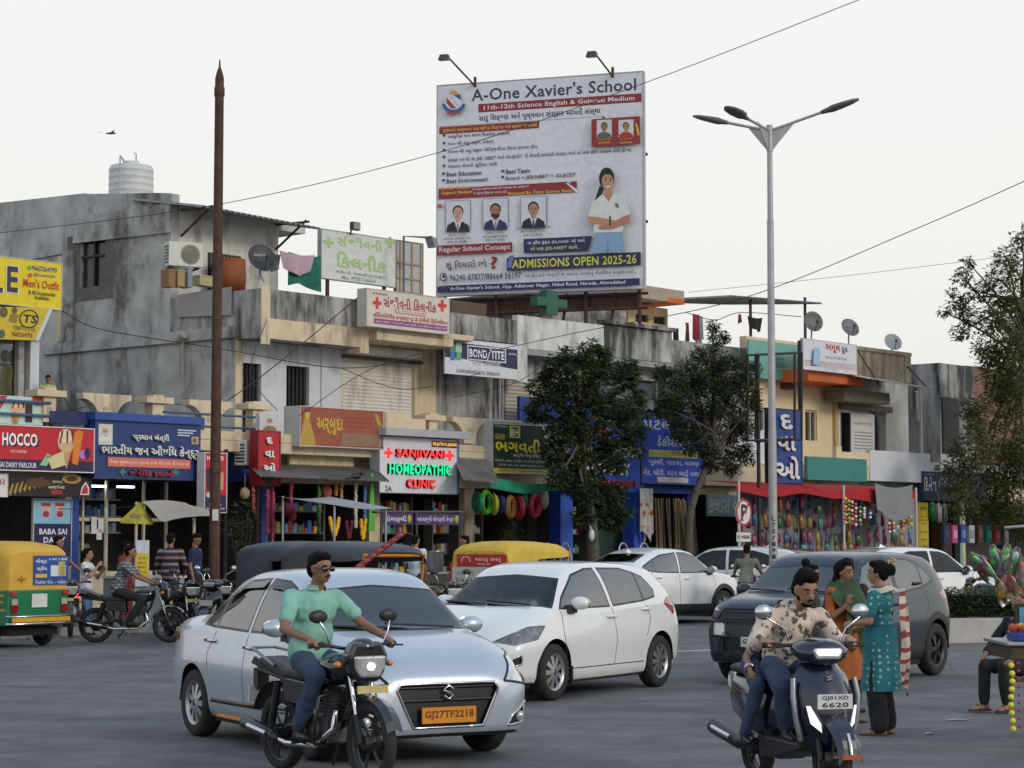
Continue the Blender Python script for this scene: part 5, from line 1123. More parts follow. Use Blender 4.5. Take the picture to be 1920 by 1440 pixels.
SED = dict(belt=.96, cab=.05, wheels=(1.2, -1.25, .30, 1.56), mirror=(.72, .98), handles=[(.02, .84), (-.86, .87)],
 st=[(-2.0, .44, .60, .74, .86, .60, .56, .48), (-1.975, .34, .63, .82, .95, .72, .68, .58), (-1.88, .27, .65, .90, 1.03, .80, .755, .66), (-1.6, .235, .66, .955, 1.075, .845, .795, .66), (-1.36, .22, .67, .975, 1.10, .86, .80, .60),
  (-.8, .19, .67, .975, 1.43, .865, .80, .56), (-.35, .185, .67, .965, 1.505, .867, .80, .575), (.05, .185, .66, .955, 1.515, .867, .80, .575), (.42, .185, .66, .945, 1.475, .867, .80, .565), (.8, .185, .66, .935, 1.25, .867, .795, .60),
  (1.12, .185, .65, .925, 1.03, .865, .79, .62), (1.45, .19, .64, .875, .965, .855, .765, .58), (1.72, .20, .62, .80, .885, .825, .72, .5), (1.87, .205, .58, .73, .81, .77, .66, .44), (1.95, .215, .54, .655, .725, .69, .60, .40), (1.99, .24, .50, .60, .66, .60, .53, .36), (2.0, .28, .46, .54, .60, .52, .46, .32)],
 side=[[(.90, .985), (.46, 1.335), (.28, 1.39), (.0, 1.405), (-.05, .985)], [(-.14, .985), (-.09, 1.405), (-.5, 1.385), (-.8, 1.27), (-.8, 1.0)], [(-.85, 1.0), (-.85, 1.235), (-1.13, 1.06), (-1.13, 1.02)]],
 shield=[(-.70, 1.0), (0, .985), (.70, 1.0), (.545, 1.40), (0, 1.45), (-.545, 1.40)], rear=[(-.6, 1.12), (0, 1.11), (.6, 1.12), (.5, 1.36), (0, 1.40), (-.5, 1.36)],
 gaps=[[(.96, .95), (1.0, .72), (.93, .34)], [(-.09, .95), (-.09, .34)], [(-.80, .95), (-.92, .75), (-.88, .62)], [(.93, .34), (-.86, .34)]],
 cuts=[('grille', mat('grille_black', (.012, .012, .013), .4), (1, 0, 0), [(2, -.45, .58), (2, -.42, .63), (2, .42, .63), (2, .45, .58), (2, .31, .29), (2, -.31, .29)], False, .035, (.012, CHROME)),
          ('headlight', LAMP, (.8, .6, .15), [(1.96, .50, .63), (1.85, .72, .59), (1.60, .83, .70), (1.40, .80, .86), (1.76, .63, .81)], True, .006, (.011, hx('1E2022', .3))),
          ('fog_lamp_recess', PLASTIC, (.9, .45, 0), [(1.95, .52, .28), (1.86, .72, .30), (1.86, .74, .46), (1.94, .56, .36)], True, .02, (.011, CHROME)),
          ('lower_lip', PLASTIC, (1, 0, -.1), [(1.9, -.7, .21), (1.9, .7, .21), (1.9, .62, .25), (1.9, -.62, .25)], False, 0, None),
          ('tail_light', TAIL, (-.7, .7, .1), [(-1.98, .50, .84), (-1.85, .76, .80), (-1.70, .82, .86), (-1.80, .77, .97), (-1.95, .55, .95)], True, 0, None)])
def variant(base, **k):
 d = dict(base); d.update(k); return d
HAT = variant(SED, belt=.98, cab=.08, wheels=(1.19, -1.335, .31, 1.55), mirror=(.74, 1.0), handles=[(-.12, .88), (-.98, .94)],
 st=[(-1.99, .44, .62, .80, .95, .62, .58, .48), (-1.965, .34, .66, .88, 1.08, .74, .69, .56), (-1.88, .27, .68, .95, 1.22, .81, .755, .57), (-1.72, .235, .69, .99, 1.36, .845, .785, .56), (-1.5, .22, .69, 1.02, 1.44, .853, .795, .56),
  (-1.0, .19, .68, 1.01, 1.49, .855, .80, .57), (-.35, .185, .67, .985, 1.51, .855, .80, .575), (.05, .185, .66, .965, 1.505, .855, .80, .575), (.40, .185, .66, .955, 1.46, .855, .797, .565), (.8, .185, .66, .94, 1.24, .855, .79, .60),
  (1.14, .185, .65, .93, 1.035, .853, .785, .62), (1.42, .19, .64, .875, .96, .845, .76, .58), (1.68, .20, .62, .80, .875, .815, .715, .5), (1.84, .205, .58, .72, .79, .76, .65, .44), (1.93, .215, .54, .64, .70, .68, .59, .40), (1.98, .24, .50, .58, .63, .59, .52, .36), (1.995, .28, .46, .52, .57, .50, .45, .32)],
 side=[[(.92, 1.0), (.80, 1.10), (.42, 1.345), (.1, 1.41), (-.08, 1.415), (-.13, 1.005)], [(-.24, 1.01), (-.2, 1.415), (-.75, 1.405), (-.98, 1.36), (-.98, 1.05)], [(-1.02, 1.055), (-1.02, 1.355), (-1.2, 1.30), (-1.33, 1.16), (-1.30, 1.09)]],
 shield=[(-.69, 1.0), (0, .985), (.69, 1.0), (.54, 1.395), (0, 1.44), (-.54, 1.395)], rear=[(-.52, 1.08), (.52, 1.08), (.48, 1.36), (0, 1.39), (-.48, 1.36)],
 gaps=[[(.96, .97), (1.0, .72), (.92, .33)], [(-.18, .98), (-.22, .6), (-.18, .33)], [(-1.02, 1.0), (-1.1, .85), (-.96, .62)], [(.92, .33), (-.92, .33)]],
 cuts=[('grille', mat('grille_black', (.012, .012, .013), .4), (1, 0, 0), [(2, -.42, .44), (2, .42, .44), (2, .5, .3), (2, .3, .24), (2, -.3, .24), (2, -.5, .3)], False, .03, (.01, CHROME)),
          ('headlight', LAMPD, (.75, .66, .15), [(1.94, .50, .66), (1.84, .70, .62), (1.55, .825, .68), (1.36, .81, .82), (1.62, .74, .81)], True, .004, (.008, hx('8A8D90', .3, metal=.6))),
          ('fog_lamp_recess', PLASTIC, (.85, .5, 0), [(1.93, .56, .36), (1.80, .77, .42), (1.80, .78, .52), (1.92, .58, .42)], True, .02, (.01, CHROME)),
          ('tail_light', TAIL, (-.6, .8, .1), [(-1.93, .62, .92), (-1.70, .82, .86), (-1.50, .83, 1.0), (-1.66, .78, 1.08), (-1.86, .70, 1.06)], True, 0, None)])
SUVS = variant(SED, belt=1.06, cab=-.02, wheels=(1.12, -1.325, .34, 1.58), mirror=(.62, 1.08), handles=[(-.15, .95), (-.85, 1.2)], rim=hx('18181A', .4), rimstyle=1,
 st=[(-1.91, .44, .68, .86, 1.0, .64, .60, .50), (-1.885, .36, .72, .95, 1.15, .75, .70, .57), (-1.80, .30, .74, 1.03, 1.38, .83, .775, .61), (-1.62, .26, .75, 1.08, 1.51, .86, .80, .62), (-1.4, .24, .75, 1.10, 1.57, .868, .81, .625),
  (-.9, .23, .74, 1.09, 1.605, .87, .815, .635), (-.3, .22, .73, 1.07, 1.615, .87, .815, .635), (.05, .22, .72, 1.055, 1.605, .87, .81, .61), (.35, .22, .72, 1.045, 1.56, .87, .805, .60), (.72, .22, .72, 1.04, 1.32, .87, .80, .64),
  (1.0, .22, .72, 1.035, 1.13, .868, .795, .67), (1.3, .23, .72, 1.01, 1.085, .86, .78, .64), (1.6, .25, .70, .965, 1.04, .835, .745, .58), (1.76, .26, .66, .91, .98, .79, .70, .52), (1.85, .28, .62, .84, .90, .73, .645, .48), (1.9, .31, .57, .74, .80, .65, .58, .44), (1.915, .35, .52, .66, .72, .57, .51, .40)],
 side=[[(.82, 1.09), (.44, 1.42), (.2, 1.49), (-.12, 1.505), (-.17, 1.09)], [(-.27, 1.10), (-.23, 1.505), (-.75, 1.50), (-1.0, 1.44), (-1.0, 1.16)], [(-1.04, 1.17), (-1.04, 1.43), (-1.22, 1.36), (-1.34, 1.24)]],
 shield=[(-.72, 1.10), (0, 1.085), (.72, 1.10), (.57, 1.49), (0, 1.54), (-.57, 1.49)], rear=[(-.52, 1.18), (.52, 1.18), (.5, 1.46), (0, 1.49), (-.5, 1.46)],
 gaps=[[(.86, 1.05), (.9, .8), (.82, .40)], [(-.22, 1.07), (-.25, .7), (-.22, .40)], [(-1.02, 1.1), (-1.1, .95), (-.95, .72)], [(.82, .40), (-.9, .40)]],
 cuts=[('grille', mat('grille_black', (.012, .012, .013), .4), (1, 0, .1), [(1.9, -.60, .80), (1.9, -.54, .93), (1.9, .54, .93), (1.9, .60, .80), (1.9, .5, .73), (1.9, -.5, .73)], False, .012, None),
          ('lower_grille', mat('grille_black', (.012, .012, .013), .4), (1, 0, 0), [(1.9, -.5, .42), (1.9, -.5, .58), (1.9, .5, .58), (1.9, .5, .42)], False, .02, None),
          ('day_running_light', LAMP, (.8, .6, .2), [(1.84, .60, .90), (1.70, .76, .90), (1.45, .81, .955), (1.66, .76, .955)], True, 0, None),
          ('headlight', LAMP, (1, .25, 0), [(1.88, .45, .58), (1.84, .67, .60), (1.84, .69, .77), (1.88, .47, .77)], True, .012, (.016, hx('20211F', .4))),
          ('tail_light', TAIL, (-.6, .8, .1), [(-1.84, .70, 1.0), (-1.62, .83, .98), (-1.5, .82, 1.06), (-1.7, .78, 1.12)], True, 0, None)],
 clad=[[(1.75, .1), (1.75, .40), (-1.8, .44), (-1.75, .1)]])
BIG = variant(SUVS, wheels=(1.32, -1.3, .34, 1.58), mirror=(.82, 1.08), cab=.1, rim=ALLOY, rimstyle=1, handles=[(.0, .95), (-.95, .98)], glass=GLSD)
BIG['st'] = [(q[0] * 1.12, *q[1:]) for q in SUVS['st']]
sxs = lambda L: [[(x * 1.12, z) for x, z in p] for p in L]
BIG['side'], BIG['gaps'], BIG['clad'] = sxs(SUVS['side']), sxs(SUVS['gaps']), sxs(SUVS['clad'])
BIG['cuts'] = [(a, b, c, [(p[0] * 1.12, p[1], p[2]) for p in pts], e_, f, g) for a, b, c, pts, e_, f, g in SUVS['cuts']]
BIG['cuts'][4] = ('tail_light', TAIL, (-.8, .55, .1), [(-2.08, .5, .98), (-1.98, .78, .94), (-1.8, .83, 1.02), (-1.95, .77, 1.10), (-2.06, .52, 1.08)], True, 0, None)
BAS = variant(BIG, glass=GLS)
BAS['st'] = [(-2.15, .44, .68, .84, .96, .64, .60, .50), (-2.11, .36, .72, .93, 1.05, .76, .70, .58), (-2.0, .30, .74, 1.0, 1.13, .83, .77, .62), (-1.75, .26, .75, 1.04, 1.19, .86, .80, .60), (-1.3, .24, .75, 1.06, 1.37, .875, .81, .585), (-.75, .23, .74, 1.06, 1.54, .88, .81, .59)] + [(q[0] * 1.12, *q[1:3], q[3], q[4] - .02, *q[5:]) for q in SUVS['st'][6:]]
BAS['side'] = [[(.92, 1.08), (.5, 1.40), (.2, 1.47), (-.12, 1.48), (-.17, 1.08)], [(-.27, 1.085), (-.23, 1.48), (-.7, 1.43), (-.98, 1.34), (-.98, 1.10)], [(-1.03, 1.11), (-1.03, 1.32), (-1.35, 1.20), (-1.38, 1.14)]]
BAS['rear'] = [(-.52, 1.2), (.52, 1.2), (.48, 1.44), (0, 1.46), (-.48, 1.44)]
SILVER = paint('silver_paint', (.50, .56, .62), .55)
CARW = paint('white_paint', (.74, .75, .74))
CARW2 = paint('pearl_white_paint', (.72, .72, .70))
NAVYP = paint('deep_blue_black_paint', (.020, .032, .044), .0)
# silver sedan
z1, h1 = car('silver saloon taxi with orange plate facing the camera in front', variant(SED, handlemat=CHROME, screen=GLSB, seat=hx('B5A58C', .9)), (-1.50, 18.62), R(-60), SILVER)
p = h1.on((2, 0, .39), (1, 0, 0)); plate(z1, p.x + .012, .385, .24, .062, 'GJ27TF2218', PLATE_Y, '6A3A08')
def badge_s(T_, sh, z, k):
 """slanted S-shaped emblem on the grille"""
 p = sh.on((2, 0, z), (1, 0, 0)); mb = MB()
 mb.tube([(p.x + .004, y * k, z + v * k) for y, v in ((.045, .026), (.0, .058), (-.05, .022), (.05, -.022), (.0, -.058), (-.045, -.026))], .013 * k, 6)
 T_.part('emblem', mb, [CHROME], local=True)
badge_s(z1, h1, .56, .92)
mb = MB()
for z in (.50, .60):
 pts = [h1.on((2, y, z), (1, 0, 0)) - Vector((.025, 0, 0)) for y in (-.42, -.2, 0, .2, .42)]; mb.tube(pts, .012, 5)
z1.part('grille_bar', mb, [hx('2A2A2C', .3)], local=True)
for sg in (1, -1):
 p = h1.on((1.9, sg * .66, .345), (.9, sg * .45, 0)); mb = MB(); mb.ell((p.x - .01, p.y, p.z), (.03, .042, .042), 12); z1.part('fog_lamp', mb, [LAMP], local=True)
 mb = MB(); pts = [h1.on((x, sg * .8, .36 + .02 * (x > 0)), (0, sg, 0)) + Vector((0, sg * .008, 0)) for x in (-.78, -.4, 0, .4, .82)]; mb.tube(pts, .02, 6); z1.part('side_moulding', mb, [hx('2A2A2C', .35)], local=True)
 mb = MB(); pts = [h1.on((x, sg * .8, .235), (0, sg, 0)) + Vector((0, sg * .004, 0)) for x in (-.75, -.35, .05)]
 mb.add([(q.x, q.y, q.z + d_) for q in pts for d_ in (-.022, .03)], [(0, 2, 3, 1), (2, 4, 5, 3)]); z1.part('reflective_strip', mb, [hx('D88A22')], local=True)
 mb = MB()
 for w_ in (SED['side'][0][1:4], SED['side'][1][1:4]):
  pts = [h1.on((x, sg * .8, z + .012), (0, sg, 0)) for x, z in w_]; lo = [h1.on((x, sg * .8, z - .055), (0, sg, 0)) + Vector((0, sg * .03, 0)) for x, z in w_]
  mb.add(pts + lo, [(0, 1, 4, 3), (1, 2, 5, 4)], 0, True)
 z1.part('rain_visor', mb, [hx('23262A', .2)], local=True)
 p = h1.on((.3, sg * .8, .62), (0, sg, 0)); mb = MB(); mb.lathe([(0, 0), (.035, .001)], (.32, p.y + sg * .004, .60), 'y', 12); mb.box(.3, .34, p.y + sg * .002, p.y + sg * .004, .53, .56); z1.part('door_sticker', mb, [hx('9A6A70')], local=True)
# white hatchback
z2, h2 = car('white hatchback with smoked headlamps driving beside the silver saloon', variant(HAT), (.37, 25.0), math.atan2(-.857, -.515), CARW)
p = h2.on((2, 0, .37), (1, 0, 0)); plate(z2, p.x + .012, .36, .24, .055, 'GJ01KP4107', PLATE_W)
for sg in (1, -1):
 mb = MB(); p = h2.on((.98, sg * .8, .24), (0, sg, 0)); mb.box(.80, .83, p.y - .14 if sg > 0 else p.y - .03, p.y + .03 if sg > 0 else p.y + .14, .16, .36); z2.part('mud_flap', mb, [PLASTIC], local=True)
mb = MB(); mb.tube([h2.on((x, y, 1.5), (0, 0, 1)) + Vector((0, 0, k)) for x, y, k in ((-1.3, 0, 0), (-1.5, 0, .12))], .006, 5); z2.part('aerial', mb, [PLASTIC], local=True)
# dark compact SUV
z3, h3 = car('dark blue compact SUV with black roof pillars behind the standing women', variant(SUVS, mirmat=NAVYP, handlemat=PLASTIC, screen=GLSB), (4.07, 27.3), math.atan2(-.82, -.572), NAVYP)
p = h3.on((2, 0, .5), (1, 0, 0)); plate(z3, p.x + .02, .53, .25, .06, 'GJ06PK9340', PLATE_W)
p = h3.on((2, 0, .84), (1, 0, 0)); mb = MB()
for k in range(24):
 a, b = 2 * math.pi * k / 24, 2 * math.pi * (k + 1) / 24
 mb.tube([(p.x, .07 * math.cos(a), .84 + .055 * math.sin(a)), (p.x, .07 * math.cos(b), .84 + .055 * math.sin(b))], .008, 5, caps=False)
mb.prism([(-.045, .862), (.045, .862), (.03, .848), (.012, .848), (.008, .795), (-.008, .795), (-.012, .848), (-.03, .848)], p.x - .008, p.x + .008, ax='x'); z3.part('emblem', mb, [CHROME], local=True)
mb = MB()
for z in (.77, .80, .88): mb.tube([h3.on((2, y, z), (1, 0, 0)) - Vector((.004, 0, 0)) for y in (-.5, -.25, 0, .25, .5)], .006, 5)
z3.part('grille_bar', mb, [hx('2E3034', .3)], local=True)
# parked white cars along the shops
GP = 'white cars parked along the shops'
z4, h4 = car('white fastback car parked behind the white hatchback', BAS, (3.05, 45.6), R(49), CARW, GP)
z5, h5 = car('white SUV seen from behind with a red tail lamp', BIG, (5.2, 50.0), R(145), CARW2, GP)
z6, h6 = car('white SUV beyond the hedge with its bonnet to the right', BIG, (8.55, 46.0), R(40), CARW, GP)
for T_, sh in ((z4, h4), (z5, h5), (z6, h6)):
 p = sh.on((-2.2, 0, .72), (-1, 0, 0)); plate(T_, p.x - .012, .72, .25, .06, 'GJ01WB2207', PLATE_W, back=True)
 mb = MB(); q = sh.on((-.9, 0, 2), (0, 0, 1)); mb.prism([(q.x - .12, q.z - .02), (q.x + .1, q.z - .01), (q.x - .06, q.z + .07)], -.02, .02); T_.part('roof_aerial', mb, [CARW], local=True, bevel=.008)
# ================================================================ two-wheelers
SPOKE = mat('alloy_black', (.05, .05, .052), .4, .5)
ENG = mat('engine_metal', (.10, .10, .105), .45, .7, var=.3, scale=18)
MIRG = mat('bright_mirror', (.75, .8, .85), .03, 1)
SEATB = mat('black_seat_vinyl', (.018, .018, .018), .5, var=.2)
LITLAMP = mat('lit_headlamp', (1, .97, .9), emit=4.0, var=0)
LITAMB = mat('amber_lens', (.55, .2, .03), .2, coat=1)
def moto_wheel(T_, x, r, tw, disc=True, n=6, y=0.0):
 mb = MB(); mb.lathe([(r * .76, -tw * .35), (r * .86, -tw * .5), (r * .95, -tw * .4), (r, 0), (r * .95, tw * .4), (r * .86, tw * .5), (r * .76, tw * .35), (r * .74, 0), (r * .76, -tw * .35)], (x, y, r), 'y', 36)
 t = T_.part('wheel', mb, [RUBBER], local=True)
 mb = MB(); mb.lathe([(r * .77, -.025), (r * .77, .025), (r * .70, .02), (r * .70, -.02), (r * .77, -.025)], (x, y, r), 'y', 32)
 mb.lathe([(0, -.06), (.055, -.06), (.06, 0), (.055, .06), (0, .06)], (x, y, r), 'y', 16)
 for k in range(n):
  a = 2 * math.pi * k / n; mb.tube([(x + .04 * math.cos(a), y, r + .04 * math.sin(a)), (x + r * .72 * math.cos(a + .16), y, r + r * .72 * math.sin(a + .16))], .012, 5)
 if disc: mb.lathe([(.06, .07), (.11, .07), (.11, .073), (.06, .073)], (x, y, r), 'y', 24)
 T_.part('rim', mb, [SPOKE], parent=t, local=True); return t
def two_mirrors(T_, x, y, z, up=.2, out=.1, m=PLASTIC, tilt=0.0, w=.075, h=.05):
 for sg in (1, -1):
  mb = MB(); mb.tube([(x, sg * y, z), (x + .02, sg * (y + .03), z + up * .5), (x - .02, sg * (y + out), z + up)], .007, 6)
  c = Vector((x - .03, sg * (y + out), z + up + .03)); mb.ell(c, (.028, w, h), 14, 1)
  o = T_.part('mirror', mb, [CHROME, m], local=True)
  mb = MB(); mb.lathe([(0, -.029), (.92, -.026)], (0, 0, 0), 'x', 18); mb.v = [(c.x + v[0], c.y + v[1] * w, c.z + v[2] * h) for v in mb.v]
  T_.part('mirror_glass', mb, [MIRG], parent=o, local=True)
def indicator(T_, x, y, z):
 for sg in (1, -1):
  mb = MB(); mb.tube([(x, sg * (y - .08), z), (x, sg * y, z)], .01, 6, 1); mb.ell((x, sg * y, z), (.035, .03, .025), 10); T_.part('indicator', mb, [LITAMB, PLASTIC], local=True)
def motorbike(label, loc, head, tank=None, lit=True, guard=True, group=None, mplate='C9B07A', txt=None, tail_lit=False):
 T_ = Thing('motorbike', label, 'motorbike', (loc[0], loc[1], 0), WORLD, group, head)
 tank = tank or hx('15161A', .15, coat=1.0); P = lambda n, mb, m, **k: T_.part(n, mb, m, local=True, **k)
 moto_wheel(T_, .63, .30, .085); moto_wheel(T_, -.63, .30, .10)
 mb = MB()
 for sg in (1, -1): mb.tube([(.63, sg * .085, .30), (.56, sg * .085, .50)], .022, 8); mb.tube([(.56, sg * .085, .50), (.44, sg * .085, .86)], .016, 8, 1)
 P('fork', mb, [hx('1A1A1C', .4), CHROME])
 mb = MB()
 for i in range(12):
  a0, a1 = R(20 + i * 12), R(20 + (i + 1) * 12)
  for s0 in (-1, 1):
   mb.add([(.63 + .34 * math.cos(a), y, .30 + .34 * math.sin(a) - abs(y) * .35) for a in (a0, a1) for y in (0, s0 * .065)], [(0, 1, 3, 2)], 0, True)
 P('front_mudguard', mb, [tank])
 mb = MB()
 for i in range(10):
  a0, a1 = R(30 + i * 13), R(30 + (i + 1) * 13)
  mb.add([(-.63 + .36 * math.cos(a), y, .32 + .36 * math.sin(a)) for a in (a0, a1) for y in (-.075, .075)], [(0, 1, 3, 2)], 0, True)
 P('rear_mudguard', mb, [PLASTIC])
 mb = MB(); mb.tube([(.36, 0, .82), (.30, 0, .62), (.12, 0, .32), (-.2, 0, .30), (-.32, 0, .42), (-.36, 0, .68)], .022, 8)
 for sg in (1, -1): mb.tube([(.34, sg * .03, .78), (-.35, sg * .1, .70), (-.85, sg * .1, .76)], .016, 6); mb.tube([(-.25, sg * .1, .38), (-.63, sg * .1, .30)], .022, 6); mb.tube([(-.6, sg * .12, .34), (-.5, sg * .12, .68)], .03, 8)
 P('frame', mb, [hx('141415', .5)])
 mb = MB(); mb.box(-.16, .2, -.11, .11, .27, .46); mb.tube([(.1, 0, .44), (.16, 0, .66)], .085, 12)
 for k in range(6): mb.lathe([(0, 0), (.11, 0), (.11, .012), (0, .012)], (.115 + k * .009, 0, .50 + k * .027), 'z', 14)
 mb.lathe([(0, .1), (.12, .1), (.12, .15), (0, .16)], (.0, 0, .36), 'y', 18); mb.lathe([(0, -.1), (.12, -.1), (.12, -.15), (0, -.16)], (.0, 0, .36), 'y', 18)
 P('engine', mb, [ENG], bevel=.012)
 mb = MB(); mb.tube([(.22, -.05, .5), (.27, -.1, .38), (.1, -.15, .25), (-.3, -.16, .24), (-.42, -.17, .27)], .022, 8, 1); mb.tube([(-.40, -.17, .265), (-.46, -.175, .28), (-.88, -.19, .36), (-.90, -.19, .365)], [.03, .048, .052, .04], 12, 0); mb.tube([(-.5, -.222, .30), (-.75, -.24, .345)], .022, 6, 1)
 P('exhaust', mb, [hx('1B1B1D', .35), CHROME])
 mb = MB(); st = [(-.08, .10, .76, .80), (.02, .135, .72, .88), (.15, .15, .68, .925), (.28, .135, .70, .93), (.37, .08, .76, .90)]
 ring = []
 for x, w, zl, zt in st:
  ring.append([(x, w * math.cos(a), (zl + zt) / 2 + (zt - zl) / 2 * math.sin(a)) for a in (2 * math.pi * k / 16 for k in range(16))])
 vs = [p for r_ in ring for p in r_]; mb.add(vs, [(i * 16 + j, i * 16 + (j + 1) % 16, (i + 1) * 16 + (j + 1) % 16, (i + 1) * 16 + j) for i in range(4) for j in range(16)] + [tuple(range(16))[::-1], tuple(range(64, 80))], 0, True)
 P('fuel_tank', mb, [tank])
 mb = MB(); mb.prism([(-.05, .70), (-.05, .80), (-.2, .79), (-.45, .80), (-.75, .86), (-.82, .86), (-.8, .79), (-.5, .71)], -.12, .12); P('seat', mb, [SEATB], bevel=.03)
 mb = MB()
 for sg in (1, -1): mb.prism([(-.1, .52), (-.12, .70), (-.5, .72), (-.42, .55)], sg * .105 - .01, sg * .105 + .01); mb.prism([(-.45, .70), (-.5, .78), (-.9, .86), (-.95, .80)], sg * .10 - .01, sg * .10 + .01)
 P('side_panel', mb, [tank], bevel=.008)
 mb = MB()
 for sg in (1, -1): mb.tube([(-.55, sg * .13, .80), (-.8, sg * .14, .90), (-.95, sg * .10, .92)], .012, 6)
 mb.tube([(-.95, .10, .92), (-.95, -.10, .92)], .012, 6); P('grab_rail', mb, [hx('8A8C90', .3, metal=.6)])
 mb = MB(); mb.ell((-.93, 0, .80), (.04, .08, .045), 12); P('tail_lamp', mb, [mat('lit_tail_lamp', (1, .06, .04), emit=2.2, var=0) if tail_lit else TAIL])
 mb = MB(); mb.box(-1.0, -.985, -.1, .1, .5, .62); mb.box(-1.01, -.94, -.05, .05, .6, .76, 1); P('rear_plate', mb, [PLATE_W, PLASTIC])
 # cowl with lamp
 mb = MB(); mb.prism([(-.14, .80), (-.17, .92), (-.12, 1.02), (.12, 1.02), (.17, .92), (.14, .80), (.09, .73), (-.09, .73)], .48, .60, ax='x'); mb.ell((.51, 0, .98), (.1, .1, .07), 14); P('headlamp_cowl', mb, [tank], bevel=.03)
 mb = MB(); mb.prism([(-.125, .83), (-.135, .92), (.135, .92), (.125, .83), (.08, .765), (-.08, .765)], .59, .625, ax='x'); hl = P('headlight', mb, [mat('clear_lamp', (.62, .62, .6), .1, .6, var=.3, scale=20, coat=1)], bevel=.02)
 if lit:
  mb = MB(); mb.ell((.625, 0, .845), (.012, .035, .028), 12); T_.part('bulb', mb, [LITLAMP], parent=hl, local=True)
 mb = MB(); mb.tube([(.36, .36, .99), (.42, .28, 1.0), (.44, .12, .97), (.44, -.12, .97), (.42, -.28, 1.0), (.36, -.36, .99)], .013, 8)
 P('handlebar', mb, [hx('1A1A1C', .4)])
 for sg in (1, -1):
  mb = MB(); mb.tube([(.36, sg * .37, .99), (.40, sg * .26, 1.0)], .02, 8); mb.tube([(.44, sg * .26, .985), (.46, sg * .38, .985)], .007, 5); P('grip', mb, [RUBBER])
 two_mirrors(T_, .42, .23, 1.0, .17, .07)
 indicator(T_, .52, .22, .86)
 mb = MB(); mb.box(.645, .655, -.13, .13, .655, .71); P('front_plate', mb, [hx(mplate)])
 if guard:
  mb = MB()
  for sg in (1, -1): mb.tube([(.27, sg * .04, .66), (.3, sg * .24, .62), (.3, sg * .27, .45), (.24, sg * .24, .28), (.12, sg * .08, .25)], .014, 8)
  P('leg_guard', mb, [hx('1A1A1C', .35)])
 mb = MB(); mb.tube([(-.05, -.26, .27), (-.05, .26, .27)], .014, 8); mb.tube([(-.45, -.22, .36), (-.45, .22, .36)], .012, 8); mb.tube([(-.15, .2, .26), (-.3, .25, .05)], .012, 6); P('footrest', mb, [PLASTIC])
 return T_
mb1 = motorbike('black commuter motorbike with lit headlamp ridden by the man in a mint shirt', (-1.38, 15.95), R(-54))
GB = 'motorbikes around the parked traffic'
motorbike('black motorbike with a glowing red tail lamp passing the parlour from left to right', (-6.5, 36.8), R(2), lit=False, guard=False, tail_lit=True)
motorbike('black motorbike parked behind the white shirted woman', (-8.15, 39.4), R(-75), lit=False)
motorbike('dark motorbike with round mirrors parked behind the white hatchback', (-1.2, 37.6), R(-70), lit=False)
motorbike('motorbike under the grey shirted rider between the white cars', (4.9, 44.6), R(80), lit=False, guard=False)
motorbike('motorbike in the far lane under the white shirted rider past the hedge', (9.3, 41.0), R(160), lit=False, guard=False)
motorbike('black motorbike parked by the umbrella stall facing the road', (-5.95, 38.6), R(-62), lit=False)
motorbike('black motorbike parked at the foot of the rusty mast', (-5.35, 39.6), R(-80), lit=False)
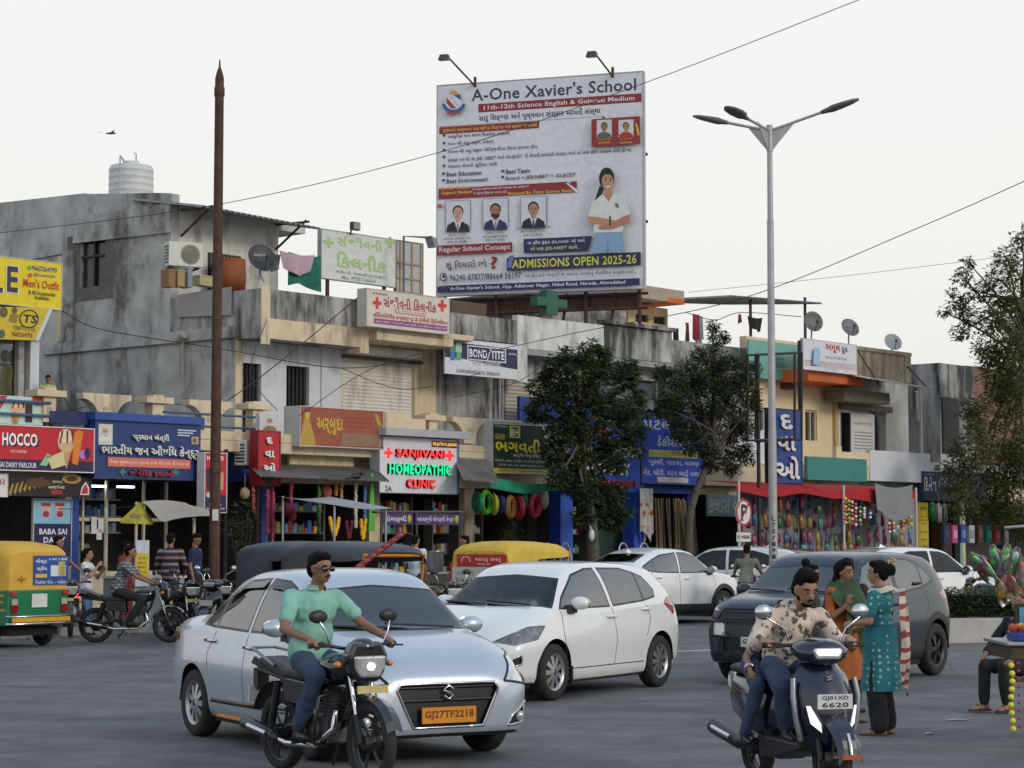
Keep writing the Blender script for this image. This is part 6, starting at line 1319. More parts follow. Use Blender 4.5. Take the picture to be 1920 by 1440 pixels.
def scooter(label, loc, head, col, lit=True, txt='', silver=True):
 T_ = Thing('scooter', label, 'scooter', (loc[0], loc[1], 0), WORLD, None, head)
 P = lambda n, mb, m, **k: T_.part(n, mb, m, local=True, **k)
 moto_wheel(T_, .62, .25, .10, n=5); moto_wheel(T_, -.64, .23, .11, n=5)
 mb = MB()
 for sg in (1, -1): mb.tube([(.62, sg * .085, .25), (.54, sg * .085, .52)], .022, 8)
 P('fork', mb, [hx('1A1A1C', .4)])
 mb = MB(); k = 14
 for i in range(k):
  a0, a1 = R(5 + i * 11), R(5 + (i + 1) * 11)
  for y0, y1 in ((-.09, -.05), (-.05, .05), (.05, .09)):
   mb.add([(.62 + .30 * math.cos(a), y, .27 + .30 * math.sin(a) - (.06 if abs(y) > .06 else 0)) for a in (a0, a1) for y in (y0, y1)], [(0, 1, 3, 2)], 0, True)
 P('front_mudguard', mb, [col])
 mb = MB(); mb.tube([(.62 + .31 * math.cos(R(a)), 0.0, .27 + .31 * math.sin(R(a))) for a in (8, 20, 35)], .012, 6); mb.box(.915, .93, -.07, .07, .28, .31, 1); P('mudguard_trim', mb, [CHROME, hx('B0562A', .3)])
 # front apron: lofted shield
 rows = [(.30, .50, .10, .10), (.40, .53, .17, .15), (.55, .54, .21, .17), (.70, .51, .225, .16), (.82, .47, .20, .13), (.90, .44, .13, .09)]
 vs = []; n = 12
 for z, x, w, d in rows:
  for j in range(n + 1):
   u = -1 + 2 * j / n; vs.append((x + d * (1 - abs(u) ** 2.2) - .03, u * w, z))
 mb = MB(); mb.add(vs, [(i * (n + 1) + j, i * (n + 1) + j + 1, (i + 1) * (n + 1) + j + 1, (i + 1) * (n + 1) + j) for i in range(len(rows) - 1) for j in range(n)], 0, True)
 vb = [(x - .04, p[1] * .98, p[2]) for p, x in ((v, rows[i // (n + 1)][1]) for i, v in enumerate(vs))]
 mb.add(vb, [(i * (n + 1) + j, (i + 1) * (n + 1) + j, (i + 1) * (n + 1) + j + 1, i * (n + 1) + j + 1) for i in range(len(rows) - 1) for j in range(n)], 1, True)
 P('front_apron', mb, [col, PLASTIC])
 for sg in (1, -1):
  mb = MB(); mb.add([(.645, sg * .10, .44), (.60, sg * .165, .50), (.585, sg * .19, .62), (.60, sg * .165, .62), (.665, sg * .115, .50)], [(0, 1, 2, 3, 4)] if sg < 0 else [(4, 3, 2, 1, 0)]); mb.v = [(p[0] + .035, p[1], p[2]) for p in mb.v]
  P('position_lamp', mb, [mat('lit_position_lamp', (1, .98, .95), emit=.7, var=0) if lit else LAMP])
  if silver:
   mb = MB(); mb.tube([(.50, sg * .23, .80), (.53, sg * .245, .68), (.54, sg * .23, .52), (.53, sg * .19, .38)], .02, 6); P('apron_edge', mb, [hx('8F9298', .3, metal=.5)])
 # handlebar cowl
 mb = MB(); prof = [(.30, .16, .07), (.38, .20, .085), (.46, .20, .09), (.53, .17, .085), (.575, .12, .065)]
 vs = []
 for x, w, h in prof:
  for j in range(16):
   a = 2 * math.pi * j / 16; vs.append((x, w * math.cos(a), 1.0 - (x - .3) * .12 + h * math.sin(a)))
 mb.add(vs, [(i * 16 + j, i * 16 + (j + 1) % 16, (i + 1) * 16 + (j + 1) % 16, (i + 1) * 16 + j) for i in range(4) for j in range(16)] + [tuple(range(16))[::-1], tuple(range(64, 80))], 0, True); P('handlebar_cowl', mb, [col])
 mb = MB(); mb.prism([(-.115, .985), (-.10, 1.01), (.10, 1.01), (.115, .985), (.09, .93), (-.09, .93)], .56, .588, ax='x'); hl = P('headlight', mb, [mat('clear_lamp', (.62, .62, .6), .1, .6, var=.3, scale=20, coat=1)], bevel=.015)
 if lit: mb = MB(); mb.prism([(-.09, .978), (-.08, 1.0), (.08, 1.0), (.09, .978), (.07, .96), (-.07, .96)], .586, .594, ax='x'); T_.part('bulb', mb, [LITLAMP], parent=hl, local=True)
 mb = MB(); mb.tube([(.30, -.36, 1.02), (.34, -.2, 1.02), (.34, .2, 1.02), (.30, .36, 1.02)], .014, 8); P('handlebar', mb, [hx('1A1A1C', .4)])
 for sg in (1, -1): mb = MB(); mb.tube([(.29, sg * .37, 1.02), (.33, sg * .24, 1.02)], .021, 8); mb.tube([(.37, sg * .24, 1.01), (.38, sg * .38, 1.01)], .007, 5); P('grip', mb, [RUBBER])
 two_mirrors(T_, .36, .2, 1.05, .17, .17, CHROME, w=.065, h=.055)
 mb = MB(); mb.box(.672, .682, -.13, .13, .60, .70)
 if txt:
  t = MB(); t.text(txt[0], -.1, .1, .655, .69, 0, 1, .03); t.text(txt[1], -.1, .1, .61, .645, 0, 1, .03); k = len(mb.v); mb.v += [(.6835, p[0], p[2]) for p in t.v]; mb.f += [tuple(i + k for i in f) for f in t.f]; mb.m += t.m; mb.s += t.s
 P('front_plate', mb, [PLATE_W, hx('33353A')])
 mb = MB(); mb.prism([(-.03, .812), (.015, .83), (.03, .822), (.0, .812), (.03, .80), (-.015, .785), (-.03, .793), (.0, .803)], .585, .60, ax='x'); P('emblem', mb, [CHROME])
 mb = MB(); mb.prism([(.46, .30), (.46, .36), (.1, .36), (-.1, .36), (-.1, .22), (.1, .22)], -.19, .19); P('floorboard', mb, [PLASTIC], bevel=.02)
 rows = [(-.02, .12, .36, .70), (-.15, .18, .30, .74), (-.4, .21, .32, .76), (-.7, .19, .42, .78), (-.9, .13, .58, .80), (-.98, .06, .66, .78)]
 vs = []
 for x, w, zl, zt in rows:
  for j in range(14):
   a = 2 * math.pi * j / 14; vs.append((x, w * math.copysign(abs(math.cos(a)) ** .7, math.cos(a)), (zl + zt) / 2 + (zt - zl) / 2 * math.copysign(abs(math.sin(a)) ** .7, math.sin(a))))
 mb = MB(); mb.add(vs, [(i * 14 + j, (i + 1) * 14 + j, (i + 1) * 14 + (j + 1) % 14, i * 14 + (j + 1) % 14) for i in range(5) for j in range(14)] + [tuple(range(14)), tuple(range(70, 84))[::-1]], 0, True); P('rear_body', mb, [col])
 mb = MB(); mb.prism([(0, .74), (.02, .80), (-.3, .80), (-.75, .84), (-.85, .82), (-.8, .77)], -.15, .15); P('seat', mb, [SEATB], bevel=.03)
 mb = MB(); mb.tube([(-.3, -.17, .30), (-.5, -.2, .28), (-.95, -.22, .36)], [.03, .055, .06], 12); mb.tube([(-.55, -.262, .31), (-.85, -.28, .36)], .02, 6, 1); P('exhaust', mb, [hx('2A2A2C', .4), CHROME])
 mb = MB(); mb.box(-.5, -.15, -.06, .17, .18, .36); P('engine', mb, [ENG], bevel=.02)
 mb = MB(); mb.ell((-.96, 0, .72), (.03, .09, .04), 12); P('tail_lamp', mb, [TAIL])
 return T_
scooter('dark blue scooter with lit headlamp and silver edged apron coming towards the camera', (2.01, 15.35), R(-73), hx('10162C', .2, coat=.7), True, ('GJ01XD', '6620'))
scooter('black scooter parked behind the silver saloon with its mirrors turned up', (-5.15, 38.3), R(-110), hx('17171A', .2, coat=1.0), False, silver=False)
# ================================================================ auto rickshaws
def rickshaw(label, loc, head, tub, can, frame_m, adv=None, group=None, side_panel=None, open_side=True):
 T_ = Thing('auto_rickshaw', label, 'auto rickshaw', (loc[0], loc[1], 0), WORLD, group, head)
 P = lambda n, mb, m, **k: T_.part(n, mb, m, local=True, **k)
 st = [(-1.30, .93, 1.56, .60), (-1.26, .93, 1.63, .625), (-1.1, .93, 1.69, .64), (-.7, .93, 1.735, .65), (-.42, .93, 1.74, .65), (-.38, 1.40, 1.74, .65), (0, 1.42, 1.73, .65), (.5, 1.43, 1.70, .64), (.78, 1.45, 1.64, .62), (.86, 1.47, 1.57, .60)]
 def ring(x, zl, zt, w): return [(x, w, zl), (x, w, zl + (zt - .2 - zl) * .5), (x, w * .995, zt - .2), (x, w * .96, zt - .09), (x, w * .84, zt - .03), (x, w * .5, zt - .005), (x, 0, zt)]
 mb = MB(); vs = []
 for q in st:
  h = ring(*q); vs += h + [(p[0], -p[1], p[2]) for p in h[-2::-1]]
 n = 13
 mb.add(vs, [(i * n + j, (i + 1) * n + j, (i + 1) * n + j + 1, i * n + j + 1) for i in range(len(st) - 1) for j in range(n - 1)], 0, True); mb.add(vs[:n], [tuple(range(n))])
 vi = [(p[0] + .01, p[1] * .98, p[2] - .012) for p in vs]; mb.add(vi, [(i * n + j, i * n + j + 1, (i + 1) * n + j + 1, (i + 1) * n + j) for i in range(len(st) - 1) for j in range(n - 1)], 1, True)
 P('canopy', mb, [can, hx('2A2724', .8)])
 mb = MB(); mb.prism([(-1.30, .42), (-1.32, .95), (-.45, .95), (-.36, .60), (-.30, .45), (-.3, .36), (-1.2, .36)], -.64, .64); tubo = P('rear_body', mb, [tub], bevel=.03)
 mb = MB(); mb.box(-.3, .75, -.6, .6, .30, .37); mb.prism([(.62, .35), (.70, 1.0), (.85, 1.0), (1.12, .72), (1.22, .42), (1.1, .34)], -.36, .36); P('front_cowl', mb, [tub], bevel=.05)
 mb = MB()
 for sg in (1, -1): mb.tube([(.72, sg * .60, .95), (.82, sg * .585, 1.52)], .025, 8); mb.tube([(-.37, sg * .63, .9), (-.37, sg * .63, 1.45)], .018, 6); mb.tube([(.70, sg * .6, .37), (.72, sg * .6, .95)], .025, 8)
 mb.tube([(.82, -.6, 1.52), (.82, .6, 1.52)], .03, 8); mb.tube([(.72, -.6, .95), (.72, .6, .95)], .03, 8); P('screen_frame', mb, [frame_m])
 mb = MB(); mb.quad((.735, -.57, .98), (.735, .57, .98), (.815, .56, 1.50), (.815, -.56, 1.50)); P('windscreen', mb, [GLS])
 mb = MB(); mb.prism([(.70, .60), (.72, .95), (.74, .95), (.73, .5)], -.6, .6); P('front_panel', mb, [frame_m])
 mb = MB(); mb.box(.1, .36, -.32, .32, .55, .70); mb.box(.04, .1, -.32, .32, .55, 1.0); mb.box(-1.1, -.6, -.58, .58, .5, .72); mb.box(-1.2, -1.1, -.58, .58, .7, 1.2); P('seat', mb, [hx('2A211C', .6)], bevel=.03)
 mb = MB(); mb.tube([(.6, -.3, .98), (.66, 0, .95), (.6, .3, .98)], .014, 6); P('handlebar', mb, [PLASTIC])
 mb = MB(); mb.ell((1.12, 0, .78), (.06, .09, .09), 14); P('headlight', mb, [LAMP])
 for x, y in ((-.78, .55), (-.78, -.55), (1.0, 0)):
  r = .215; m = MB(); sg = 1 if y >= 0 else -1
  m.lathe([(r * .55, -.05), (r * .9, -.06), (r, 0), (r * .9, .06), (r * .55, .05)], (x, y, r), 'y', 28); t = P('wheel', m, [RUBBER])
  m = MB(); m.lathe([(0, sg * .03), (r * .2, sg * .035), (r * .3, sg * .0), (r * .5, sg * .01), (r * .56, sg * .052)], (x, y, r), 'y', 24); T_.part('rim', m, [hx('8E9094', .4, metal=.4)], parent=t, local=True)
 mb = MB(); mb.box(-1.2, 1.0, -.5, .5, .2, .34); P('chassis', mb, [hx('121213', .8)])
 mb = MB()
 for sg in (1, -1): mb.prism([(-1.05, .36), (-1.0, .47), (-.78, .52), (-.56, .47), (-.5, .36)], sg * .655 - .02, sg * .655 + .02)
 P('wheel_arch', mb, [tub])
 for sg in (1, -1):
  mb = MB(); mb.box(-1.345, -1.325, sg * .52 - .06, sg * .52 + .06, .58, .70); mb.box(-1.345, -1.325, sg * .52 - .06, sg * .52 + .06, .705, .8, 1); P('rear_lamp', mb, [TAIL, hx('A9A39A', .3)])
  mb = MB(); mb.box(-1.35, -1.325, sg * .55 - .06, sg * .55 + .06, .86, .93); P('rear_marker', mb, [hx('B32F36', .4)])
 mb = MB(); mb.tube([(-1.30, .66, .40), (-1.40, .6, .40), (-1.40, -.6, .40), (-1.30, -.66, .40)], .022, 8, 1); mb.box(-1.40, -1.36, -.6, .6, .43, .50); mb.tube([(-1.30, .66, .52), (-1.41, .6, .52), (-1.41, -.6, .52), (-1.30, -.66, .52)], .014, 8, 1); P('rear_bumper', mb, [hx('D9A022'), CHROME])
 mb = MB(); mb.box(-1.335, -1.325, -.16, .16, .66, .88); P('rear_plate', mb, [OFFW])
 for sg in (1, -1):
  mb = MB()
  for z, a, b in ((.86, -1.2, -.6), (.75, -1.2, -.7), (.62, -1.25, -.65)): mb.box(a, b, sg * .643 - .004, sg * .643 + .004, z - .018, z + .018)
  if tub.name.startswith('green'): P('side_stripe', mb, [hx('D28A2A')])
 if adv: adv(T_)
 return T_
def adv_blue(T_):
 mb = MB(); mb.box(-1.315, -1.303, -.62, .12, 1.02, 1.50)
 mb.v = [(p[0] - .0, p[1], p[2]) for p in mb.v]
 def tx(b, y0, y1, z0, z1, m):
  t = MB(); t.text(b, 0, 1, z0, z1, 0, m, .03); k = len(mb.v); mb.v += [(-1.318, y0 + (y1 - y0) * p[0], p[2]) for p in t.v]; mb.f += [tuple(i + k for i in f) for f in t.f]; mb.m += t.m; mb.s += t.s
 tx('બેસ્ટ', .08, -.16, 1.36, 1.45, 1); tx('સ્કીમ', .06, -.16, 1.24, 1.33, 1); tx('નિકોલ રોડ - નરોડા', .08, -.58, 1.04, 1.10, 1); tx('૧ અને ૨ BHK', -.2, -.6, 1.42, 1.47, 1)
 mb.box(-1.319, -1.3165, -.16, .08, 1.14, 1.2, 2); mb.box(-1.319, -1.3165, -.56, -.24, 1.16, 1.34, 1); mb.box(-1.321, -1.319, -.54, -.4, 1.16, 1.40, 3)
 for k in range(5): mb.box(-1.321, -1.319, -.56, -.42 - k * .02, 1.18 + k * .04, 1.19 + k * .04, 0)
 T_.part('advert_poster', mb, [hx('2A4A92'), hx('CFD4DE'), hx('D8B040'), hx('B9A45A')], local=True)
 mb = MB(); mb.ell((-1.31, .36, 1.12), (.006, .1, .02), 12); mb.ell((-1.31, .36, 1.12), (.006, .025, .06), 12); T_.part('painted_emblem', mb, [hx('B5641E')], local=True)
def adv_red(T_):
 mb = MB(); mb.box(-1.318, -1.303, -.56, .5, 1.28, 1.5); mb.box(-1.318, -1.303, -.6, .6, .96, 1.27, 1); mb.box(-1.32, -1.3, .6, .64, .8, 1.35, 0); mb.box(-1.32, -1.3, -.64, -.6, .8, 1.35, 0)
 t = MB(); t.text('આપનું સપનું', 0, 1, 1.36, 1.45, 0, 2, .03); t.text('ઘરનું ઘર', .1, .6, 1.30, 1.345, 0, 2, .03); k = len(mb.v); mb.v += [(-1.3195, .1 - .55 * p[0], p[2]) for p in t.v]; mb.f += [tuple(i + k for i in f) for f in t.f]; mb.m += t.m; mb.s += t.s
 t = MB(); t.text('વોટ', 0, .4, 1.12, 1.22, 0, 3, .02); t.text('આપો', .6, 1, 1.1, 1.24, 0, 4, .04); t.text('નિકોલ', 0, .5, 1.0, 1.08, 0, 5, .02); k = len(mb.v); mb.v += [(-1.3195, .5 - 1.0 * p[0], p[2]) for p in t.v]; mb.f += [tuple(i + k for i in f) for f in t.f]; mb.m += t.m; mb.s += t.s
 for a in range(7):
  q = R(180 * a / 6); mb.box(-1.3195, -1.319, .3 + .09 * math.cos(q) - .012, .3 + .09 * math.cos(q) + .012, 1.37 + .07 * math.sin(q), 1.4 + .07 * math.sin(q), 2)
 T_.part('advert_poster', mb, [hx('B3312C'), hx('BFBDB6'), hx('E0C8C0'), hx('7A9A8A'), hx('8A6A3A'), hx('4A4A4C')], local=True)
YELC = mat('yellow_canopy', (.62, .36, .045), .65, var=.1, scale=3, bump=.15, dirt=(.5, .38, .2), dirt_amt=.3)
rickshaw('green and yellow auto rickshaw with a blue advert on its back at the left edge', (-8.78, 35.8), math.atan2(.6, -.8), mat('green_paint', (.012, .17, .075), .45, var=.1, dirt=(.05, .08, .05), dirt_amt=.3), YELC, hx('C99A2A'), adv_blue)
rk = rickshaw('black canopied auto rickshaw with an orange screen frame behind the silver saloon', (-2.35, 33.4), R(-48), hx('1E2A22', .4), mat('black_rexine', (.045, .052, .062), .45, var=.2, scale=2, bump=.2, dirt=(.22, .22, .22), dirt_amt=.3), hx('C47F1E', .5))
rickshaw('dark canopied auto rickshaw mostly hidden behind the one with the orange frame', (-3.3, 35.8), R(-42), hx('2A2A2C', .4), mat('blue_grey_rexine', (.05, .062, .08), .35, var=.2, scale=2, bump=.2), hx('3A3A3C', .5))
rickshaw('yellow topped auto rickshaw with a red and white advert behind the white hatchback', (.12, 39.6), R(58), hx('2A6A44', .5), mat('yellow_canopy_bright', (.60, .40, .04), .6, var=.12, scale=3, bump=.15), hx('C99A2A'), adv_red)
# ================================================================ people
def remesh(mb, vox, name, mats, parent, wrinkle=0.0, smooth=3, wf=9.0):
 o = mb.build(name, mats)
 md = o.modifiers.new('union', 'REMESH'); md.mode = 'VOXEL'; md.voxel_size = vox
 ms = o.modifiers.new('smooth', 'SMOOTH'); ms.iterations = smooth; ms.factor = .5
 dg = bpy.context.evaluated_depsgraph_get()
 me = bpy.data.meshes.new_from_object(o.evaluated_get(dg)); old = o.data
 o.modifiers.clear(); o.data = me; bpy.data.meshes.remove(old)
 if wrinkle:
  for v in me.vertices:
   p = v.co * wf; q = Vector((p.x, p.y, p.z * .55 + p.x * .5))
   v.co += v.normal * (noise.noise(q) + .5 * noise.noise(q * 2.3)) * wrinkle
 me.polygons.foreach_set('use_smooth', [True] * len(me.polygons))
 me.materials.clear()
 for q in (mats if isinstance(mats, (list, tuple)) else [mats]): me.materials.append(q)
 o.parent = parent; return o
def cap(mb, a, b, r0, r1, n=12):
 a, b = Vector(a), Vector(b)
 mb.tube([a, b], [r0, r1], n); mb.ell(a, r0, n); mb.ell(b, r1, n)
SKIN = mat('brown_skin', (.26, .125, .07), .5, var=.06, scale=9)
SKIN2 = mat('tan_skin', (.34, .175, .10), .5, var=.06, scale=9)
HAIR = mat('black_hair', (.007, .006, .006), .75, var=.4, scale=60, spec=.12, bump=.6)
def hand(mb, w, d, n, k, curl, s):
 """palm and five separate fingers from wrist w along d; n = back of the hand, k = +1/-1 thumb side"""
 d, n = d.normalized(), (n - d * n.dot(d)).normalized(); a = d.cross(n) * k
 rot = Matrix((d, a, n)).transposed()
 mb.ell(w + d * .045 * s, (.052 * s, .04 * s, .019 * s), 12, rot=rot)
 for i in range(4):
  off = (1.5 - i) * .0195 * s; ln = (.068, .078, .074, .06)[i] * s
  p = w + d * .085 * s + a * off; dd = d; th = curl * .35
  for j in range(3):
   q = Matrix.Rotation(-th, 3, a * k) @ d if False else (d * math.cos(th) - n * math.sin(th))
   e_ = p + q * ln * (.42, .33, .25)[j]; cap(mb, p, e_, (.0098 - j * .0008) * s, (.0092 - j * .0009) * s, 8); p = e_; th += curl * (.75 + .1 * i)
 p = w + d * .02 * s + a * .03 * s; q = (d * .75 + a * .65 - n * .25).normalized()
 e_ = p + q * .04 * s; cap(mb, p, e_, .0125 * s, .011 * s, 8); q2 = (d * .9 + a * .15 - n * (.3 + curl * .5)).normalized(); cap(mb, e_, e_ + q2 * .033 * s, .0105 * s, .009 * s, 8)
def person(label, loc, head, h=1.68, J=None, skin=SKIN, hair='short', top=None, bottom=None, sleeve=.62, shoes='1E1A18', look=(0, 0), vox=.02, group=None, face=True, kurta=None, beard=None, shades=False, curl=(.5, .5), fr=WORLD, hem=.06, stout=1.0, sandal=False, legw=1.0):
 T_ = Thing('person', label, 'person', loc, fr, group, head - (0 if fr is WORLD else fr.a)); s = h / 1.7
 D = dict(pelvis=(0, 0, .90), neck=(0, 0, 1.42), head=(.02, 0, 1.585))
 for sg, nm in ((1, 'L'), (-1, 'R')):
  D.update({'sh' + nm: (0, sg * .185, 1.365), 'el' + nm: (-.02, sg * .235, 1.08), 'wr' + nm: (.05, sg * .24, .83), 'hip' + nm: (0, sg * .09, .88), 'kn' + nm: (.02, sg * .10, .48), 'an' + nm: (-.02, sg * .11, .075)})
 D = {k: Vector(v) * s for k, v in D.items()}
 for k, v in (J or {}).items(): D[k] = Vector(v)
 hp = D['head']; Rm = (Matrix.Rotation(look[0], 3, 'Z') @ Matrix.Rotation(look[1], 3, 'Y'))
 F = lambda x, y, z: hp + Rm @ (Vector((x, y, z)) * s)
 b = MB()
 b.ell(hp + Rm @ Vector((-.008, 0, .025)) * s, Vector((.094, .074, .088)) * s, 18, rot=Rm); b.ell(F(.022, 0, -.035), Vector((.066, .056, .075)) * s, 14, rot=Rm); b.ell(F(.052, 0, -.082), Vector((.032, .034, .026)) * s, 10, rot=Rm)
 b.ell(F(.088, 0, -.018), Vector((.02, .0125, .024)) * s, 8, rot=Rm); b.ell(F(.098, 0, -.03), Vector((.013, .0165, .011)) * s, 8, rot=Rm); b.ell(F(.08, 0, .018), Vector((.012, .05, .012)) * s, 8, rot=Rm); b.ell(F(.082, 0, -.06), Vector((.012, .024, .011)) * s, 8, rot=Rm)
 for sg in (1, -1): b.ell(F(-.005, sg * .074, -.012), Vector((.02, .009, .031)) * s, 8, rot=Rm)
 cap(b, D['neck'] - Vector((0, 0, .03 * s)), F(-.012, 0, -.06), .056 * s, .05 * s)
 up = (D['neck'] - D['pelvis']); mid = D['pelvis'] + up * .35; ch = D['pelvis'] + up * .72
 b.ell(D['pelvis'], Vector((.09, .135, .10)) * s); b.ell(mid, Vector((.085, .12, .14)) * s); b.ell(ch, Vector((.095, .14, .15)) * s); cap(b, D['shL'], D['shR'], .05 * s, .05 * s)
 fine = vox < .015
 for i, nm in enumerate('LR'):
  S_, E_, W_ = D['sh' + nm], D['el' + nm], D['wr' + nm]
  cap(b, S_, E_, .047 * s, .038 * s); m_ = E_.lerp(W_, .3); cap(b, E_, m_, .037 * s, .037 * s); cap(b, m_, W_, .037 * s, .025 * s)
  d = (W_ - E_).normalized(); ref = D.get('back' + nm, None); n_ = ref if ref is not None else (E_ - S_).normalized().cross(d)
  if ref is None:
   n_ = Vector((0, (1 if nm == 'L' else -1), .2)) if n_.length < .2 else Vector((0, (1 if nm == 'L' else -1), .35))
  hd = D.get('hand' + nm, d)
  if fine: hand(b, W_, Vector(hd), Vector(n_), 1 if nm == 'R' else -1, curl[i] * 1.6, s)
  else:
   hand(b, W_, Vector(hd), Vector(n_), 1 if nm == 'R' else -1, curl[i] * 1.6, s * 1.0)
  cap(b, D['hip' + nm], D['kn' + nm], .075 * s, .052 * s); k_ = D['kn' + nm].lerp(D['an' + nm], .3); cap(b, D['kn' + nm], k_, .05 * s, .053 * s); cap(b, k_, D['an' + nm], .053 * s, .034 * s)
 feet = MB()
 for nm, sg in (('L', 1), ('R', -1)):
  a = D['an' + nm]; fd = Vector(D.get('ft' + nm, (1, sg * .18, 0))).normalized(); zt = -.042 * s
  tgt = b if sandal else feet
  cap(tgt, a + fd * -.035 * s + Vector((0, 0, zt)), a + fd * .10 * s + Vector((0, 0, zt - .003)), .036 * s, .034 * s); cap(tgt, a + fd * .10 * s + Vector((0, 0, zt - .003)), a + fd * .165 * s + Vector((0, 0, zt - .008)), .034 * s, .024 * s); cap(tgt, a, a + Vector((0, 0, zt)), .04 * s, .04 * s)
 bo = remesh(b, min(vox, .013) if fine else vox * .72, 'body', [skin], T_.root, smooth=2 if fine else 1)
 if sandal:
  feet = MB()
  for nm, sg in (('L', 1), ('R', -1)):
   a = D['an' + nm]; fd = Vector(D.get('ft' + nm, (1, sg * .18, 0))).normalized(); sd_ = Vector((-fd.y, fd.x, 0)); z = Vector((0, 0, -.075 * s))
   pts = [a + fd * x * s + sd_ * y * s + z for x, y in ((-.07, -.03), (.1, -.045), (.19, -.03), (.20, .02), (.1, .045), (-.07, .03))]
   feet.add(pts + [p + Vector((0, 0, .018)) for p in pts], [(5, 4, 3, 2, 1, 0), (6, 7, 8, 9, 10, 11)] + [(i, (i + 1) % 6, 6 + (i + 1) % 6, 6 + i) for i in range(6)])
   feet.tube([a + fd * .08 * s + sd_ * -.045 * s + z, a + fd * .09 * s + z + Vector((0, 0, .065 * s)), a + fd * .08 * s + sd_ * .045 * s + z], .011, 6)
  T_.part('sandal', feet, [hx(shoes)], local=True)
 else: remesh(feet, vox * .8, 'shoes', [hx(shoes, .5)], T_.root, smooth=2)
 # clothing
 if top is not None:
  c = MB(); st = stout
  c.ell(ch, Vector((.122 * st, .162 * st, .165)) * s, 16); c.ell(mid, Vector((.125 * st, .152 * st, .16)) * s, 16); c.ell(D['pelvis'] + Vector((0, 0, .04 * s)), Vector((.125 * st, .165 * st, .10 + hem)) * s, 16)
  cap(c, D['shL'] + Vector((0, 0, -.01)), D['shR'] + Vector((0, 0, -.01)), .064 * s, .064 * s); cap(c, D['neck'] + Vector((0, 0, -.06)) * s, D['neck'] - Vector((0, 0, .01)) * s, .085 * s, .066 * s)
  for nm in 'LR':
   S_, E_, W_ = D['sh' + nm], D['el' + nm], D['wr' + nm]
   if sleeve <= 1: cap(c, S_, S_.lerp(E_, sleeve), .064 * s, .062 * s)
   else: cap(c, S_, E_, .064 * s, .055 * s); cap(c, E_, E_.lerp(W_, sleeve - 1), .055 * s, .045 * s)
  so = remesh(c, vox, 'shirt', [top], T_.root, wrinkle=.015 * s, smooth=3)
  if fine:
   c = MB(); nk = D['neck']
   for k in range(-5, 6):
    a0, a1 = R(180 + k * 27), R(180 + (k + 1) * 27)
    p = [nk + Vector((r_ * math.cos(a) * s + .012, r_ * math.sin(a) * s, z_ * s)) for a in (a0, a1) for r_, z_ in ((.068, -.02), (.062, .034), (.082, -.005))]
    c.add(p, [(0, 1, 4, 3), (1, 2, 5, 4)], 0, True)
   T_.part('collar', c, [top], local=True, parent=so)
 if bottom is not None:
  c = MB(); c.ell(D['pelvis'], Vector((.112, .155, .115)) * s, 14)
  for nm in 'LR': cap(c, D['hip' + nm], D['kn' + nm], .095 * s, .07 * s * legw); cap(c, D['kn' + nm], D['an' + nm] + Vector((0, 0, .03 * s)), .07 * s * legw, .058 * s * legw)
  remesh(c, vox, 'trousers', [bottom], T_.root, wrinkle=.015 * s, smooth=3)
 if kurta:
  m_, zb, fl = kurta; z0 = D['pelvis'].z + .16 * s; n = 40; rows = 14; vs = []; cx = D['pelvis']
  for i in range(rows + 1):
   t = i / rows; z = z0 + (zb - z0) * t
   for j in range(n):
    a = 2 * math.pi * j / n; rx, ry = (.15 + fl * t) * s, (.182 + fl * .8 * t) * s; f_ = 1 + .06 * t * math.sin(a * 7 + 1.3) + .04 * t * noise.noise(Vector((a * 2, t * 2, h)))
    vs.append((cx.x + rx * math.cos(a) * f_, cx.y + ry * math.sin(a) * f_, z))
  c = MB(); c.add(vs, [(i * n + j, (i + 1) * n + j, (i + 1) * n + (j + 1) % n, i * n + (j + 1) % n) for i in range(rows) for j in range(n)], 0, True)
  T_.part('kurta_skirt', c, [m_], local=True)
 # hair
 if hair:
  c = MB(); Q = lambda v: Vector(v) * s
  c.ell(F(-.022, 0, .052), Q((.094, .081, .078)), 16, rot=Rm); c.ell(F(-.058, 0, .0), Q((.052, .077, .085)), 14, rot=Rm); c.ell(F(.02, 0, .092), Q((.066, .068, .035)), 12, rot=Rm)
  if hair == 'quiff': c.ell(F(.045, 0, .105), Q((.05, .066, .042)), 12, rot=Rm); c.ell(F(-.01, 0, .11), Q((.07, .07, .04)), 12, rot=Rm)
  if hair in ('bun', 'long', 'tail'): c.ell(F(-.03, 0, .03), Q((.098, .088, .09)), 16, rot=Rm)
  if hair == 'bun': c.ell(F(-.13, 0, .03), Q((.055, .06, .06)), 12, rot=Rm)
  if hair == 'topbun': c.ell(F(-.06, 0, .15), Q((.05, .055, .045)), 12, rot=Rm); c.ell(F(-.03, 0, .03), Q((.098, .088, .09)), 16, rot=Rm)
  if hair == 'tail': cap(c, F(-.11, 0, .03), F(-.13, 0, -.18), .04 * s, .025 * s)
  if hair == 'long': c.ell(F(-.075, 0, -.08), Q((.05, .085, .13)), 12, rot=Rm)
  ho = remesh(c, vox * .8, 'hair', [HAIR], T_.root, wrinkle=.006, smooth=1, wf=30)
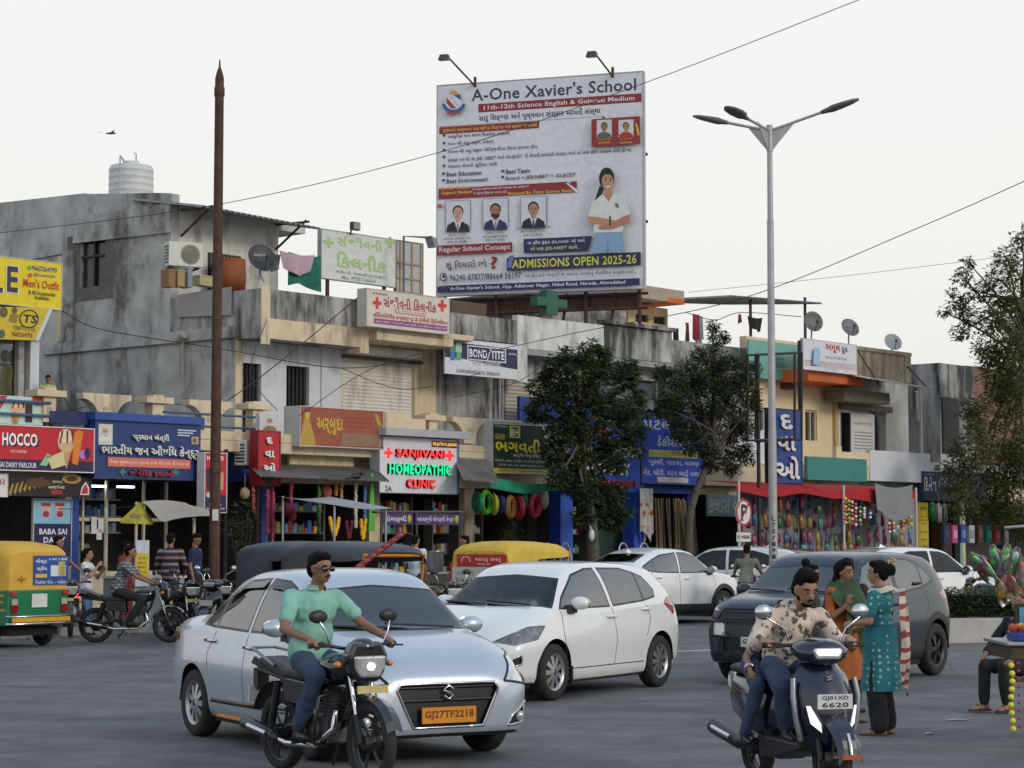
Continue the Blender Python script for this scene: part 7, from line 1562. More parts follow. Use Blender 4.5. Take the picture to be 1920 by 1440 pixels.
 if face:
  for sg in (1, -1):
   c = MB(); c.ell(F(.074, sg * .031, .002), Vector((.010, .0135, .0065)) * s, 10, 0, rot=Rm); c.ell(F(.083, sg * .031, .002), Vector((.0045, .0075, .0075)) * s, 8, 1, rot=Rm)
   T_.part('eye', c, [hx('9A908A', .3), hx('17100E', .2)], local=True)
   c = MB(); c.tube([F(.088, sg * .012, .024), F(.088, sg * .034, .03), F(.074, sg * .056, .024)], [.004 * s, .0055 * s, .003 * s], 6); T_.part('eyebrow', c, [HAIR], local=True)
  c = MB(); c.ell(F(.088, 0, -.058), Vector((.007, .023, .0055)) * s, 10, rot=Rm); c.ell(F(.086, 0, -.067), Vector((.008, .019, .006)) * s, 10, rot=Rm); T_.part('lips', c, [hx('6E3A30', .4)], local=True)
 if beard:
  c = MB(); c.tube([F(.089, .03, -.054), F(.098, .012, -.046), F(.098, -.012, -.046), F(.089, -.03, -.054)], [.002 * s, .0055 * s, .0055 * s, .002 * s], 6)
  if beard > 1: c.ell(F(.05, 0, -.088), Vector((.034, .041, .024)) * s, 12, rot=Rm); c.ell(F(.008, 0, -.05), Vector((.045, .0655, .042)) * s, 12, rot=Rm)
  T_.part('beard' if beard > 1 else 'moustache', c, [HAIR], local=True)
 if shades:
  c = MB()
  for sg in (1, -1):
   c.ell(F(.092, sg * .034, .002), Vector((.010, .031, .021)) * s, 12, rot=Rm); c.tube([F(.088, sg * .06, .008), F(.05, sg * .078, .01), F(-.01, sg * .08, .005)], .004 * s, 5)
  c.tube([F(.1, -.012, .008), F(.1, .012, .008)], .004 * s, 5); T_.part('sunglasses', c, [hx('0C0C0E', .08, coat=1.0)], local=True)
 T_.D, T_.F, T_.s = D, F, s; return T_
def cloth(n, a, b=None, kind='plain', k=22.0):
 """woven cloth: plain, check, stripe, dots or blotches in a second colour"""
 if n in MATS: return MATS[n]
 m = mat(n, a, .85, var=.16, scale=8, bump=.55)
 if kind == 'plain': return m
 N, L = m.node_tree.nodes, m.node_tree.links; bs = N['Principled BSDF']; src = bs.inputs['Base Color'].links[0].from_socket
 tcn = N.new('ShaderNodeTexCoord'); mx = N.new('ShaderNodeMix'); mx.data_type = 'RGBA'; mx.inputs[7].default_value = (*b, 1)
 if kind == 'dots':
  t = N.new('ShaderNodeTexVoronoi'); t.inputs['Scale'].default_value = k; t.inputs['Randomness'].default_value = .3; th = (.26, .20); out = t.outputs[0]
 elif kind == 'blotch':
  t = N.new('ShaderNodeTexNoise'); t.inputs['Scale'].default_value = k; t.inputs['Detail'].default_value = 3; th = (.54, .60); out = t.outputs[0]
 else:
  t = N.new('ShaderNodeTexWave'); t.bands_direction = 'Z' if kind == 'stripe' else 'DIAGONAL'; t.inputs['Scale'].default_value = k; t.inputs['Distortion'].default_value = .6; th = (.62, .72); out = t.outputs[1]
 L.new(tcn.outputs['Object'], t.inputs['Vector']); r = N.new('ShaderNodeMapRange'); r.inputs[1].default_value, r.inputs[2].default_value = th; L.new(out, r.inputs[0])
 if kind == 'check':
  t2 = N.new('ShaderNodeTexWave'); t2.bands_direction = 'Z'; t2.inputs['Scale'].default_value = k; L.new(tcn.outputs['Object'], t2.inputs['Vector']); mm = N.new('ShaderNodeMath'); mm.operation = 'MAXIMUM'; r2 = N.new('ShaderNodeMapRange'); r2.inputs[1].default_value, r2.inputs[2].default_value = th; L.new(t2.outputs[1], r2.inputs[0]); L.new(r.outputs[0], mm.inputs[0]); L.new(r2.outputs[0], mm.inputs[1]); L.new(mm.outputs[0], mx.inputs[0])
 else: L.new(r.outputs[0], mx.inputs[0])
 L.new(src, mx.inputs[6]); L.new(mx.outputs[2], bs.inputs['Base Color']); return m
MINT = cloth('mint_cotton', C('83B5A6')); JEAN = cloth('blue_denim', (.035, .055, .11)); JEANL = cloth('light_denim', (.09, .16, .29)); BLK = cloth('black_cloth', (.012, .012, .014)); CHAR = cloth('charcoal_cloth', (.035, .035, .04))
TIE = cloth('blotched_beige_cotton', (.60, .50, .41), (.10, .085, .08), 'blotch', 17)
TEAL = cloth('teal_dotted_cotton', (.018, .15, .17), (.30, .42, .40), 'dots', 17); TEALP = cloth('teal_cotton', (.018, .15, .17), (.30, .42, .40), 'dots', 17)
GREENS = cloth('dark_green_scarf', (.03, .07, .028), (.16, .10, .03), 'blotch', 7); RUSTC = cloth('rust_orange_cotton', (.36, .10, .02)); PLAID = cloth('grey_check', (.28, .29, .31), (.07, .08, .09), 'check', 6); REDCH = cloth('red_check', (.35, .03, .025), (.06, .02, .02), 'check', 6)
STRP = cloth('dark_striped_knit', (.02, .022, .03), (.25, .16, .17), 'stripe', 2.6); BPOLO = cloth('blue_polo', (.012, .025, .075)); WHT = cloth('white_cotton', (.62, .62, .63)); YELS = cloth('yellow_print', (.42, .42, .12)); SAGE = cloth('grey_green_shirt', (.19, .19, .15))
DUP = cloth('cream_red_striped_dupatta', (.56, .48, .40), (.30, .05, .06), 'stripe', 2.6); MATS['cream_red_striped_dupatta'].node_tree.nodes['Wave Texture'].inputs['Distortion'].default_value = 7
# riders
def grip_pose(dx=.38, dy=.33, z=1.0): return dict(wrL=(dx - .09, dy, z + .035), wrR=(dx - .09, -dy, z + .035), handL=(1, -.25, -.35), handR=(1, .25, -.35), backL=Vector((.3, 0, 1)), backR=Vector((.3, 0, 1)))
person('person riding a motorbike in a mint green shirt, dark sunglasses and blue jeans', (-1.38, 15.95, 0), R(-54), 1.70, dict(pelvis=(-.24, 0, .89), neck=(-.16, 0, 1.385), head=(-.09, .0, 1.54), shL=(-.19, .19, 1.33), shR=(-.19, -.19, 1.33), elL=(.02, .31, 1.12), elR=(-.04, -.34, 1.10), **grip_pose(.40, .33, 1.0),
 hipL=(-.2, .09, .86), hipR=(-.2, -.09, .86), knL=(.2, .20, .76), knR=(.2, -.20, .76), anL=(-.04, .21, .36), anR=(-.04, -.21, .36)), hair='short', top=MINT, bottom=JEAN, sleeve=.66, look=(R(12), R(4)), vox=.0125, shades=True, beard=1, curl=(.95, .95), stout=1.12)
rd = person('person with a quiff riding a scooter in a beige blotched shirt and jeans', (2.01, 15.35, 0), R(-73), 1.78, dict(pelvis=(-.19, .02, .88), neck=(-.06, .04, 1.27), head=(.055, .075, 1.40), shL=(-.07, .235, 1.205), shR=(-.07, -.165, 1.205), elL=(.05, .35, 1.0), elR=(.03, -.33, 1.0), **grip_pose(.32, .33, 1.02),
 hipL=(-.15, .09, .84), hipR=(-.15, -.09, .84), knL=(.24, .19, .72), knR=(.24, -.19, .72), anL=(.18, .14, .42), anR=(.18, -.14, .42)), skin=SKIN2, hair='quiff', top=TIE, bottom=JEAN, sleeve=1.72, look=(R(4), R(18)), vox=.0125, beard=2, curl=(.95, .95))
pl_ = person('person in black leaning out behind the scooter rider, hand on knee', (2.01, 15.35, 0), R(-73), 1.38, dict(pelvis=(-.56, .07, .84), neck=(-.5, .10, 1.10), head=(-.42, .12, 1.205), shL=(-.5, .23, 1.06), shR=(-.5, -.04, 1.04), elL=(-.42, .1, .95), wrL=(-.3, .05, .95), elR=(-.40, -.19, .90), wrR=(-.18, -.26, .82), hipL=(-.5, .1, .84), hipR=(-.5, -.12, .84), knL=(-.1, .22, .74), knR=(-.08, -.24, .72), anL=(-.2, .27, .38), anR=(-.18, -.30, .36)), hair='short', top=BLK, bottom=JEAN, sleeve=.6, look=(R(-15), R(25)), vox=.0125, curl=(.5, .6))
c = MB(); w_ = pl_.D['wrR']; d_ = (w_ - pl_.D['elR']).normalized()
for k in (0, .02):
 p = w_ - d_ * (.02 + k); a_ = d_.orthogonal().normalized(); b2 = d_.cross(a_); c.tube([p + (a_ * math.cos(q) + b2 * math.sin(q)) * .034 for q in (2 * math.pi * i / 16 for i in range(17))], .005, 6)
pl_.part('bangle', c, [CHROME], local=True)
pass_ = dict(pelvis=(-.28, 0, .88), neck=(-.12, 0, 1.38), head=(-.05, 0, 1.55), shL=(-.12, .18, 1.32), shR=(-.12, -.18, 1.32), elL=(.1, .26, 1.12), elR=(.1, -.26, 1.12), **grip_pose(.40, .3, 1.0), hipL=(-.24, .09, .86), hipR=(-.24, -.09, .86), knL=(.18, .17, .74), knR=(.18, -.17, .74), anL=(-.04, .18, .36), anR=(-.04, -.18, .36))
person('person in a grey checked shirt riding past the parlour', (-6.5, 36.8, 0), R(2), 1.68, pass_, top=PLAID, bottom=BLK, sleeve=.62, curl=(.9, .9), vox=.02)
person('person in a grey green shirt seen from behind between white cars', (4.9, 44.6, 0), R(80), 1.68, pass_, top=SAGE, bottom=CHAR, sleeve=.7, curl=(.9, .9), vox=.022)
person('person in a white shirt riding beyond the hedge', (9.3, 41.0, 0), R(160), 1.66, pass_, top=WHT, bottom=BLK, sleeve=.7, curl=(.9, .9), vox=.022)
# group of women in the road
tw = person('woman in a long teal dotted kurta and striped scarf seen from behind', (3.33, 19.4, 0), R(152), 1.56, dict(elL=(.02, .235, 1.02), wrL=(.2, .17, 1.0), elR=(.0, -.24, 1.02), wrR=(.2, -.10, .95)), skin=SKIN2, hair='bun', top=TEALP, bottom=BLK, sleeve=.7, look=(R(8), 0), vox=.0125, kurta=(TEAL, .40, .045), legw=1.55, sandal=True, shoes='4A3A30', stout=1.05)
c = MB()
def dup(u, v):
 s_ = -1 + 2 * u; return Vector((-.15 - .03 * math.sin(v * 3) + .02 * math.sin(u * 14), -.20 + s_ * (.07 + .05 * v) + .02 * math.sin(v * 9 + u * 5), 1.31 - v * (.98 - .18 * u)))
c.sheet(dup, 14, 30); c.sheet(lambda u, v: Vector((-.14 + .27 * u, -.16 - .03 * math.sin(u * math.pi) + .08 * v, 1.30 + .035 * math.sin(u * math.pi) - .02 * v)), 10, 4)
c.sheet(lambda u, v: Vector((.09 * math.cos(R(30 + 300 * u)) - .01, .10 * math.sin(R(30 + 300 * u)), 1.335 - .05 * v - .02 * math.sin(u * 9))) + Vector((.03 * v * math.cos(R(30 + 300 * u)), .05 * v * math.sin(R(30 + 300 * u)), 0)), 24, 4)
tw.part('dupatta', c, [DUP], local=True)
c = MB()
for k in range(5): c.ell(tw.F(-.15 + .02 * math.cos(k * 1.26), .02 * math.sin(k * 1.26), .1 + .01 * k), (.016, .016, .012), 8)
tw.part('hair_clip', c, [hx('B58A4A', .3)], local=True)
gw = person('woman with a dark green scarf and rust kurta facing the scooter', (3.20, 20.7, 0), R(-48), 1.55, dict(elR=(.02, -.24, 1.0), wrR=(.17, -.16, 1.13), handR=(.2, .1, 1), elL=(.0, .235, 1.0), wrL=(.14, .16, .86)), skin=SKIN, hair='long', top=RUSTC, bottom=BLK, sleeve=.8, look=(R(10), R(3)), vox=.0125, kurta=(RUSTC, .42, .05), sandal=True, curl=(.5, .8))
c = MB()
c.sheet(lambda u, v: Vector(((.13 + .05 * v) * math.cos(2 * math.pi * u) + .01 + .03 * v, (.13 + .115 * v) * math.sin(2 * math.pi * u), 1.36 - (.12 + .22 * max(0, math.cos(2 * math.pi * u))) * v + .012 * math.sin(u * 50 + v * 8))), 48, 10)
c.sheet(lambda u, v: Vector((.15 + .03 * math.sin(u * 9), -.14 + .26 * u, 1.12 - .42 * v + .03 * math.sin(u * 12))), 14, 12)
gw.part('scarf', c, [GREENS], local=True)
person('girl with a top bun looking right, half hidden behind the scooter rider', (2.97, 21.4, 0), R(-15), 1.50, None, skin=SKIN, hair='topbun', top=CHAR, bottom=BLK, vox=.0125)
person('woman in black with tied up hair standing furthest behind the others', (3.42, 21.9, 0), R(60), 1.56, None, skin=SKIN, hair='bun', top=BLK, bottom=BLK, vox=.0125, sleeve=.9)
# seated at the cart
person('person in black sitting on a low stool behind the toy cart', (5.13, 22.07, 0), R(215), 1.62, dict(pelvis=(-.12, 0, .46), neck=(-.16, 0, .96), head=(-.12, 0, 1.12), shL=(-.16, .18, .9), shR=(-.16, -.18, .9), elL=(.02, .24, .68), wrL=(.2, .2, .55), elR=(.02, -.24, .68), wrR=(.2, -.18, .56), hipL=(-.1, .1, .44), hipR=(-.1, -.1, .44), knL=(.26, .13, .47), knR=(.27, -.12, .47), anL=(.22, .13, .085), anR=(.30, -.10, .085)), hair='short', top=BLK, bottom=BLK, sleeve=1.6, vox=.0125, sandal=True, shoes='1C1815')
st_ = Thing('stool', 'low wooden stool under the person in black beside the cart', 'stool', (5.23, 22.14, 0)); c = MB(); c.box(-.14, .14, -.14, .14, .30, .34); st_.part('seat', c, [hx('5A4632')], local=True)
for x in (-.11, .11):
 for y in (-.11, .11): c = MB(); c.tube([(x, y, .30), (x * 1.15, y * 1.15, 0)], .016, 6); st_.part('leg', c, [hx('5A4632')], local=True)
# shoppers at the left
PZ = .16
person('person in a dark striped knit shirt standing at the umbrella stall, back turned', (-6.32, 39.6, PZ), R(80), 1.72, dict(elL=(.06, .28, 1.12), wrL=(.25, .2, 1.0), elR=(.06, -.28, 1.12), wrR=(.25, -.2, 1.0)), top=STRP, bottom=CHAR, sleeve=1.4, vox=.02, stout=1.15)
person('person in a blue polo shirt and black trousers beside the rusty mast', (-6.15, 41.6, PZ), R(-12), 1.72, None, top=BPOLO, bottom=BLK, sleeve=.66, look=(R(-20), R(22)), vox=.02, stout=1.1)
person('woman in a white t-shirt and jeans eating outside the parlour', (-7.88, 39.7, PZ * 0), R(-8), 1.60, dict(elR=(.14, -.22, 1.08), wrR=(.24, -.08, 1.28), elL=(.14, .2, 1.05), wrL=(.28, .08, 1.2)), skin=SKIN2, hair='tail', top=WHT, bottom=JEANL, sleeve=.6, vox=.02)
person('person in a dark shirt and jeans reaching out beside the standing banner', (-8.62, 40.6, PZ), R(-5), 1.66, dict(elL=(.2, .2, 1.16), wrL=(.42, .14, 1.0)), top=CHAR, bottom=JEANL, sleeve=.7, vox=.02)
person('woman in a red checked top behind the passing rider', (-7.38, 40.9, PZ), R(-20), 1.56, None, hair='long', top=REDCH, bottom=REDCH, sleeve=.8, vox=.02)
person('child in a yellow printed shirt looking over the terrace corner', FAC.w(T(90, .4), .4, 3.9) + Vector((0, 0, 0)), R(-60), 1.22, None, top=YELS, bottom=BLK, vox=.02, look=(R(-10), R(15)))
person('shopkeeper with thinning hair in grey behind the pharmacy counter', FAC.w(T(152, 1.6), 1.6, .3), R(-60), 1.66, None, hair=None, top=SAGE, bottom=CHAR, vox=.022)
person('person in a white shirt standing by the snack cart, back turned', (-1.95, 43.2, PZ), R(60), 1.70, None, top=WHT, bottom=CHAR, sleeve=.7, vox=.02)
person('person in a pale checked shirt beside the steel pot, facing left', (-.93, 42.6, PZ), R(190), 1.68, dict(elR=(.1, -.26, 1.1), wrR=(.26, -.2, .95)), top=PLAID, bottom=CHAR, sleeve=.7, vox=.02)
c_ = math.atan2(-.857, -.515)
person('driver in a white shirt behind the wheel of the white hatchback', Vector((.37, 25.0, 0)) + Matrix.Rotation(c_, 3, 'Z') @ Vector((.16, -.36, .0)), c_, 1.66, dict(pelvis=(-.08, 0, .60), neck=(-.2, 0, 1.07), head=(-.15, 0, 1.24), shL=(-.2, .19, 1.0), shR=(-.2, -.19, 1.0), elL=(.02, .22, .88), wrL=(.28, .12, 1.02), elR=(.02, -.22, .88), wrR=(.28, -.12, 1.02), hipL=(-.05, .1, .6), hipR=(-.05, -.1, .6), knL=(.3, .12, .7), knR=(.3, -.12, .7), anL=(.5, .12, .4), anR=(.5, -.12, .4)), skin=SKIN2, top=WHT, bottom=CHAR, sleeve=.8, vox=.016, beard=2, curl=(.9, .9))
# ================================================================ trees and plants
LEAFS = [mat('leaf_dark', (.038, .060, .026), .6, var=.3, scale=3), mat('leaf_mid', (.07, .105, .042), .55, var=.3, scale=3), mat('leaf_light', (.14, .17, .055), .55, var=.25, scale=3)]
def see_through(m):                # thin leaves let some daylight through
 n, l = m.node_tree.nodes, m.node_tree.links; b = n['Principled BSDF']; tl = n.new('ShaderNodeBsdfTranslucent'); ms = n.new('ShaderNodeMixShader'); ms.inputs[0].default_value = .4
 l.new(b.inputs['Base Color'].links[0].from_socket, tl.inputs[0]); l.new(b.outputs[0], ms.inputs[1]); l.new(tl.outputs[0], ms.inputs[2]); l.new(ms.outputs[0], n['Material Output'].inputs[0]); return m
LEAFS = [see_through(m) for m in LEAFS]
BARK = mat('bark', (.085, .068, .052), .95, var=.35, scale=9, bump=.6, dirt=(.05, .04, .03), dirt_amt=.5)
def leaves(mb, c, r, n, L, W, rr, droop=.4, whorl=0, sq=(1, 1, .85), light=.12):
 c = Vector(c)
 for i in range(n):
  d = Vector((rr.gauss(0, 1), rr.gauss(0, 1), rr.gauss(0, 1))).normalized(); q = d * r * rr.uniform(.25, 1.0) ** .6
  p = c + Vector((q.x * sq[0], q.y * sq[1], q.z * sq[2])); k = whorl or 1; a0 = rr.uniform(0, 6.28)
  for j in range(k):
   a = a0 + 6.28 * j / k if whorl else rr.uniform(0, 6.28)
   o = Vector((math.cos(a), math.sin(a), rr.uniform(-droop, .35))) + d * .5; o.normalize(); s_ = o.cross(Vector((rr.uniform(-.4, .4), rr.uniform(-.4, .4), 1))).normalized()
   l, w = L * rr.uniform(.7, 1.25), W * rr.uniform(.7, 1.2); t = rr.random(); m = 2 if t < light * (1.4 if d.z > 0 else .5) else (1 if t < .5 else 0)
   mb.add([p, p + o * l * .45 + s_ * w, p + o * l, p + o * l * .45 - s_ * w], [(0, 1, 2, 3)], m)
def tree(name, label, frame, y, base, trunk, clumps, n, L, W, whorl=0, droop=.4, rad=.11, seed=1, dens=1.0, light=.12, mats=LEAFS):
 """trunk and clumps are given where they stand in the photo, on a plane y of the frame; depth scatters round it"""
 rr = random.Random(seed)
 P3 = lambda px, py, dy=0: Vector((frame.pix(px, py, y + dy)[0], y + dy, frame.pix(px, py, y + dy)[1]))
 b = P3(*base); b.z = .1
 T_ = Thing(name, label, 'tree', (b.x, y, .1), frame)
 tp = [b] + [P3(*q) for q in trunk]; mb = MB(); k = len(tp); pts = spline(tp, 4)
 mb.tube(pts, [rad * (1.25 - .75 * i / (len(pts) - 1)) for i in range(len(pts))], 10)
 cr = MB()
 for i, (px, py, rp) in enumerate(clumps):
  dy = rr.uniform(-.8, .8); c = P3(px, py, dy); r = rp / FPX * (frame.w(c.x, c.y, 0).y)
  s0 = pts[-1 - (i * 3) % max(1, len(pts) // 3)]; m_ = s0.lerp(c, .5) + Vector((rr.uniform(-.15, .15), rr.uniform(-.15, .15), rr.uniform(.0, .2)))
  mb.tube(spline([s0, m_, c], 4), [rad * .42 * (1 - .8 * j / 8) for j in range(9)], 6)
  for j in range(6):
   e_ = c + Vector((rr.gauss(0, 1), rr.gauss(0, 1), rr.gauss(0, .8))).normalized() * r * .85; mb.tube([c.lerp(m_, .2), c.lerp(e_, .5) + Vector((0, 0, .05)), e_], [rad * .12, rad * .08, rad * .03], 4)
   leaves(cr, e_, r * .42, int(n * dens * (rp / 45) ** 2 / 10), L, W, rr, droop, whorl, light=light)
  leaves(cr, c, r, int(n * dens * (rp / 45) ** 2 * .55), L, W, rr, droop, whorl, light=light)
 T_.part('trunk', mb, [BARK]); T_.part('crown', cr, mats); return T_
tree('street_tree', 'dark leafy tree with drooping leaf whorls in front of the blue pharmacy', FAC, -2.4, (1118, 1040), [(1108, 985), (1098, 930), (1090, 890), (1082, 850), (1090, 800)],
     [(1060, 700, 40), (1115, 680, 38), (1165, 705, 40), (1030, 735, 36), (1090, 745, 48), (1150, 765, 42), (1195, 760, 26), (1060, 800, 42), (1120, 820, 44), (1180, 815, 36), (1040, 850, 28), (1090, 875, 32), (1085, 665, 18), (1130, 655, 14), (1125, 950, 34), (1150, 925, 24), (1098, 925, 26), (1050, 890, 22), (1075, 905, 26), (1112, 915, 30), (1142, 960, 36), (1098, 965, 24), (1010, 770, 24), (1145, 860, 34)], 150, .19, .034, whorl=6, droop=.9, rad=.14, seed=3, dens=1.45)
tree('street_tree', 'feathery small leaved tree with a bent trunk beside the lamp post', FAC, -2.2, (1288, 1040), [(1292, 985), (1300, 940), (1318, 890), (1340, 850), (1335, 800)],
     [(1345, 635, 20), (1335, 672, 34), (1295, 700, 36), (1372, 700, 38), (1260, 735, 34), (1320, 740, 46), (1385, 745, 40), (1290, 785, 40), (1350, 795, 46), (1400, 800, 28), (1310, 830, 32), (1380, 840, 26), (1245, 765, 22), (1335, 610, 12), (1410, 700, 22), (1400, 855, 20), (1335, 865, 26), (1275, 805, 28), (1370, 870, 22), (1240, 700, 22), (1415, 760, 16)], 1900, .13, .026, droop=.7, rad=.105, seed=5, dens=1.2)
tree('street_tree', 'tall olive leaved tree at the right edge rising above the brown panelled building', FAC, -2.6, (1945, 1040), [(1942, 960), (1938, 860), (1932, 760), (1925, 660), (1915, 560)],
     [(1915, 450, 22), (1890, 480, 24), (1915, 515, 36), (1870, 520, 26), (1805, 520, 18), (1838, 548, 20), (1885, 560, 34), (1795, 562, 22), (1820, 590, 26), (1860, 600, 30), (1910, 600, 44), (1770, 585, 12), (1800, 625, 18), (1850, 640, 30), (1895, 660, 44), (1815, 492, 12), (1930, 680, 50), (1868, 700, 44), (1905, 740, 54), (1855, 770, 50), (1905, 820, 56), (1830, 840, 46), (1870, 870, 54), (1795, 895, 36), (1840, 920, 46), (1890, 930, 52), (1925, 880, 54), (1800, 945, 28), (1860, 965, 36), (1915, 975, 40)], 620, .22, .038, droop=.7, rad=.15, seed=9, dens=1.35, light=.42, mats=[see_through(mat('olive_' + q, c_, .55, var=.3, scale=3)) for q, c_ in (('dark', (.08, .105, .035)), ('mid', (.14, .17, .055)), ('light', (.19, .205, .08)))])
rr = random.Random(4)
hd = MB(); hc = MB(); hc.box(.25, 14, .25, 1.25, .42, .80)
for i in range(15000):
 x = rr.uniform(.1, 9) if i < 13000 else rr.uniform(9, 14); f_ = rr.random()
 p = (x, .14 + rr.uniform(-.05, .06), rr.uniform(.44, .86)) if f_ < .55 else ((x, rr.uniform(.12, 1.35), .84 + rr.uniform(-.07, .07)) if f_ < .95 else (.14 + rr.uniform(-.05, .05), rr.uniform(.12, 1.35), rr.uniform(.44, .86)))
 leaves(hd, p, .03, 1, .09, .022, rr, .5, light=.18)
hg = Thing('hedge', 'low clipped green hedge planted along the pale kerbed median', 'hedge', (0, 0, .42), MED)
hg.part('foliage', hd, LEAFS); hg.part('dark_core', hc, [mat('hedge_core', (.012, .018, .008), .95)])  # near-black box inside the leaves, painted as the hedge's inner shade
def bush(name, label, px, py, pr, y, n, L, W, pot=None, up=.5, z=.15):
 c = FAC.pix(px, py, y); b = Vector((c[0], y, z)); T_ = Thing(name, label, 'plant', tuple(b), FAC); rr = random.Random(px); r = pr / FPX * FAC.w(c[0], y, 0).y
 cr, st = MB(), MB(); z1 = z + (.3 if pot else 0)
 for k in range(9):
  e_ = Vector((c[0], y, c[1])) + Vector((rr.gauss(0, .5), rr.gauss(0, .5), rr.gauss(.2, .5))) * r; st.tube([(c[0], y, z1), ((c[0] + e_.x) / 2, (y + e_.y) / 2, (z1 + e_.z) / 2 + .05), tuple(e_)], [.02, .014, .006], 5); leaves(cr, e_, r * .6, n // 9, L, W, rr, .5, light=.3)
 T_.part('stem', st, [BARK]); T_.part('foliage', cr, LEAFS)
 if pot: q = MB(); q.lathe([(0, 0), (.14, 0), (.18, .3), (.2, .31), (.17, .28), (0, .26)], (c[0], y, z), n=18); T_.part('pot', q, [hx(pot)])
bush('potted_plant', 'spiky grey green potted plant beside the flower stall', 458, 1000, 30, -1.6, 380, .2, .02, '7A4A32')
bush('potted_plant', 'feathery green plant in a pot under the hanging hose coils', 975, 1012, 28, -1.2, 600, .16, .015, '5A4A3C')
# ================================================================ poles, lamp, wires
pb = at(402, 1050, 40.0); pt = at(412, 118, 40.0)
T_ = Thing('mast', 'tall rusty brown mast with a pointed tip and a paper notice on it', 'mast', (pb.x, 40, 0)); c = MB(); z1 = at(412, 182, 40).z
xx = lambda z: pb.x + (pt.x - pb.x) * (z - pb.z) / (pt.z - pb.z)
c.tube([(xx(.1), 40, .1), (xx(3), 40, 3), (xx(z1), 40, z1)], [.105, .1, .085], 14); c.tube([(xx(3.0), 40, 3.0), (xx(3.1), 40, 3.1)], .112, 14); T_.part('shaft', c, [RUST])
c = MB(); c.lathe([(.085, z1), (.1, z1 + .02), (.1, z1 + .18), (.085, z1 + .2), (.085, z1 + .36), (.05, z1 + .5), (.02, z1 + .58), (.012, pt.z + .06), (0, pt.z + .08)], (pt.x, 40, 0), n=14); T_.part('tip', c, [RUST])
q = at(404, 962, 39.89); c = MB(); c.box(q.x - .055, q.x + .055, 39.875, 39.89, q.z - .14, q.z + .07); T_.part('paper_notice', c, [OFFW])
lb = at(1450, 1050, 44.0); lz = at(1450, 240, 44).z
T_ = Thing('street_lamp', 'tall galvanised street lamp with three arms and three lamp heads', 'street lamp', (lb.x, 44, 0))
GAL = mat('galvanised_steel', (.38, .385, .39), .45, .35, var=.1, scale=5); c = MB()
c.tube([(lb.x, 44, 0), (lb.x, 44, 4.0)], [.095, .085], 16); c.tube([(lb.x, 44, 4.0), (lb.x, 44, 8.4)], [.078, .07], 16); c.tube([(lb.x, 44, 8.4), (lb.x, 44, lz)], [.06, .055], 16); c.tube([(lb.x, 44, lz - .5), (lb.x, 44, lz + .06)], .066, 16); T_.part('pole', c, [GAL])
c = MB()
for k, b in enumerate('LTS/19-08'): c.text(b, lb.x - .04, lb.x + .04, 2.15 - k * .13, 2.24 - k * .13, 44 - .093, 0, .03)
T_.part('stencilled_number', c, [hx('3A3A3C')])
for az, ln_, rise in ((R(-8), 1.2, .40), (R(150), 1.08, .30), (R(-128), 1.0, .14)):
 d = Vector((math.cos(az), math.sin(az), 0)); a = Vector((lb.x, 44, lz - .06)); e_ = a + d * ln_ + Vector((0, 0, rise)); c = MB()
 c.tube([a, e_], .03, 8); v0, v1, v2 = a + d * .05, a + d * .5 + Vector((0, 0, .13)), a + d * .05 - Vector((0, 0, .42)); n_ = d.cross(Vector((0, 0, 1))) * .006
 c.add([v0 + n_, v1 + n_, v2 + n_, v0 - n_, v1 - n_, v2 - n_], [(0, 1, 2), (5, 4, 3), (0, 3, 4, 1), (1, 4, 5, 2), (2, 5, 3, 0)]); ao = T_.part('arm', c, [GAL])
 dn = (d * ln_ + Vector((0, 0, rise))).normalized(); s_ = dn.cross(Vector((0, 0, 1))).normalized(); u_ = s_.cross(dn)
 rings = [(-.14, .04, .04), (.02, .06, .06), (.1, .14, .075), (.3, .18, .065), (.54, .15, .05), (.68, .06, .025)]; vs = []
 for x, w, h_ in rings:
  for j in range(12): q = 2 * math.pi * j / 12; vs.append(e_ + dn * x + s_ * w * math.cos(q) + u_ * h_ * math.sin(q))
 c = MB(); c.add(vs, [(i * 12 + j, i * 12 + (j + 1) % 12, (i + 1) * 12 + (j + 1) % 12, (i + 1) * 12 + j) for i in range(5) for j in range(12)] + [tuple(range(12))[::-1], tuple(range(60, 72))], 0, True); hd_ = T_.part('lamp_head', c, [hx('5A5C60', .5)])
 c = MB(); c.ell(e_ + dn * .42 - u_ * .034, (.1, .07, .02), 12, rot=Matrix((dn, s_, u_)).transposed()); T_.part('lamp_lens', c, [hx('B9BCC0', .2)], parent=hd_)
def wire(label, pts, r=.011, D=None):
 c = MB(); P = [at(*p) for p in pts]; c.tube(spline(P, 8), r, 5); single('cable', label, 'cable', c, [hx('2A2A2C')], tuple(P[0]))
wire('long overhead cable crossing the sky in front of the hoarding', [(-40, 441, 46), (400, 385, 44), (830, 284, 42), (1205, 157, 40), (1640, -12, 37)], .008)
wire('overhead cable rising from the limewashed parapet to the right edge', [(860, 672, 54), (1080, 624, 52), (1390, 560, 49), (1720, 428, 45), (1960, 322, 43)], .010)
wire('thin distant cable sagging low across the right half of the sky', [(1290, 548, 70), (1560, 520, 70), (1860, 484, 70)], .007)
wire('slack black wire along the side wall of the grey concrete building', [(105, 575, 49), (170, 612, 49), (270, 632, 48.5), (420, 655, 48), (640, 690, 50), (800, 670, 52)], .011)
wire('diagonal black wire from the clinic board down past the white wall', [(668, 560, 48), (560, 650, 47.3), (440, 742, 46.5), (330, 800, 45.5)], .013)
wire('loop of wire hanging down the dark corner by the child', [(124, 612, 47), (112, 690, 46), (128, 760, 45), (165, 775, 44.6)], .012)
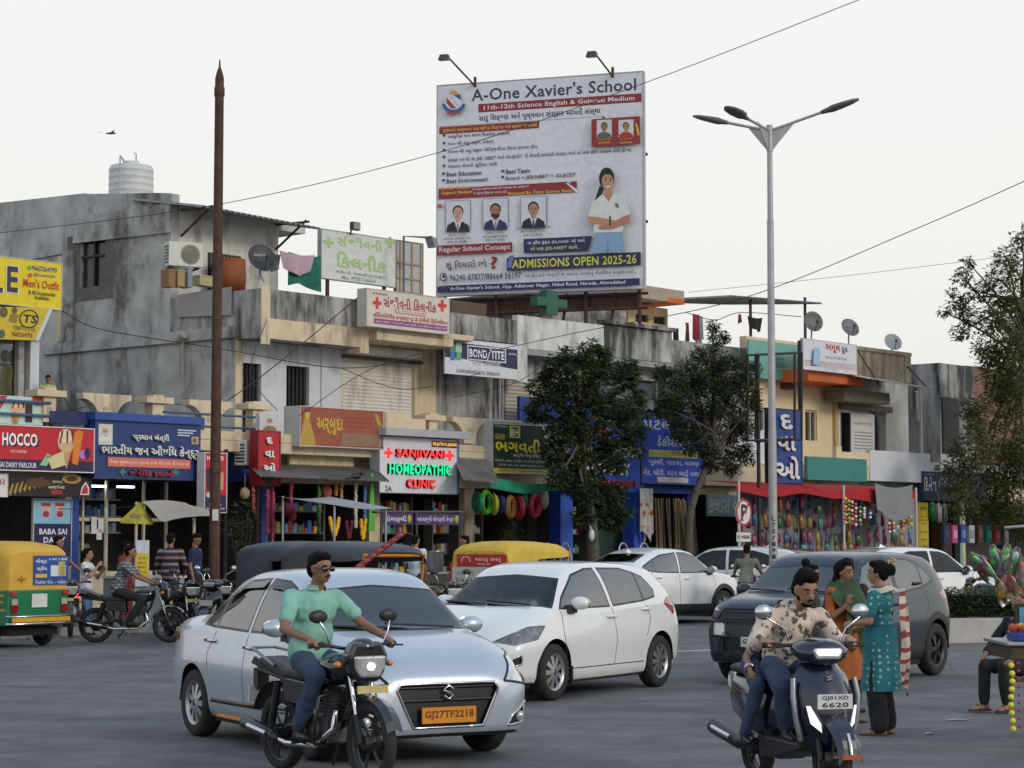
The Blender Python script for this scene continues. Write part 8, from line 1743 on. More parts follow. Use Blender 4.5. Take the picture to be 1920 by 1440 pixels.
wire('wire strung above the parlour boards under the blue signs', [(-20, 930, 43), (60, 948, 43), (180, 955, 43), (330, 940, 43)], .008)
wire('wire strung across the rooftop between the washing posts', [(1287, 586, 62), (1340, 600, 62), (1391, 586, 62), (1502, 594, 64)], .012)
# black empty frame
T_ = Thing('empty_sign_frame', 'empty black steel box frame standing in front of the lamp post', 'frame', (T(1450, -2.9), -2.9, .15), FAC); c = MB()
for y, xa, xb, ya, yb in ((-3.1, 1402, 1490, 662, 822), (-2.7, 1417, 1503, 661, 824)):
 q = [FAC.pix(px, py, y) for px, py in ((xa, ya + 4), (xb, ya), (xb, yb), (xa, yb + 4))]
 for i in range(4): a, b = q[i], q[(i + 1) % 4]; c.tube([(a[0], y, a[1]), (b[0], y, b[1])], .035, 6)
c.tube([(T(1421, -2.9), -2.9, .15), (T(1421, -2.9), -2.9, FAC.pix(1421, 665, -2.9)[1])], .05, 6); T_.part('tubing', c, [BLACKM])
# no parking sign
t = T(1391, -3.0); zc = FAC.pix(1391, 961, -3.0)[1]
T_ = Thing('no_parking_sign', 'round white no parking sign with red ring and small board below', 'traffic sign', (t, -3.0, .15), FAC)
c = MB(); c.tube([(t, -2.98, .15), (t, -2.98, zc + .4)], .03, 8); T_.part('post', c, [hx('A23A34')])
c = MB(); c.lathe([(0, -3.03), (.36, -3.03), (.36, -3.0), (0, -3.0)], (t, 0, zc), 'y', 32, 1, sm=False); c.lathe([(.30, -3.036), (.36, -3.036), (.36, -3.03), (.30, -3.03)], (t, 0, zc), 'y', 32, 0, sm=False); c.text('P', t - .13, t + .15, zc - .22, zc + .22, -3.034, 2, .06)
c.add([(t - .22, -3.039, zc - .25), (t - .17, -3.039, zc - .27), (t + .24, -3.039, zc + .22), (t + .19, -3.039, zc + .26)], [(0, 1, 2, 3)]); T_.part('disc', c, [hx('A8262C'), OFFW, hx('1A1A1C')])
zb = FAC.pix(1391, 1007, -3.0)[1]; c = MB(); c.box(t - .32, t + .32, -3.02, -3.0, zb - .12, zb + .12); c.text('NO PARKING', t - .29, t + .29, zb - .05, zb + .05, -3.024, 1, .03); T_.part('board', c, [OFFW, hx('2A2A2C')])
# ================================================================ rooftop things
y_ = FAC.side(246, 340, 2.6)[0]; zt = FAC.side(246, 318, 2.6)[1]; zb = 9.75
T_ = Thing('water_tank', 'white ribbed plastic water tank on the grey roof', 'water tank', (2.6, y_, zb), FAC); c = MB(); r = .56; pr = []
for k in range(9): z = zb + (zt - zb) * k / 8; pr += [(r, z), (r, z + .1), (r + .007, z + .11), (r + .007, z + .13)]
pr = [p for p in pr if p[1] <= zt]; c.lathe(pr + [(r, zt), (r * .93, zt + .08), (r * .4, zt + .13), (.2, zt + .14), (.2, zt + .2), (0, zt + .21)], (2.6, y_, 0), n=32); T_.part('drum', c, [hx('C9C9C8', .5)])
c = MB(); c.tube([(2.35, y_, zt + .1), (2.35, y_, zt + .2), (2.0, y_ - .3, zt + .24), (1.98, y_ - .32, zb)], .022, 6); c.tube([(2.75, y_, zt + .1), (2.75, y_, zt + .42), (2.68, y_, zt + .44)], .018, 6); T_.part('pipe', c, [hx('A9A9A8')])
def dish(label, px, py, pr, y, face, colr, txt=None, foot=.5):
 t, z = FAC.pix(px, py, y); r = pr / FPX * FAC.w(t, y, 0).y; f = Vector(face).normalized(); s_ = f.cross(Vector((0, 0, 1))).normalized(); u_ = s_.cross(f); M = Matrix((s_, u_, f)).transposed().to_4x4(); M.translation = Vector((t, y, z))
 T_ = Thing('satellite_dish', label, 'satellite dish', (t, y, z - r - foot), FAC, 'satellite dishes on the roofs'); c = MB(M); c.lathe([(0, 0), (r * .5, r * .06), (r * .85, r * .17), (r, r * .25), (r * .99, r * .27), (r * .84, r * .2), (r * .5, r * .09), (0, r * .03)], (0, 0, 0), 'z', 28)
 if txt: g0 = MB(); g0.text(txt, -r * .5, r * .5, .1 * r, .4 * r, 0, 1, .04); k = len(c.v); c.v += [tuple(M @ Vector((p[0], p[2], r * .13))) for p in g0.v]; c.f += [tuple(i + k for i in f_) for f_ in g0.f]; c.m += g0.m; c.s += g0.s
 T_.part('reflector', c, [colr, hx('9A9AA0')])
 c = MB(); fe = M @ Vector((0, -r * .25, r * .95)); c.tube([M @ Vector((0, -r * .95, r * .2)), fe], .012, 5); c.ell(fe, .05, 8); c.tube([M @ Vector((-r * .7, -r * .6, r * .2)), fe], .008, 5); T_.part('feed_arm', c, [hx('3A3A3C')])
 c = MB(); b = M @ Vector((0, -r * .2, -.06)); c.tube([M @ Vector((0, 0, 0)), b, (t, b.y, z - r - foot)], .028, 6); c.tube([(t, b.y, z - r * .9), (t + .3, b.y + .2, z - r - foot)], .014, 5); T_.part('mount', c, [hx('8A8A88')])
dish('dark grey satellite dish on the terrace corner of the grey concrete building', 489, 487, 29, .75, (-.25, -.8, .35), hx('2C2D32', .5), 'digital', .1)
dish('grey satellite dish with a stick across it above the milk sign', 1523, 604, 20, .6, (-.45, -.85, .2), hx('5F6064', .5), None, .3)
dish('grey satellite dish tilted above the right end of the milk sign', 1592, 616, 19, 1.2, (-.4, -.85, .45), hx('6A6B6E', .5), 'DISH', .3)
dish('pale satellite dish on the mouldy tan parapet', 1673, 643, 17.5, 1.1, (-.5, -.75, .4), hx('A9AAAB', .5), None, .1)
def ac_unit(label, px, py, w, h, y, rot=0.0):
 t, z = FAC.pix(px, py, y); T_ = Thing('air_conditioner', label, 'air conditioner', (t, y, z - h / 2), FAC, 'outdoor air conditioner units', rot); c = MB(); c.box(-w / 2, w / 2, -.15, .15, 0, h); T_.part('casing', c, [hx('C6C6C0', .5)], local=True, bevel=.015)
 c = MB(); c.lathe([(0, -.156), (h * .40, -.156), (h * .42, -.152)], (w * .12, 0, h / 2), 'y', 24)
 for k in range(7): c.lathe([(h * .05 * k + .02, -.162), (h * .05 * k + .03, -.162)], (w * .12, 0, h / 2), 'y', 24, 1)
 T_.part('fan_grille', c, [hx('8A887A'), hx('4A4A46')], local=True)
 c = MB()
 for k in range(6): c.box(-w / 2 - .006, -w / 2 - .001, -.12, .12, h * (.12 + .13 * k), h * (.19 + .13 * k))
 T_.part('side_louvre', c, [hx('3A3A3C')], local=True)
 c = MB(); c.box(-w * .4, -w * .36, -.12, .3, -.05, -.001); c.box(w * .36, w * .4, -.12, .3, -.05, -.001); T_.part('bracket', c, [RUST], local=True)
ac_unit('white air conditioner unit on the terrace wall under the tin roof', 345, 478, .86, .58, yf - .45, R(-20))
ac_unit('air conditioner unit behind the red lightbox with its round fan showing', 469, 850, .8, .55, -.4, R(15))
ac_unit('small air conditioner unit above the navy electrical sign', 1747, 882, .7, .5, -.1); ac_unit('air conditioner unit next to the tree above the electrical sign', 1786, 884, .7, .5, -.1)
def hung(name, label, cat, px0, px1, py0, py1, y, m, group=None, taper=0.0, seed=1, frame=FAC):
 a, b = frame.pix(px0, (py0 + py1) / 2, y), frame.pix(px1, (py0 + py1) / 2, y); z1, z0 = frame.pix(px0, py0, y)[1], frame.pix(px0, py1, y)[1]; w = b[0] - a[0]; c = MB()
 for o_ in (0, .012): c.sheet(lambda u, v: (a[0] + w * (.5 + (u - .5) * (1 - taper * v)), y + o_ + .05 * math.sin(u * 9 + seed) * (.3 + v), z1 + (z0 - z1) * v * (1 - .12 * math.sin(u * 5 + seed * 2)) - .05 * w * math.sin(u * math.pi)), 12, 8)
 return single(name, label, cat, c, [m], (a[0], y, z0), frame, group)
hung('towel', 'pale pink cloth drying on the terrace line', 'cloth', 525, 590, 469, 504, y_b + .5, hx('B39AA2', .9), 'washing on the rooftop lines', .3)
hung('green_netting', 'sheet of green netting hung along the terrace edge', 'netting', 541, 601, 472, 533, y_b + .6, mat('green_net', (.015, .13, .10), .9, var=.3, scale=6), None, 0, 3)
hung('cloth', 'grey cloth hanging in the shadow beside the dark dish', 'cloth', 505, 527, 474, 505, y_b + .7, hx('6A6C6E', .9), 'washing on the rooftop lines', .1, 5)
for k, (a, b, c0, d, m, l) in enumerate([(1402, 1430, 592, 616, '16161A', 'black shorts hanging by the right washing post'), (1300, 1311, 588, 638, '8A2A3C', 'crimson cloth hanging long on the rooftop line'), (1311, 1317, 592, 640, '8A9298', 'grey cloth beside the crimson one on the rooftop line'), (1262, 1272, 614, 640, '1C1C1E', 'small black garment hanging at the parapet end'), (1285, 1292, 604, 636, '6A3A2A', 'brown cloth hanging on the left washing post'), (1384, 1391, 588, 604, '7A5030', 'small brown cloth on the right washing post')]):
 hung('garment', l, 'garment', a, b, c0, d, 4.2, hx(m, .9), 'washing on the rooftop lines', .25, k)
gc = FAC.pix(1028, 568, .9); c = MB(); hw_ = .14
for a, b, d, e_ in ((-.24, .24, -.62, .62), (-.62, -.2405, -.22, .22), (.2405, .62, -.22, .22)): c.box(gc[0] + a, gc[0] + b, .75, 1.0, gc[1] + d * .52, gc[1] + e_ * .52)
single('green_cross', 'dark green medical cross standing on the limewashed parapet', 'sign', c, [hx('1E5A44', .5)], (gc[0], .8, gc[1] - .4), FAC, bevel=.01)
for k, (px, py, w, h_, m, l) in enumerate([(318, 522, .2, .42, '8A6A4A', 'brown carton at the left end of the terrace clutter'), (335, 522, .22, .4, 'A08A5A', 'tan carton standing beside the brown one'), (352, 520, .14, .5, '8A8C92', 'grey can between the cartons on the terrace'), (385, 527, .5, .25, 'B5A67E', 'pale sack lying on the terrace edge')]):
 q = FAC.pix(px, py, yf - 1.0); c = MB(); c.box(q[0] - w / 2, q[0] + w / 2, yf - 1.1, yf - .8, q[1] - h_ / 2, q[1] + h_ / 2); c.box(q[0] - w / 2 - .01, q[0] + w / 2 + .01, yf - 1.11, yf - .79, q[1] + h_ * .35, q[1] + h_ * .42); single('carton', l, 'carton', c, [hx(m, .8)], (q[0], yf - 1, q[1] - h_ / 2), FAC, bevel=.03)
c = MB(); q = FAC.pix(432, 510, yf - .6); c.lathe([(0, q[1] - .5), (.36, q[1] - .5), (.38, q[1] - .1), (.36, q[1] + .3), (0, q[1] + .3)], (q[0], yf - .6, 0), n=20); single('drum', 'rusty orange drum on the terrace behind the mast', 'drum', c, [hx('8A4A22', .7)], (q[0], yf - .6, q[1] - .5), FAC)
bd = at(208, 250, 60); c = MB(); c.ell(bd, (.16, .03, .03), 10); c.add([bd + Vector((-.05, 0, .01)), bd + Vector((.16, -.25, .06)), bd + Vector((.07, 0, .01)), bd + Vector((.1, .25, .07))], [(0, 1, 2), (0, 2, 3)]); c.add([bd + Vector((-.2, 0, 0)), bd + Vector((-.36, -.05, .04)), bd + Vector((-.36, .05, .04))], [(0, 1, 2)]); single('bird', 'small bird gliding in the pale sky at the left', 'bird', c, [hx('4A4846')], tuple(bd))
# ================================================================ street stalls and shop goods
def rod(mb, px, y, z0, z1, r=.03, m=0): t = T(px, y); mb.tube([(t, y, z0), (t, y, z1)], r, 6, m)
zf = lambda px, py, y: FAC.pix(px, py, y)[1]
# umbrella stall
y = -2.3; T_ = Thing('food_stall', 'small stall with a yellow and grey gabled cover', 'stall', (T(310, y), y, .15), FAC); a, b, d = FAC.pix(226, 975, y), FAC.pix(262, 941, y), FAC.pix(288, 978, y); e_ = FAC.pix(345, 940, y)
c = MB(); c.add([(a[0], y, a[1]), (b[0], y, b[1]), (d[0], y, d[1]), (d[0] - .02, y, d[1] - .06), (a[0], y, a[1] - .06)], [(4, 3, 2, 1, 0)]); c.add([(a[0] + .01, y + .02, a[1] - .02), (b[0], y + .02, b[1]), (b[0] + 1.2, y + 1.2, b[1]), (a[0] + 1.2, y + 1.2, a[1])], [(0, 1, 2, 3)]); T_.part('gable', c, [mat('printed_yellow_tarp', C('A8A23A'), .7, var=.25, scale=5, dirt=C('4A7A3A'), dirt_amt=.35, dscale=3)])
c = MB(); q = MB(); q.text('સોડા શોપ', FAC.pix(243, 960, y)[0], FAC.pix(284, 960, y)[0], zf(262, 972, y), zf(262, 961, y), y - .006, 0, .03); T_.part('lettering', q, [hx('8A4A6A')])
p1, p2, p3 = FAC.pix(388, 966, y), FAC.pix(345, 940, y), FAC.pix(300, 976, y)
c.sheet(lambda u, v: (b[0] + (p2[0] - b[0]) * u + v * (d[0] - b[0] + (p1[0] - p2[0] - d[0] + b[0]) * u), y - .05 - .25 * v + .03 * math.sin(u * 7), b[1] + (p2[1] - b[1]) * u + v * (d[1] - b[1] + (p1[1] - p2[1] - d[1] + b[1]) * u) + .03 * math.sin(v * 6 + u * 4)), 10, 8); T_.part('cover', c, [mat('grey_tarp', (.30, .28, .25), .75, var=.15, scale=2, dirt=C('A08A4A'), dirt_amt=.5)])
posts(T_, 'post', [[(T(px, y), y + d_, .15), (T(px, y), y + d_, z)] for px, d_, z in ((262, .05, b[1]), (370, .05, p1[1] - .05), (262, 1.0, b[1] - .1))], .03, hx('B5AE98'))
c = MB(); c.box(T(255, y), T(350, y), y, y + .9, .15, 1.0); c.box(T(252, y), T(353, y), y - .03, y + .93, 1.0, 1.05, 1); T_.part('counter', c, [hx('8A8F92'), hx('C9C2B0')])
c = MB(); t0_ = T(258, y - .06); c.box(t0_, t0_ + .34, y - .07, y - .05, .85, 1.75); c.box(t0_ + .02, t0_ + .32, y - .074, y - .0705, 1.0, 1.5, 1)
for k in range(4): c.text(('બરફ ગોલા', 'સોડા', 'શરબત', 'લીંબુ')[k], t0_ + .05, t0_ + .26, 1.38 - k * .09, 1.43 - k * .09, y - .077, 2, .02)
T_.part('menu_board', c, [hx('B9C0CC'), hx('C9B422'), hx('8A3A2A')])
# awning over the flower shop, its sheet stall and hangings
c = MB(); corrugated(c, (T(480, -1.6), -1.8, zf(480, 893, -1.8)), (T(722, -1.6), -1.8, zf(722, 903, -1.8)), (T(722, -.5), -.2, 3.45), (T(480, -.5), -.2, 3.45), 40, .02); single('awning', 'corrugated tin awning over the flower shop', 'awning', c, [TIN], (T(600, -1), -1, 3.2), FAC)
y = -2.6; T_ = Thing('flower_stall', 'flower stall under a tilted grey sheet', 'stall', (T(650, y), y, .15), FAC); P_ = [FAC.pix(*p, y) for p in ((562, 929), (668, 930), (710, 953), (607, 948))]
c = MB(); c.sheet(lambda u, v: (P_[0][0] + (P_[1][0] - P_[0][0]) * u + v * (P_[3][0] - P_[0][0]), y + .8 - 1.2 * v, P_[0][1] + (P_[1][1] - P_[0][1]) * u + v * (P_[3][1] - P_[0][1] + u * (P_[2][1] - P_[1][1] - P_[3][1] + P_[0][1])) - .05 * math.sin(u * 3.1)), 8, 6); T_.part('cover', c, [mat('grey_sheet', (.33, .34, .35), .6, var=.1)])
posts(T_, 'post', [[(T(px, y), y + d_, .15), (T(px, y), y + d_, z)] for px, d_, z in ((610, -.3, P_[3][1]), (706, -.3, P_[2][1]), (575, .7, P_[0][1]))], .025, STEEL); c = MB(); c.box(T(600, y), T(700, y), y - .2, y + .6, .15, .95); T_.part('counter', c, [hx('5A4A3A')])
def garland(label, px, py0, py1, wpx, y, m, rad=.045):
 c = MB(); t, z1 = FAC.pix(px, py0, y); z0 = zf(px, py1, y); w = wpx / FPX * FAC.w(t, y, 0).y * .9; rr = random.Random(px)
 n = max(8, int((z1 - z0) / (rad * .75)))
 for s_ in ((-1, 1) if wpx else (0,)):
  for i in range(n):
   v = i / n; c.ell((t + s_ * w * (1 - v ** 1.6), y + rr.uniform(-.01, .01), z1 - (z1 - z0) * v), rad * rr.uniform(.8, 1.15), 7)
 single('garland', label, 'garland', c, [m], (t, y, z0), FAC, 'garlands and strings hanging at the flower shop')
YG, PK, GRL = mat('marigold', (.80, .46, .02), .8, var=.2), mat('pink_flowers', (.35, .04, .10), .8, var=.4), mat('dark_rose', (.13, .012, .03), .8, var=.4)
garland('wide marigold garland hanging in a V at the stall front', 627, 972, 1006, 12, -2.7, YG); garland('narrow marigold garland hanging beside the blue string', 681, 975, 1012, 6, -2.7, YG, .04)
garland('dark maroon garland between the two marigold ones', 654, 978, 1010, 7, -2.72, GRL, .04)
for k, (px, a, b, m, l) in enumerate([(502, 920, 1000, PK, 'pink flower string at the lightbox posts'), (512, 925, 1010, PK, 'longer pink flower string beside the first'), (475, 915, 960, hx('8A3A36'), 'short red string by the brown pot'), (546, 905, 945, PK, 'short pink string under the awning left end'), (598, 912, 1000, hx('3A6A3A'), 'green bead string at the awning'), (630, 905, 930, hx('B5862A'), 'tiny gold string under the awning'), (667, 908, 990, hx('C9C2B0'), 'white and orange string hanging in the shop'), (684, 908, 985, hx('4A7AA8'), 'blue and white string hanging in the shop'), (640, 908, 935, hx('C98A4A'), 'small orange string near the basket')]): garland(l, px, a, b, 0, -1.3, m, .045)
c = MB(); t, z = FAC.pix(696, 950, -1.3); c.prism([(t - .02, z + .75), (t + .05, z + .75), (t + .12, z - .55), (t - .1, z - .55)], -1.32, -1.28); single('green_banner', 'long bright green pennant hanging beside the clinic sign', 'pennant', c, [hx('5AA83A')], (t, -1.3, z - .55), FAC)
for k, (px, py, r, m, l) in enumerate([(612, 922, .13, 'A85A3A', 'round terracotta ball basket under the awning'), (459, 925, .11, '9A8468', 'woven brown basket hanging by the mast'), (541, 955, .15, '6A1E36', 'maroon bundle hanging behind the stall'), (548, 968, .1, '8A2A44', 'small dark pink bundle under the maroon one')]): c = MB(); t, z = FAC.pix(px, py, -1.2); c.ell((t, -1.2, z), (r, r, r * 1.2), 14); c.tube([(t, -1.2, z + r), (t, -1.2, z + r + .3)], .008, 4); single('hanging_ball', l, 'basket', c, [hx(m, .8)], (t, -1.2, z - r), FAC)
for k in range(4):
 t0_ = (4.6, 7.2, 11.2, 1.6)[k]; o = MB(); [o.box(t0_, t0_ + 1.9, .9, 1.2, z, z + .03) for z in (.9, 1.4, 1.9, 2.4)]; o.box(t0_, t0_ + .04, .9, 1.2, .3, 2.8); o.box(t0_ + 1.86, t0_ + 1.9, .9, 1.2, .3, 2.8)
 S_ = Thing('shop_shelf', ('stocked shelf in the dark behind the clinic sign', 'stocked shelf inside the hardware shop', 'stocked shelf inside the pharmacy doorway', 'stocked shelf inside the flower shop')[k], 'shelf', (t0_, 1.0, .3), FAC); S_.part('rack', o, [hx('6A6458')])
 for z in (.93, 1.43, 1.93, 2.43): S_.part('stock', goods(t0_ + .05, t0_ + 1.85, .92, z, GOODC, 20), GOODC)
# hose coils
def ring(label, px, py, r, rt, col, y, turn, group='hose coils hanging at the hardware shop'):
 t, z = FAC.pix(px, py, y); c = MB(); n = 26
 for k, (dr, dy) in enumerate(((0, -rt), (-rt * .7, 0), (.0, rt), (rt * .6, 0))):
  R_ = r + dr; P_ = [(R_ * math.cos(a) * math.cos(turn), R_ * math.cos(a) * math.sin(turn) + dy, R_ * math.sin(a)) for a in (2 * math.pi * i / n for i in range(n + 1))]; c.tube([(t + p[0], y + p[1], z + p[2]) for p in P_], rt * .75, 6, caps=False)
 c.tube([(t, y, z + r), (t, y, z + r + .4)], .006, 4); single('hose_coil', label, 'hose coil', c, [hx(col, .35)], (t, y, z - r), FAC, group)
for px, py, r, col, tn, l in ((895, 942, .2, '1E7A52', 1.1, 'thin green coil at the left end'), (911, 942, .25, '4A9A2A', .3, 'big bright green coil second from the left'), (926, 946, .2, 'A8B42E', 1.0, 'yellow green coil seen nearly edge on'), (941, 946, .16, '2A3A7A', .8, 'small navy coil in the middle'), (957, 951, .24, 'A8763E', .4, 'tan brown coil'), (973, 952, .24, 'A82A2E', 1.1, 'red coil seen nearly edge on'), (987, 936, .18, '1A6A4A', .5, 'dark green coil hung higher'), (1003, 948, .25, 'B82A3C', .3, 'crimson coil facing the street'), (1019, 936, .2, '9A9A94', 1.0, 'pale grey coil at the right end')): ring(l + ' of the hanging row', px, py, r, .05, col, -.9, tn)
hung('green_awning', 'rolled bright green awning cloth under the hardware sign', 'awning', 922, 1072, 893, 912, -1.1, mat('green_cloth', (.01, .25, .14), .7, var=.2), None, 0, 2)
c = MB(); corrugated(c, (T(858, -1.5), -1.7, zf(858, 880, -1.6) - .25), (T(925, -1.5), -1.7, zf(925, 890, -1.6) - .2), (T(925, -.4), -.2, 3.9), (T(858, -.4), -.2, 3.9), 14, .02); single('awning', 'sloping grey tin awning between the clinic and hardware signs', 'awning', c, [TIN], (T(890, -1), -1, 3.4), FAC)
# snack cart
y = -2.6; T_ = Thing('snack_cart', 'snack cart with two purple boards on a steel rail', 'cart', (T(790, y), y, .15), FAC); c = MB()
for px in (716, 782, 866): rod(c, px, y, .15, zf(px, 958, y), .025)
c.tube([(T(700, y), y, zf(700, 960, y)), (T(868, y), y, zf(868, 960, y))], .03, 6); T_.part('rail', c, [hx('4A4A4A')])
for x0, x1, b, w_ in ((717, 774, 'ચોળાફળી', 0), (778, 862, 'મહાલક્ષ્મી ચોળાફળી સેન્ટર', 1)):
 c = MB(); c.box(T(x0, y), T(x1, y), y - .03, y - .01, zf(790, 984, y), zf(790, 963, y)); c.text(b, T(x0 + 3, y), T(x1 - 13, y), zf(790, 980, y), zf(790, 967, y), y - .034, 1, .03); c.ell((T(x1 - 7, y), y - .03, zf(790, 973, y)), (.07, .01, .09), 8, 2); T_.part('name_board', c, [hx('43285C'), hx('C9BFD2'), hx('A8A03A')])
c = MB(); c.box(T(780, y), T(866, y), y - .1, y + .7, .35, 1.0); c.box(T(778, y), T(868, y), y - .12, y + .72, 1.0, 1.04, 1); T_.part('counter', c, [hx('3A3A2A'), STEEL])
for px in (790, 856): c = MB(); c.lathe([(.14, -.03), (.22, -.035), (.24, 0), (.22, .035), (.14, .03), (.14, -.03)], (T(px, y), y - .05, .40), 'y', 20); T_.part('wheel', c, [RUBBER])
c = MB(); t, z = FAC.pix(824, 1048, y - .1); c.lathe([(0, 1.05), (.24, 1.05), (.25, 1.5), (.27, 1.51), (.24, 1.49), (0, 1.49)], (t, y + .1, 0), n=24); single('steel_pot', 'big shiny steel pot on the snack cart', 'pot', c, [mat('shiny_steel', (.5, .5, .5), .25, .9)], (t, y + .1, 1.05), FAC)
# tasselled pole on the black rickshaw
a, b = at(668, 1066, 32.2), at(757, 999, 32.6); c = MB(); c.tube([a, b], .045, 8)
for k in range(14): p = a.lerp(b, k / 14); c.lathe([(.05, 0), (.056, .01), (.05, .02)], (p.x, p.y, p.z), n=8, m=k % 2)
single('ribboned_pole', 'red ribbon wound pole leaning out of the black rickshaw', 'pole', c, [hx('7A1E28'), hx('A86A5A')], tuple(a))
# decorators' curtain and bamboo
for k, px in enumerate((1206, 1218)): hung('curtain', ('white curtain printed with orange flowers at the left', 'white curtain printed with orange flowers next to the bamboo')[k], 'curtain', px - 6, px + 6, 915, 1006, -.3, cloth('flower_curtain', (.6, .58, .55), C('B5661E'), 'blotch', 4), 'flowered curtains outside the decorators', .1, k)
c = MB(); c.tube([(0, 0, 0), (0, .0, 1.4), (0, 0, 2.75)], [.034, .032, .027], 7)
for z in (.4, .85, 1.3, 1.75, 2.2): c.lathe([(.034, z), (.039, z + .015), (.034, z + .03)], (0, 0, 0), n=7)
BAM = [mat('bamboo_' + q, v, .6, var=.25, scale=4) for q, v in (('tan', (.30, .21, .11)), ('grey', (.17, .14, .10)))]
bam = None; rr = random.Random(2)
for k in range(26):
 px = 1232 + k * 2.8; t = T(px, .1); L = 'bamboo pole leaning upright in the row beside the curtains' if k < 17 else 'bamboo pole slanting at the right of the row'
 if bam is None: bam = single('bamboo_pole', L, 'pole', c, [BAM[0]], (0, 0, 0), WORLD, 'bamboo poles outside the decorators'); bam_alt = bam.data.copy(); bam_alt.materials[0] = BAM[1]; o = bam
 else: o = bam.copy(); COL.objects.link(o); o['label'] = L; o.data = bam_alt if rr.random() < .5 else bam.data
 o.location = FAC.w(t, -.15 + rr.uniform(-.1, .25), .16); o.rotation_euler = (rr.uniform(-.1, -.02), (rr.uniform(-.02, .06) if k < 17 else -.16 + rr.uniform(-.04, .04)), FAC.a + rr.uniform(0, .3))
# ladders
c1, c2 = MB(), MB()
for sg in (-1, 1): c1.tube([(sg * .2, 0, 0), (sg * .2, .1, 1.2), (sg * .17, .12, 1.4), (sg * .08, .13, 1.5), (0, .13, 1.52)], .025, 6); c1.tube([(sg * .2, .5, 0), (sg * .18, .14, 1.2)], .02, 6)
for z in (.3, .6, .9, 1.2): c2.box(-.19, .19, .02 + z * .08 - .03, .02 + z * .08 + .03, z, z + .03)
T0 = Thing('step_ladder', 'aluminium folding ladder with rounded top behind the yellow rickshaw', 'ladder', (T(1066, -1.6), -1.6, .16), FAC, 'folding ladders on the pavement'); T0.part('frame', c1, [mat('aluminium', (.5, .5, .5), .4, .7)], local=True); T0.part('tread', c2, [hx('A83A34')], local=True)
for px, l in ((1052, 'second folding ladder half behind the first by the yellow rickshaw'), (1174, 'folding ladder at the blue pillar of the pharmacy'), (1213, 'folding ladder with rounded top below the curtains')): o = copy_tree(T0.root); o.location = FAC.w(T(px, -1.5), -1.5 + (px == 1052) * .3, .16); o['label'] = l
c = MB(); t, z = FAC.pix(1108, 1003, -2.6); c.ell((t, -2.62, z), (.09, .07, .15), 12); c.tube([(t, -2.6, z + .12), (t + .02, -2.5, z + .35)], [.03, .008], 6); single('carrier_bag', 'small white carrier bag hung on the leafy tree trunk', 'bag', c, [hx('C9CDD0', .5)], (t, -2.6, z - .15), FAC)
c = MB(); t, z = FAC.pix(665, 893, -1.85); c.ell((t, -1.9, z), (.16, .06, .07), 10); c.ell((t + .15, -1.9, z + .07), (.05, .04, .045), 8); c.tube([(t + .19, -1.9, z + .07), (t + .26, -1.9, z + .06)], [.015, .003], 5); c.tube([(t - .12, -1.9, z - .02), (t - .34, -1.9, z - .07)], [.04, .015], 6); c.tube([(t, -1.9, z - .05), (t, -1.9, z - .12)], .01, 4); single('crow', 'black crow perched on the edge of the tin awning', 'bird', c, [hx('141416', .5)], (t, -1.9, z - .1), FAC)
# toy stall
y = -3.0; yb_ = -1.9; T_ = Thing('toy_stall', 'toy stall with a red canopy and polka dotted grey backcloth', 'stall', (T(1550, y), y, .15), FAC)
c = MB(); X0, X1 = T(1380, yb_), T(1716, yb_); zt_ = 3.25; c.sheet(lambda u, v: (X0 + (X1 - X0) * u, yb_ + .05 * math.sin(u * 40) + .02 * math.sin(v * 9), zt_ - (zt_ - .5) * v), 60, 10); T_.part('backcloth', c, [cloth('polka_backcloth', (.23, .21, .24), (.12, .02, .12), 'dots', 2.1)])
c = MB(); A_ = [FAC.pix(*p, y) for p in ((1380, 884), (1716, 890), (1714, 905), (1588, 905), (1382, 902))]
c.sheet(lambda u, v: (A_[0][0] + (A_[1][0] - A_[0][0]) * u, y + 1.1 - 1.1 * v, zt_ + .1 - .12 * v - .12 * math.sin(u * 9) ** 2 * v), 30, 8); c.sheet(lambda u, v: (A_[0][0] + (A_[1][0] - A_[0][0]) * u, y - .01 - .03 * math.sin(u * 30), zt_ - .02 - .12 * math.sin(u * 9) ** 2 - (.2 + .22 * max(0, math.sin((u - .58) * 7.4)) * (u > .58)) * v), 40, 5); T_.part('canopy', c, [mat('red_cloth', (.36, .008, .012), .8, var=.15)])
posts(T_, 'post', [[(T(px, y), y, .15), (T(px, y), y, zt_ + .05)] for px in (1383, 1579, 1714)], .04, hx('B9B7B2'))
hung('grey_sheet', 'sagging grey sheet tied below the right end of the red canopy', 'sheet', 1640, 1712, 906, 962, y - .16, hx('7E7F82', .85), None, .05, 4)
TOYC = ['8A2A2A', 'A0703A', '9A8A3A', '3F6A3A', '34587F', '6A3A5A', '8A5058', '4A7F7C', '99502F', '5A466F']
pk = []
for k in range(3):
 c = MB(); w, h_ = ((.08, .25), (.11, .2), (.06, .3))[k]; c.add([(-w, 0, h_ * .9), (w, 0, h_ * .9), (w, 0, -h_ * .6), (-w, 0, -h_ * .6), (-w * .7, -.06, h_ * .5), (w * .7, -.06, h_ * .5), (w * .8, -.07, -h_ * .4), (-w * .8, -.07, -h_ * .4)], [(4, 5, 1, 0), (5, 6, 2, 1), (6, 7, 3, 2), (7, 4, 0, 3), (7, 6, 5, 4), (0, 1, 2, 3)], 0, True); c.ell((0, -.075, 0), (w * .55, .02, h_ * .32), 8, 1); c.tube([(0, 0, h_ * .9), (0, 0, h_ * 1.1)], .006, 4)
 me_ = c.build('toy_packet', [hx('9A9AA0')], None); pk.append(me_.data); bpy.data.objects.remove(me_)
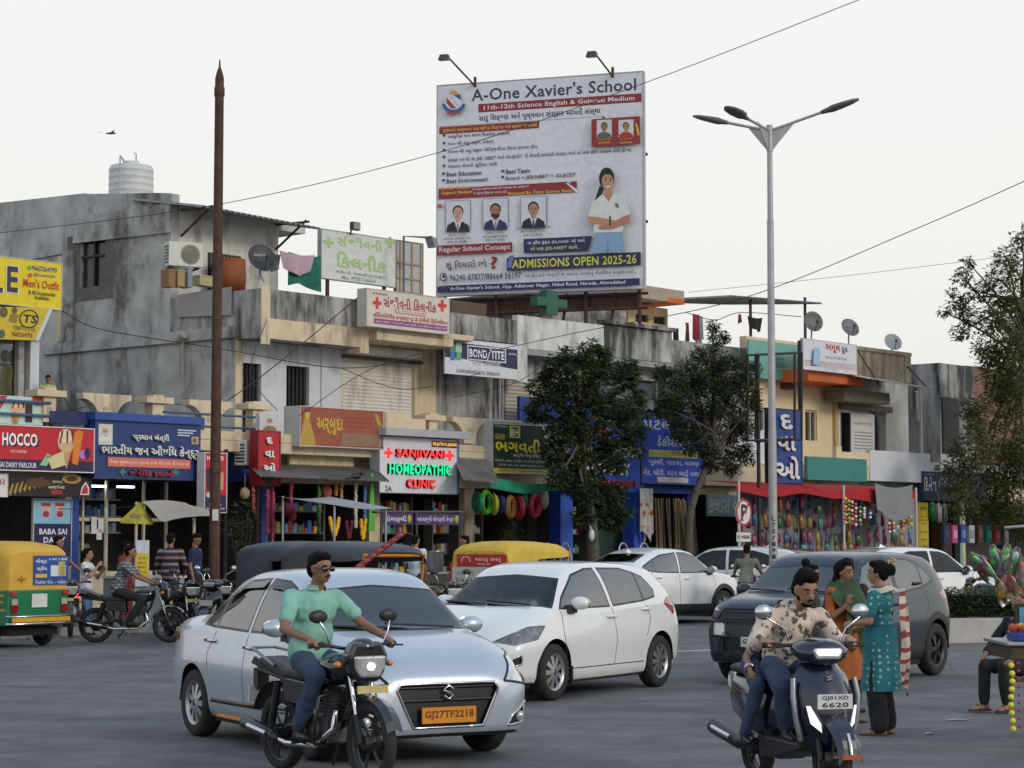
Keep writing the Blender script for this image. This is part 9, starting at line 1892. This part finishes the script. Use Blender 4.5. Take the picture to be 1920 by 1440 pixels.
var = {}; rr = random.Random(8); rows = ((938, 958), (974, 984), (1008, 1016), (1028, 1034))
CN = dict(zip(TOYC, ('red', 'orange', 'yellow', 'green', 'blue', 'purple', 'pink', 'turquoise', 'orange red', 'violet')))
spots = [(px + rr.uniform(-4, 4), rr.uniform(*rows[r_]), r_) for r_ in range(4) for px in range(1400, 1712, 15) if not (r_ == 0 and px > 1636)]
for px, py, r_ in spots:
 cc = rr.choice(TOYC); k = rr.randrange(3)
 if (k, cc) not in var: me_ = pk[k].copy(); me_.materials.clear(); me_.materials.append(hx(cc, .35)); me_.materials.append(hx(rr.choice(TOYC), .35)); var[(k, cc)] = me_
 o = bpy.data.objects.new('toy_packet', var[(k, cc)]); COL.objects.link(o); yy = yb_ - .16 - rr.uniform(0, .5); t, z = FAC.pix(px, py, yy); o.location = FAC.w(t, yy, z); o.rotation_euler = (0, rr.uniform(-.15, .15), FAC.a + rr.uniform(-.4, .4))
 props(o, CN[cc] + ' toy packet hanging in the ' + ('top', 'second', 'third', 'lowest')[r_] + ' row of the toy stall', 'toy', 'toy packets hanging in the toy stall')
def strip(px, py0, py1, y, cols, l, grp='strips of snack packets at the toy stall'):
 c = MB(); t, z1 = FAC.pix(px, py0, y); z0 = zf(px, py1, y); n = max(4, int((z1 - z0) / .105))
 for i in range(n): z = z1 - (z1 - z0) * i / n; c.ell((t + .012 * math.sin(i * 2), y, z - .05), (.085, .02, .05), 8, i % len(cols))
 single('packet_strip', l, 'snack strip', c, [hx(q, .3) for q in cols], (t, y, z0), FAC, grp)
for k, (px, a, b, cols) in enumerate([(1586, 932, 984, ('C9B42E', 'B8302E')), (1592, 936, 984, ('C9A02E', '3F8A3A')), (1598, 938, 986, ('C9C2B0', 'B8302E')), (1605, 942, 988, ('B8302E', 'C9C9C9')), (1613, 948, 988, ('1E7A6A', 'C9B42E')), (1621, 950, 972, ('C9C9D0', '9A9AC0')), (1632, 955, 970, ('3A4A9A', 'C9C9D0')), (1668, 962, 1002, ('C9C2B0', 'D05A2A')), (1676, 962, 1000, ('C9C2B0', 'C87A4A')), (1684, 964, 998, ('3F8A5A', 'C9C2B0')), (1694, 966, 1004, ('C84A4A', 'C9B42E')), (1703, 966, 994, ('B8302E', '3F8A3A')), (1709, 966, 992, ('C9B42E', '3F8A3A'))]): strip(px, a, b, y - .06, cols, '%s strip of snack packets hanging right of the white post' % ('yellow and red', 'gold and green', 'cream and red', 'red and silver', 'teal and yellow', 'silver', 'blue', 'cream and orange', 'cream and tan', 'green and cream', 'coral and yellow', 'red and green', 'lemon and green')[k])
# coils and odds at the electrical shop
for px, py, r, col, l in ((1748, 960, .26, '1E6A3A', 'green wire coil'), (1760, 962, .26, 'A9A8A2', 'white wire coil'), (1771, 962, .24, '8E8C86', 'grey wire coil')): ring(l + ' at the electrical shop', px, py, r, .06, col, -.9, .5, 'wire coils hanging at the electrical shop')
c = MB(); c.box(T(1752, -.5), T(1770, -.5), -.7, -.3, .15, zf(1760, 980, -.5)); single('cabinet', 'brown cabinet standing below the wire coils', 'cabinet', c, [hx('5A3522')], (T(1760, -.5), -.5, .15), FAC, bevel=.02)
for k in range(8):
 px = 1772 + k * 16; c = MB(); t, z = FAC.pix(px, 1000, -2.4); c.box(t - .16, t + .16, -2.45, -2.35, z - .3, z + .25); c.box(t - .12, t + .12, -2.47, -2.451, z - .15, z + .1, 1); c.tube([(t, -2.4, z + .25), (t, -2.4, z + .45)], .006, 4)
 single('hanging_garment', '%s garment hanging on the pavement rack' % ('navy', 'pink', 'blue', 'white', 'brown', 'teal', 'red', 'grey')[k], 'garment', c, [hx(('232A4A', 'A84A6A', '2A4A8A', 'A9A9A9', '4A3226', '1E5A5A', '8A2A2A', '5A5A5E')[k], .8), hx(('3A3A5A', 'C98AA0', '5A7AB0', '8A8A8A', '6A4A36', '3A8A8A', 'B05050', '7A7A80')[k], .8)], (t, -2.4, z - .3), FAC, 'garments on the pavement rack')
c = MB(); zr = zf(1830, 985, -2.4); c.tube([(T(1765, -2.4), -2.4, zr), (T(1900, -2.4), -2.4, zr)], .025, 6)
for px in (1765, 1900): rod(c, px, -2.4, .15, zr, .025)
single('garment_rack', 'dark steel garment rack on the pavement at the right', 'rack', c, [BLACKM], (T(1830, -2.4), -2.4, .15), FAC)
# toy cart at the right edge, nearer the camera
cx, cy = 4.64, 18.5
T_ = Thing('toy_cart', 'toy seller cart at the right edge with a blue poster and yellow ball string', 'cart', (cx, cy, 0)); P = lambda n, c, m, **k: T_.part(n, c, m, local=True, **k)
c = MB(); c.box(-.42, 1.2, -.35, .5, .74, .86); c.box(-.46, 1.24, -.39, .54, .86, .89, 1); P('tray', c, [hx('4A3E2E', .7), STEEL], bevel=.008)
for x, y0 in ((-.1, -.3), (-.1, .45), (1.15, -.3), (1.15, .45)): c = MB(); c.tube([(x, y0, 0), (x, y0, .74)], .025, 6); P('leg', c, [hx('2A2622')])
c = MB(); c.box(-.27, .9, .1, .14, .9, 1.2); c.box(-.24, .86, .094, .0995, .93, 1.17, 1); P('poster', c, [hx('2A2A2C'), mat('blue_print', C('4A92B8'), .5, var=.35, scale=9)])
c = MB(); c.box(-.36, .5, -.3, .1, .89, .97); P('blue_tub', c, [hx('24388A', .4)], bevel=.02)
c = MB(); rr = random.Random(1)
for k in range(26): c.ell((rr.uniform(-.36, .5), rr.uniform(-.25, .1), 1.0), .04, 8, k % 3)
P('ball', c, [hx('C9B42E'), hx('B8562A'), hx('8AA83A')])
c = MB()
for k in range(9): c.ell((-.44 + .008 * math.sin(k), -.43, .70 - k * .066), .026, 10); c.ell((-.38, -.43, .72 - k * .066), .016, 8, 1)
P('ball_string', c, [hx('E0D82A', .4), hx('A82A6A', .4)])
c = MB(); c.tube([(.3, .12, .9), (.3, .12, 2.0)], .02, 6); c.tube([(-.35, .12, 1.86), (.9, .12, 1.95)], .015, 6); P('hanging_frame', c, [STEEL])
PB = glass('clear_plastic', (.93, .94, .95), .3, 1.7)
for k, (px, py, w, h_, a, cols) in enumerate([(1840, 1060, .07, .30, -.75, ('4AA84A', '2E6AA8', 'B8302E')), (1852, 1066, .06, .26, -.5, ('D05A2A', '3F8A3A')), (1866, 1050, .07, .28, -.2, ('3F9A3A', '2E6AA8')), (1884, 1048, .07, .28, .25, ('4AA84A', 'C9C9C9')), (1898, 1056, .08, .3, .4, ('C9C9C9', '3F8A3A')), (1890, 1085, .09, .26, .2, ('D0402A', 'D0402A')), (1900, 1100, .09, .22, -.3, ('D0402A', 'D08A2A')), (1882, 1108, .08, .24, -.5, ('D0A82A', 'D0A82A')), (1912, 1075, .08, .3, .1, ('D06A3A', '9A9AA0'))]):
 p = at(px, py, 18.55); S_ = Thing('toy_bag', '%s toys in a clear plastic bag above the toy cart' % ('green and blue tipped, far left', 'orange and green', 'lime and blue', 'light green and silver', 'silver and green', 'bright red', 'red and orange', 'yellow', 'peach and grey')[k], 'toy bag', tuple(p), WORLD, 'bags of toys hung above the toy cart'); M = Matrix.Rotation(a, 4, 'Y')
 c = MB(M); vs = [];
 for i in range(7):
  v = i / 6; ww = w * (.25 + .75 * math.sin(min(1, v * 1.3) * math.pi / 2)); vs += [(ww * math.cos(q) * (1 + .15 * math.sin(q * 3 + i)), .04 * math.sin(q), h_ / 2 - h_ * v) for q in (2 * math.pi * j / 10 for j in range(10))]
 c.add(vs, [(i * 10 + j, (i + 1) * 10 + j, (i + 1) * 10 + (j + 1) % 10, i * 10 + (j + 1) % 10) for i in range(6) for j in range(10)], 0, True); S_.part('bag', c, [PB], local=True)
 c = MB(M)
 for i in range(4): c.ell((w * .35 * math.sin(i * 2.4), .0, h_ * .22 - h_ * .15 * i), (w * .42, .03, h_ * .15), 8, i % len(cols))
 S_.part('toy', c, [hx({'D0402A': 'F0502A', 'D0A82A': 'F0B82A', 'D08A2A': 'F09A2A', '4AA84A': '5AD04A', '3F8A3A': '4AB84A', '3F9A3A': '50C84A', 'C9C9C9': 'E8E8EA'}.get(q, q), .4) for q in cols], local=True)
for px, py, s_ in ((1808, 1352, .16), (1748, 1378, .06)): p = gp(px, py); c = MB(); c.sheet(lambda u, v: (p.x - s_ + 2 * s_ * u, p.y + .08 * v, .006 + .012 * math.sin(u * 5)), 6, 2); single('paper_scrap', 'white scrap of paper on the road, %s' % ('longer one near the sandals' if s_ > .1 else 'smaller one by the kurta'), 'litter', c, [hx('A9A9AC')], (p.x, p.y, 0))
# odds and ends along the kerb and across the fronts
for k, (l, pts) in enumerate([('black wire drooping from the terrace corner to the red lightbox', [(500, 600, 46.5), (470, 700, 46), (520, 770, 45.6)]), ('black wire from the shutter box to the long grey wall', [(640, 690, 49), (760, 730, 50), (900, 700, 52)]), ('cable looping under the pink clinic board', [(560, 780, 47), (700, 690, 48.5), (850, 650, 51)]), ('grey cable crossing below the limewashed parapet', [(850, 745, 52), (960, 720, 53), (1010, 690, 54)]), ('cable from the house front to the tall blue board', [(1330, 845, 58), (1390, 855, 57), (1450, 880, 56)]), ('fine wire along the top of the blue cornice', [(120, 770, 44), (260, 752, 45), (420, 770, 46)])]): wire(l, pts, .009)
rr = random.Random(12); m_ = [hx(q, .9) for q in ('8A8478', '5E574C', 'A9A59C', '6A4A3A')]
peb = MB()
for k in range(900):
 t, yy, s_ = rr.uniform(-16, 34), -3.4 - abs(rr.gauss(0, .5)), rr.uniform(.008, .035); c = FAC.w(t, yy, s_ * .3); peb.ell(c, (s_, s_ * .8, s_ * .5), 5, rr.randrange(4))
props(peb.build('gravel', m_), 'grit and dust lying along the foot of the kerb', 'grit', kind='stuff')
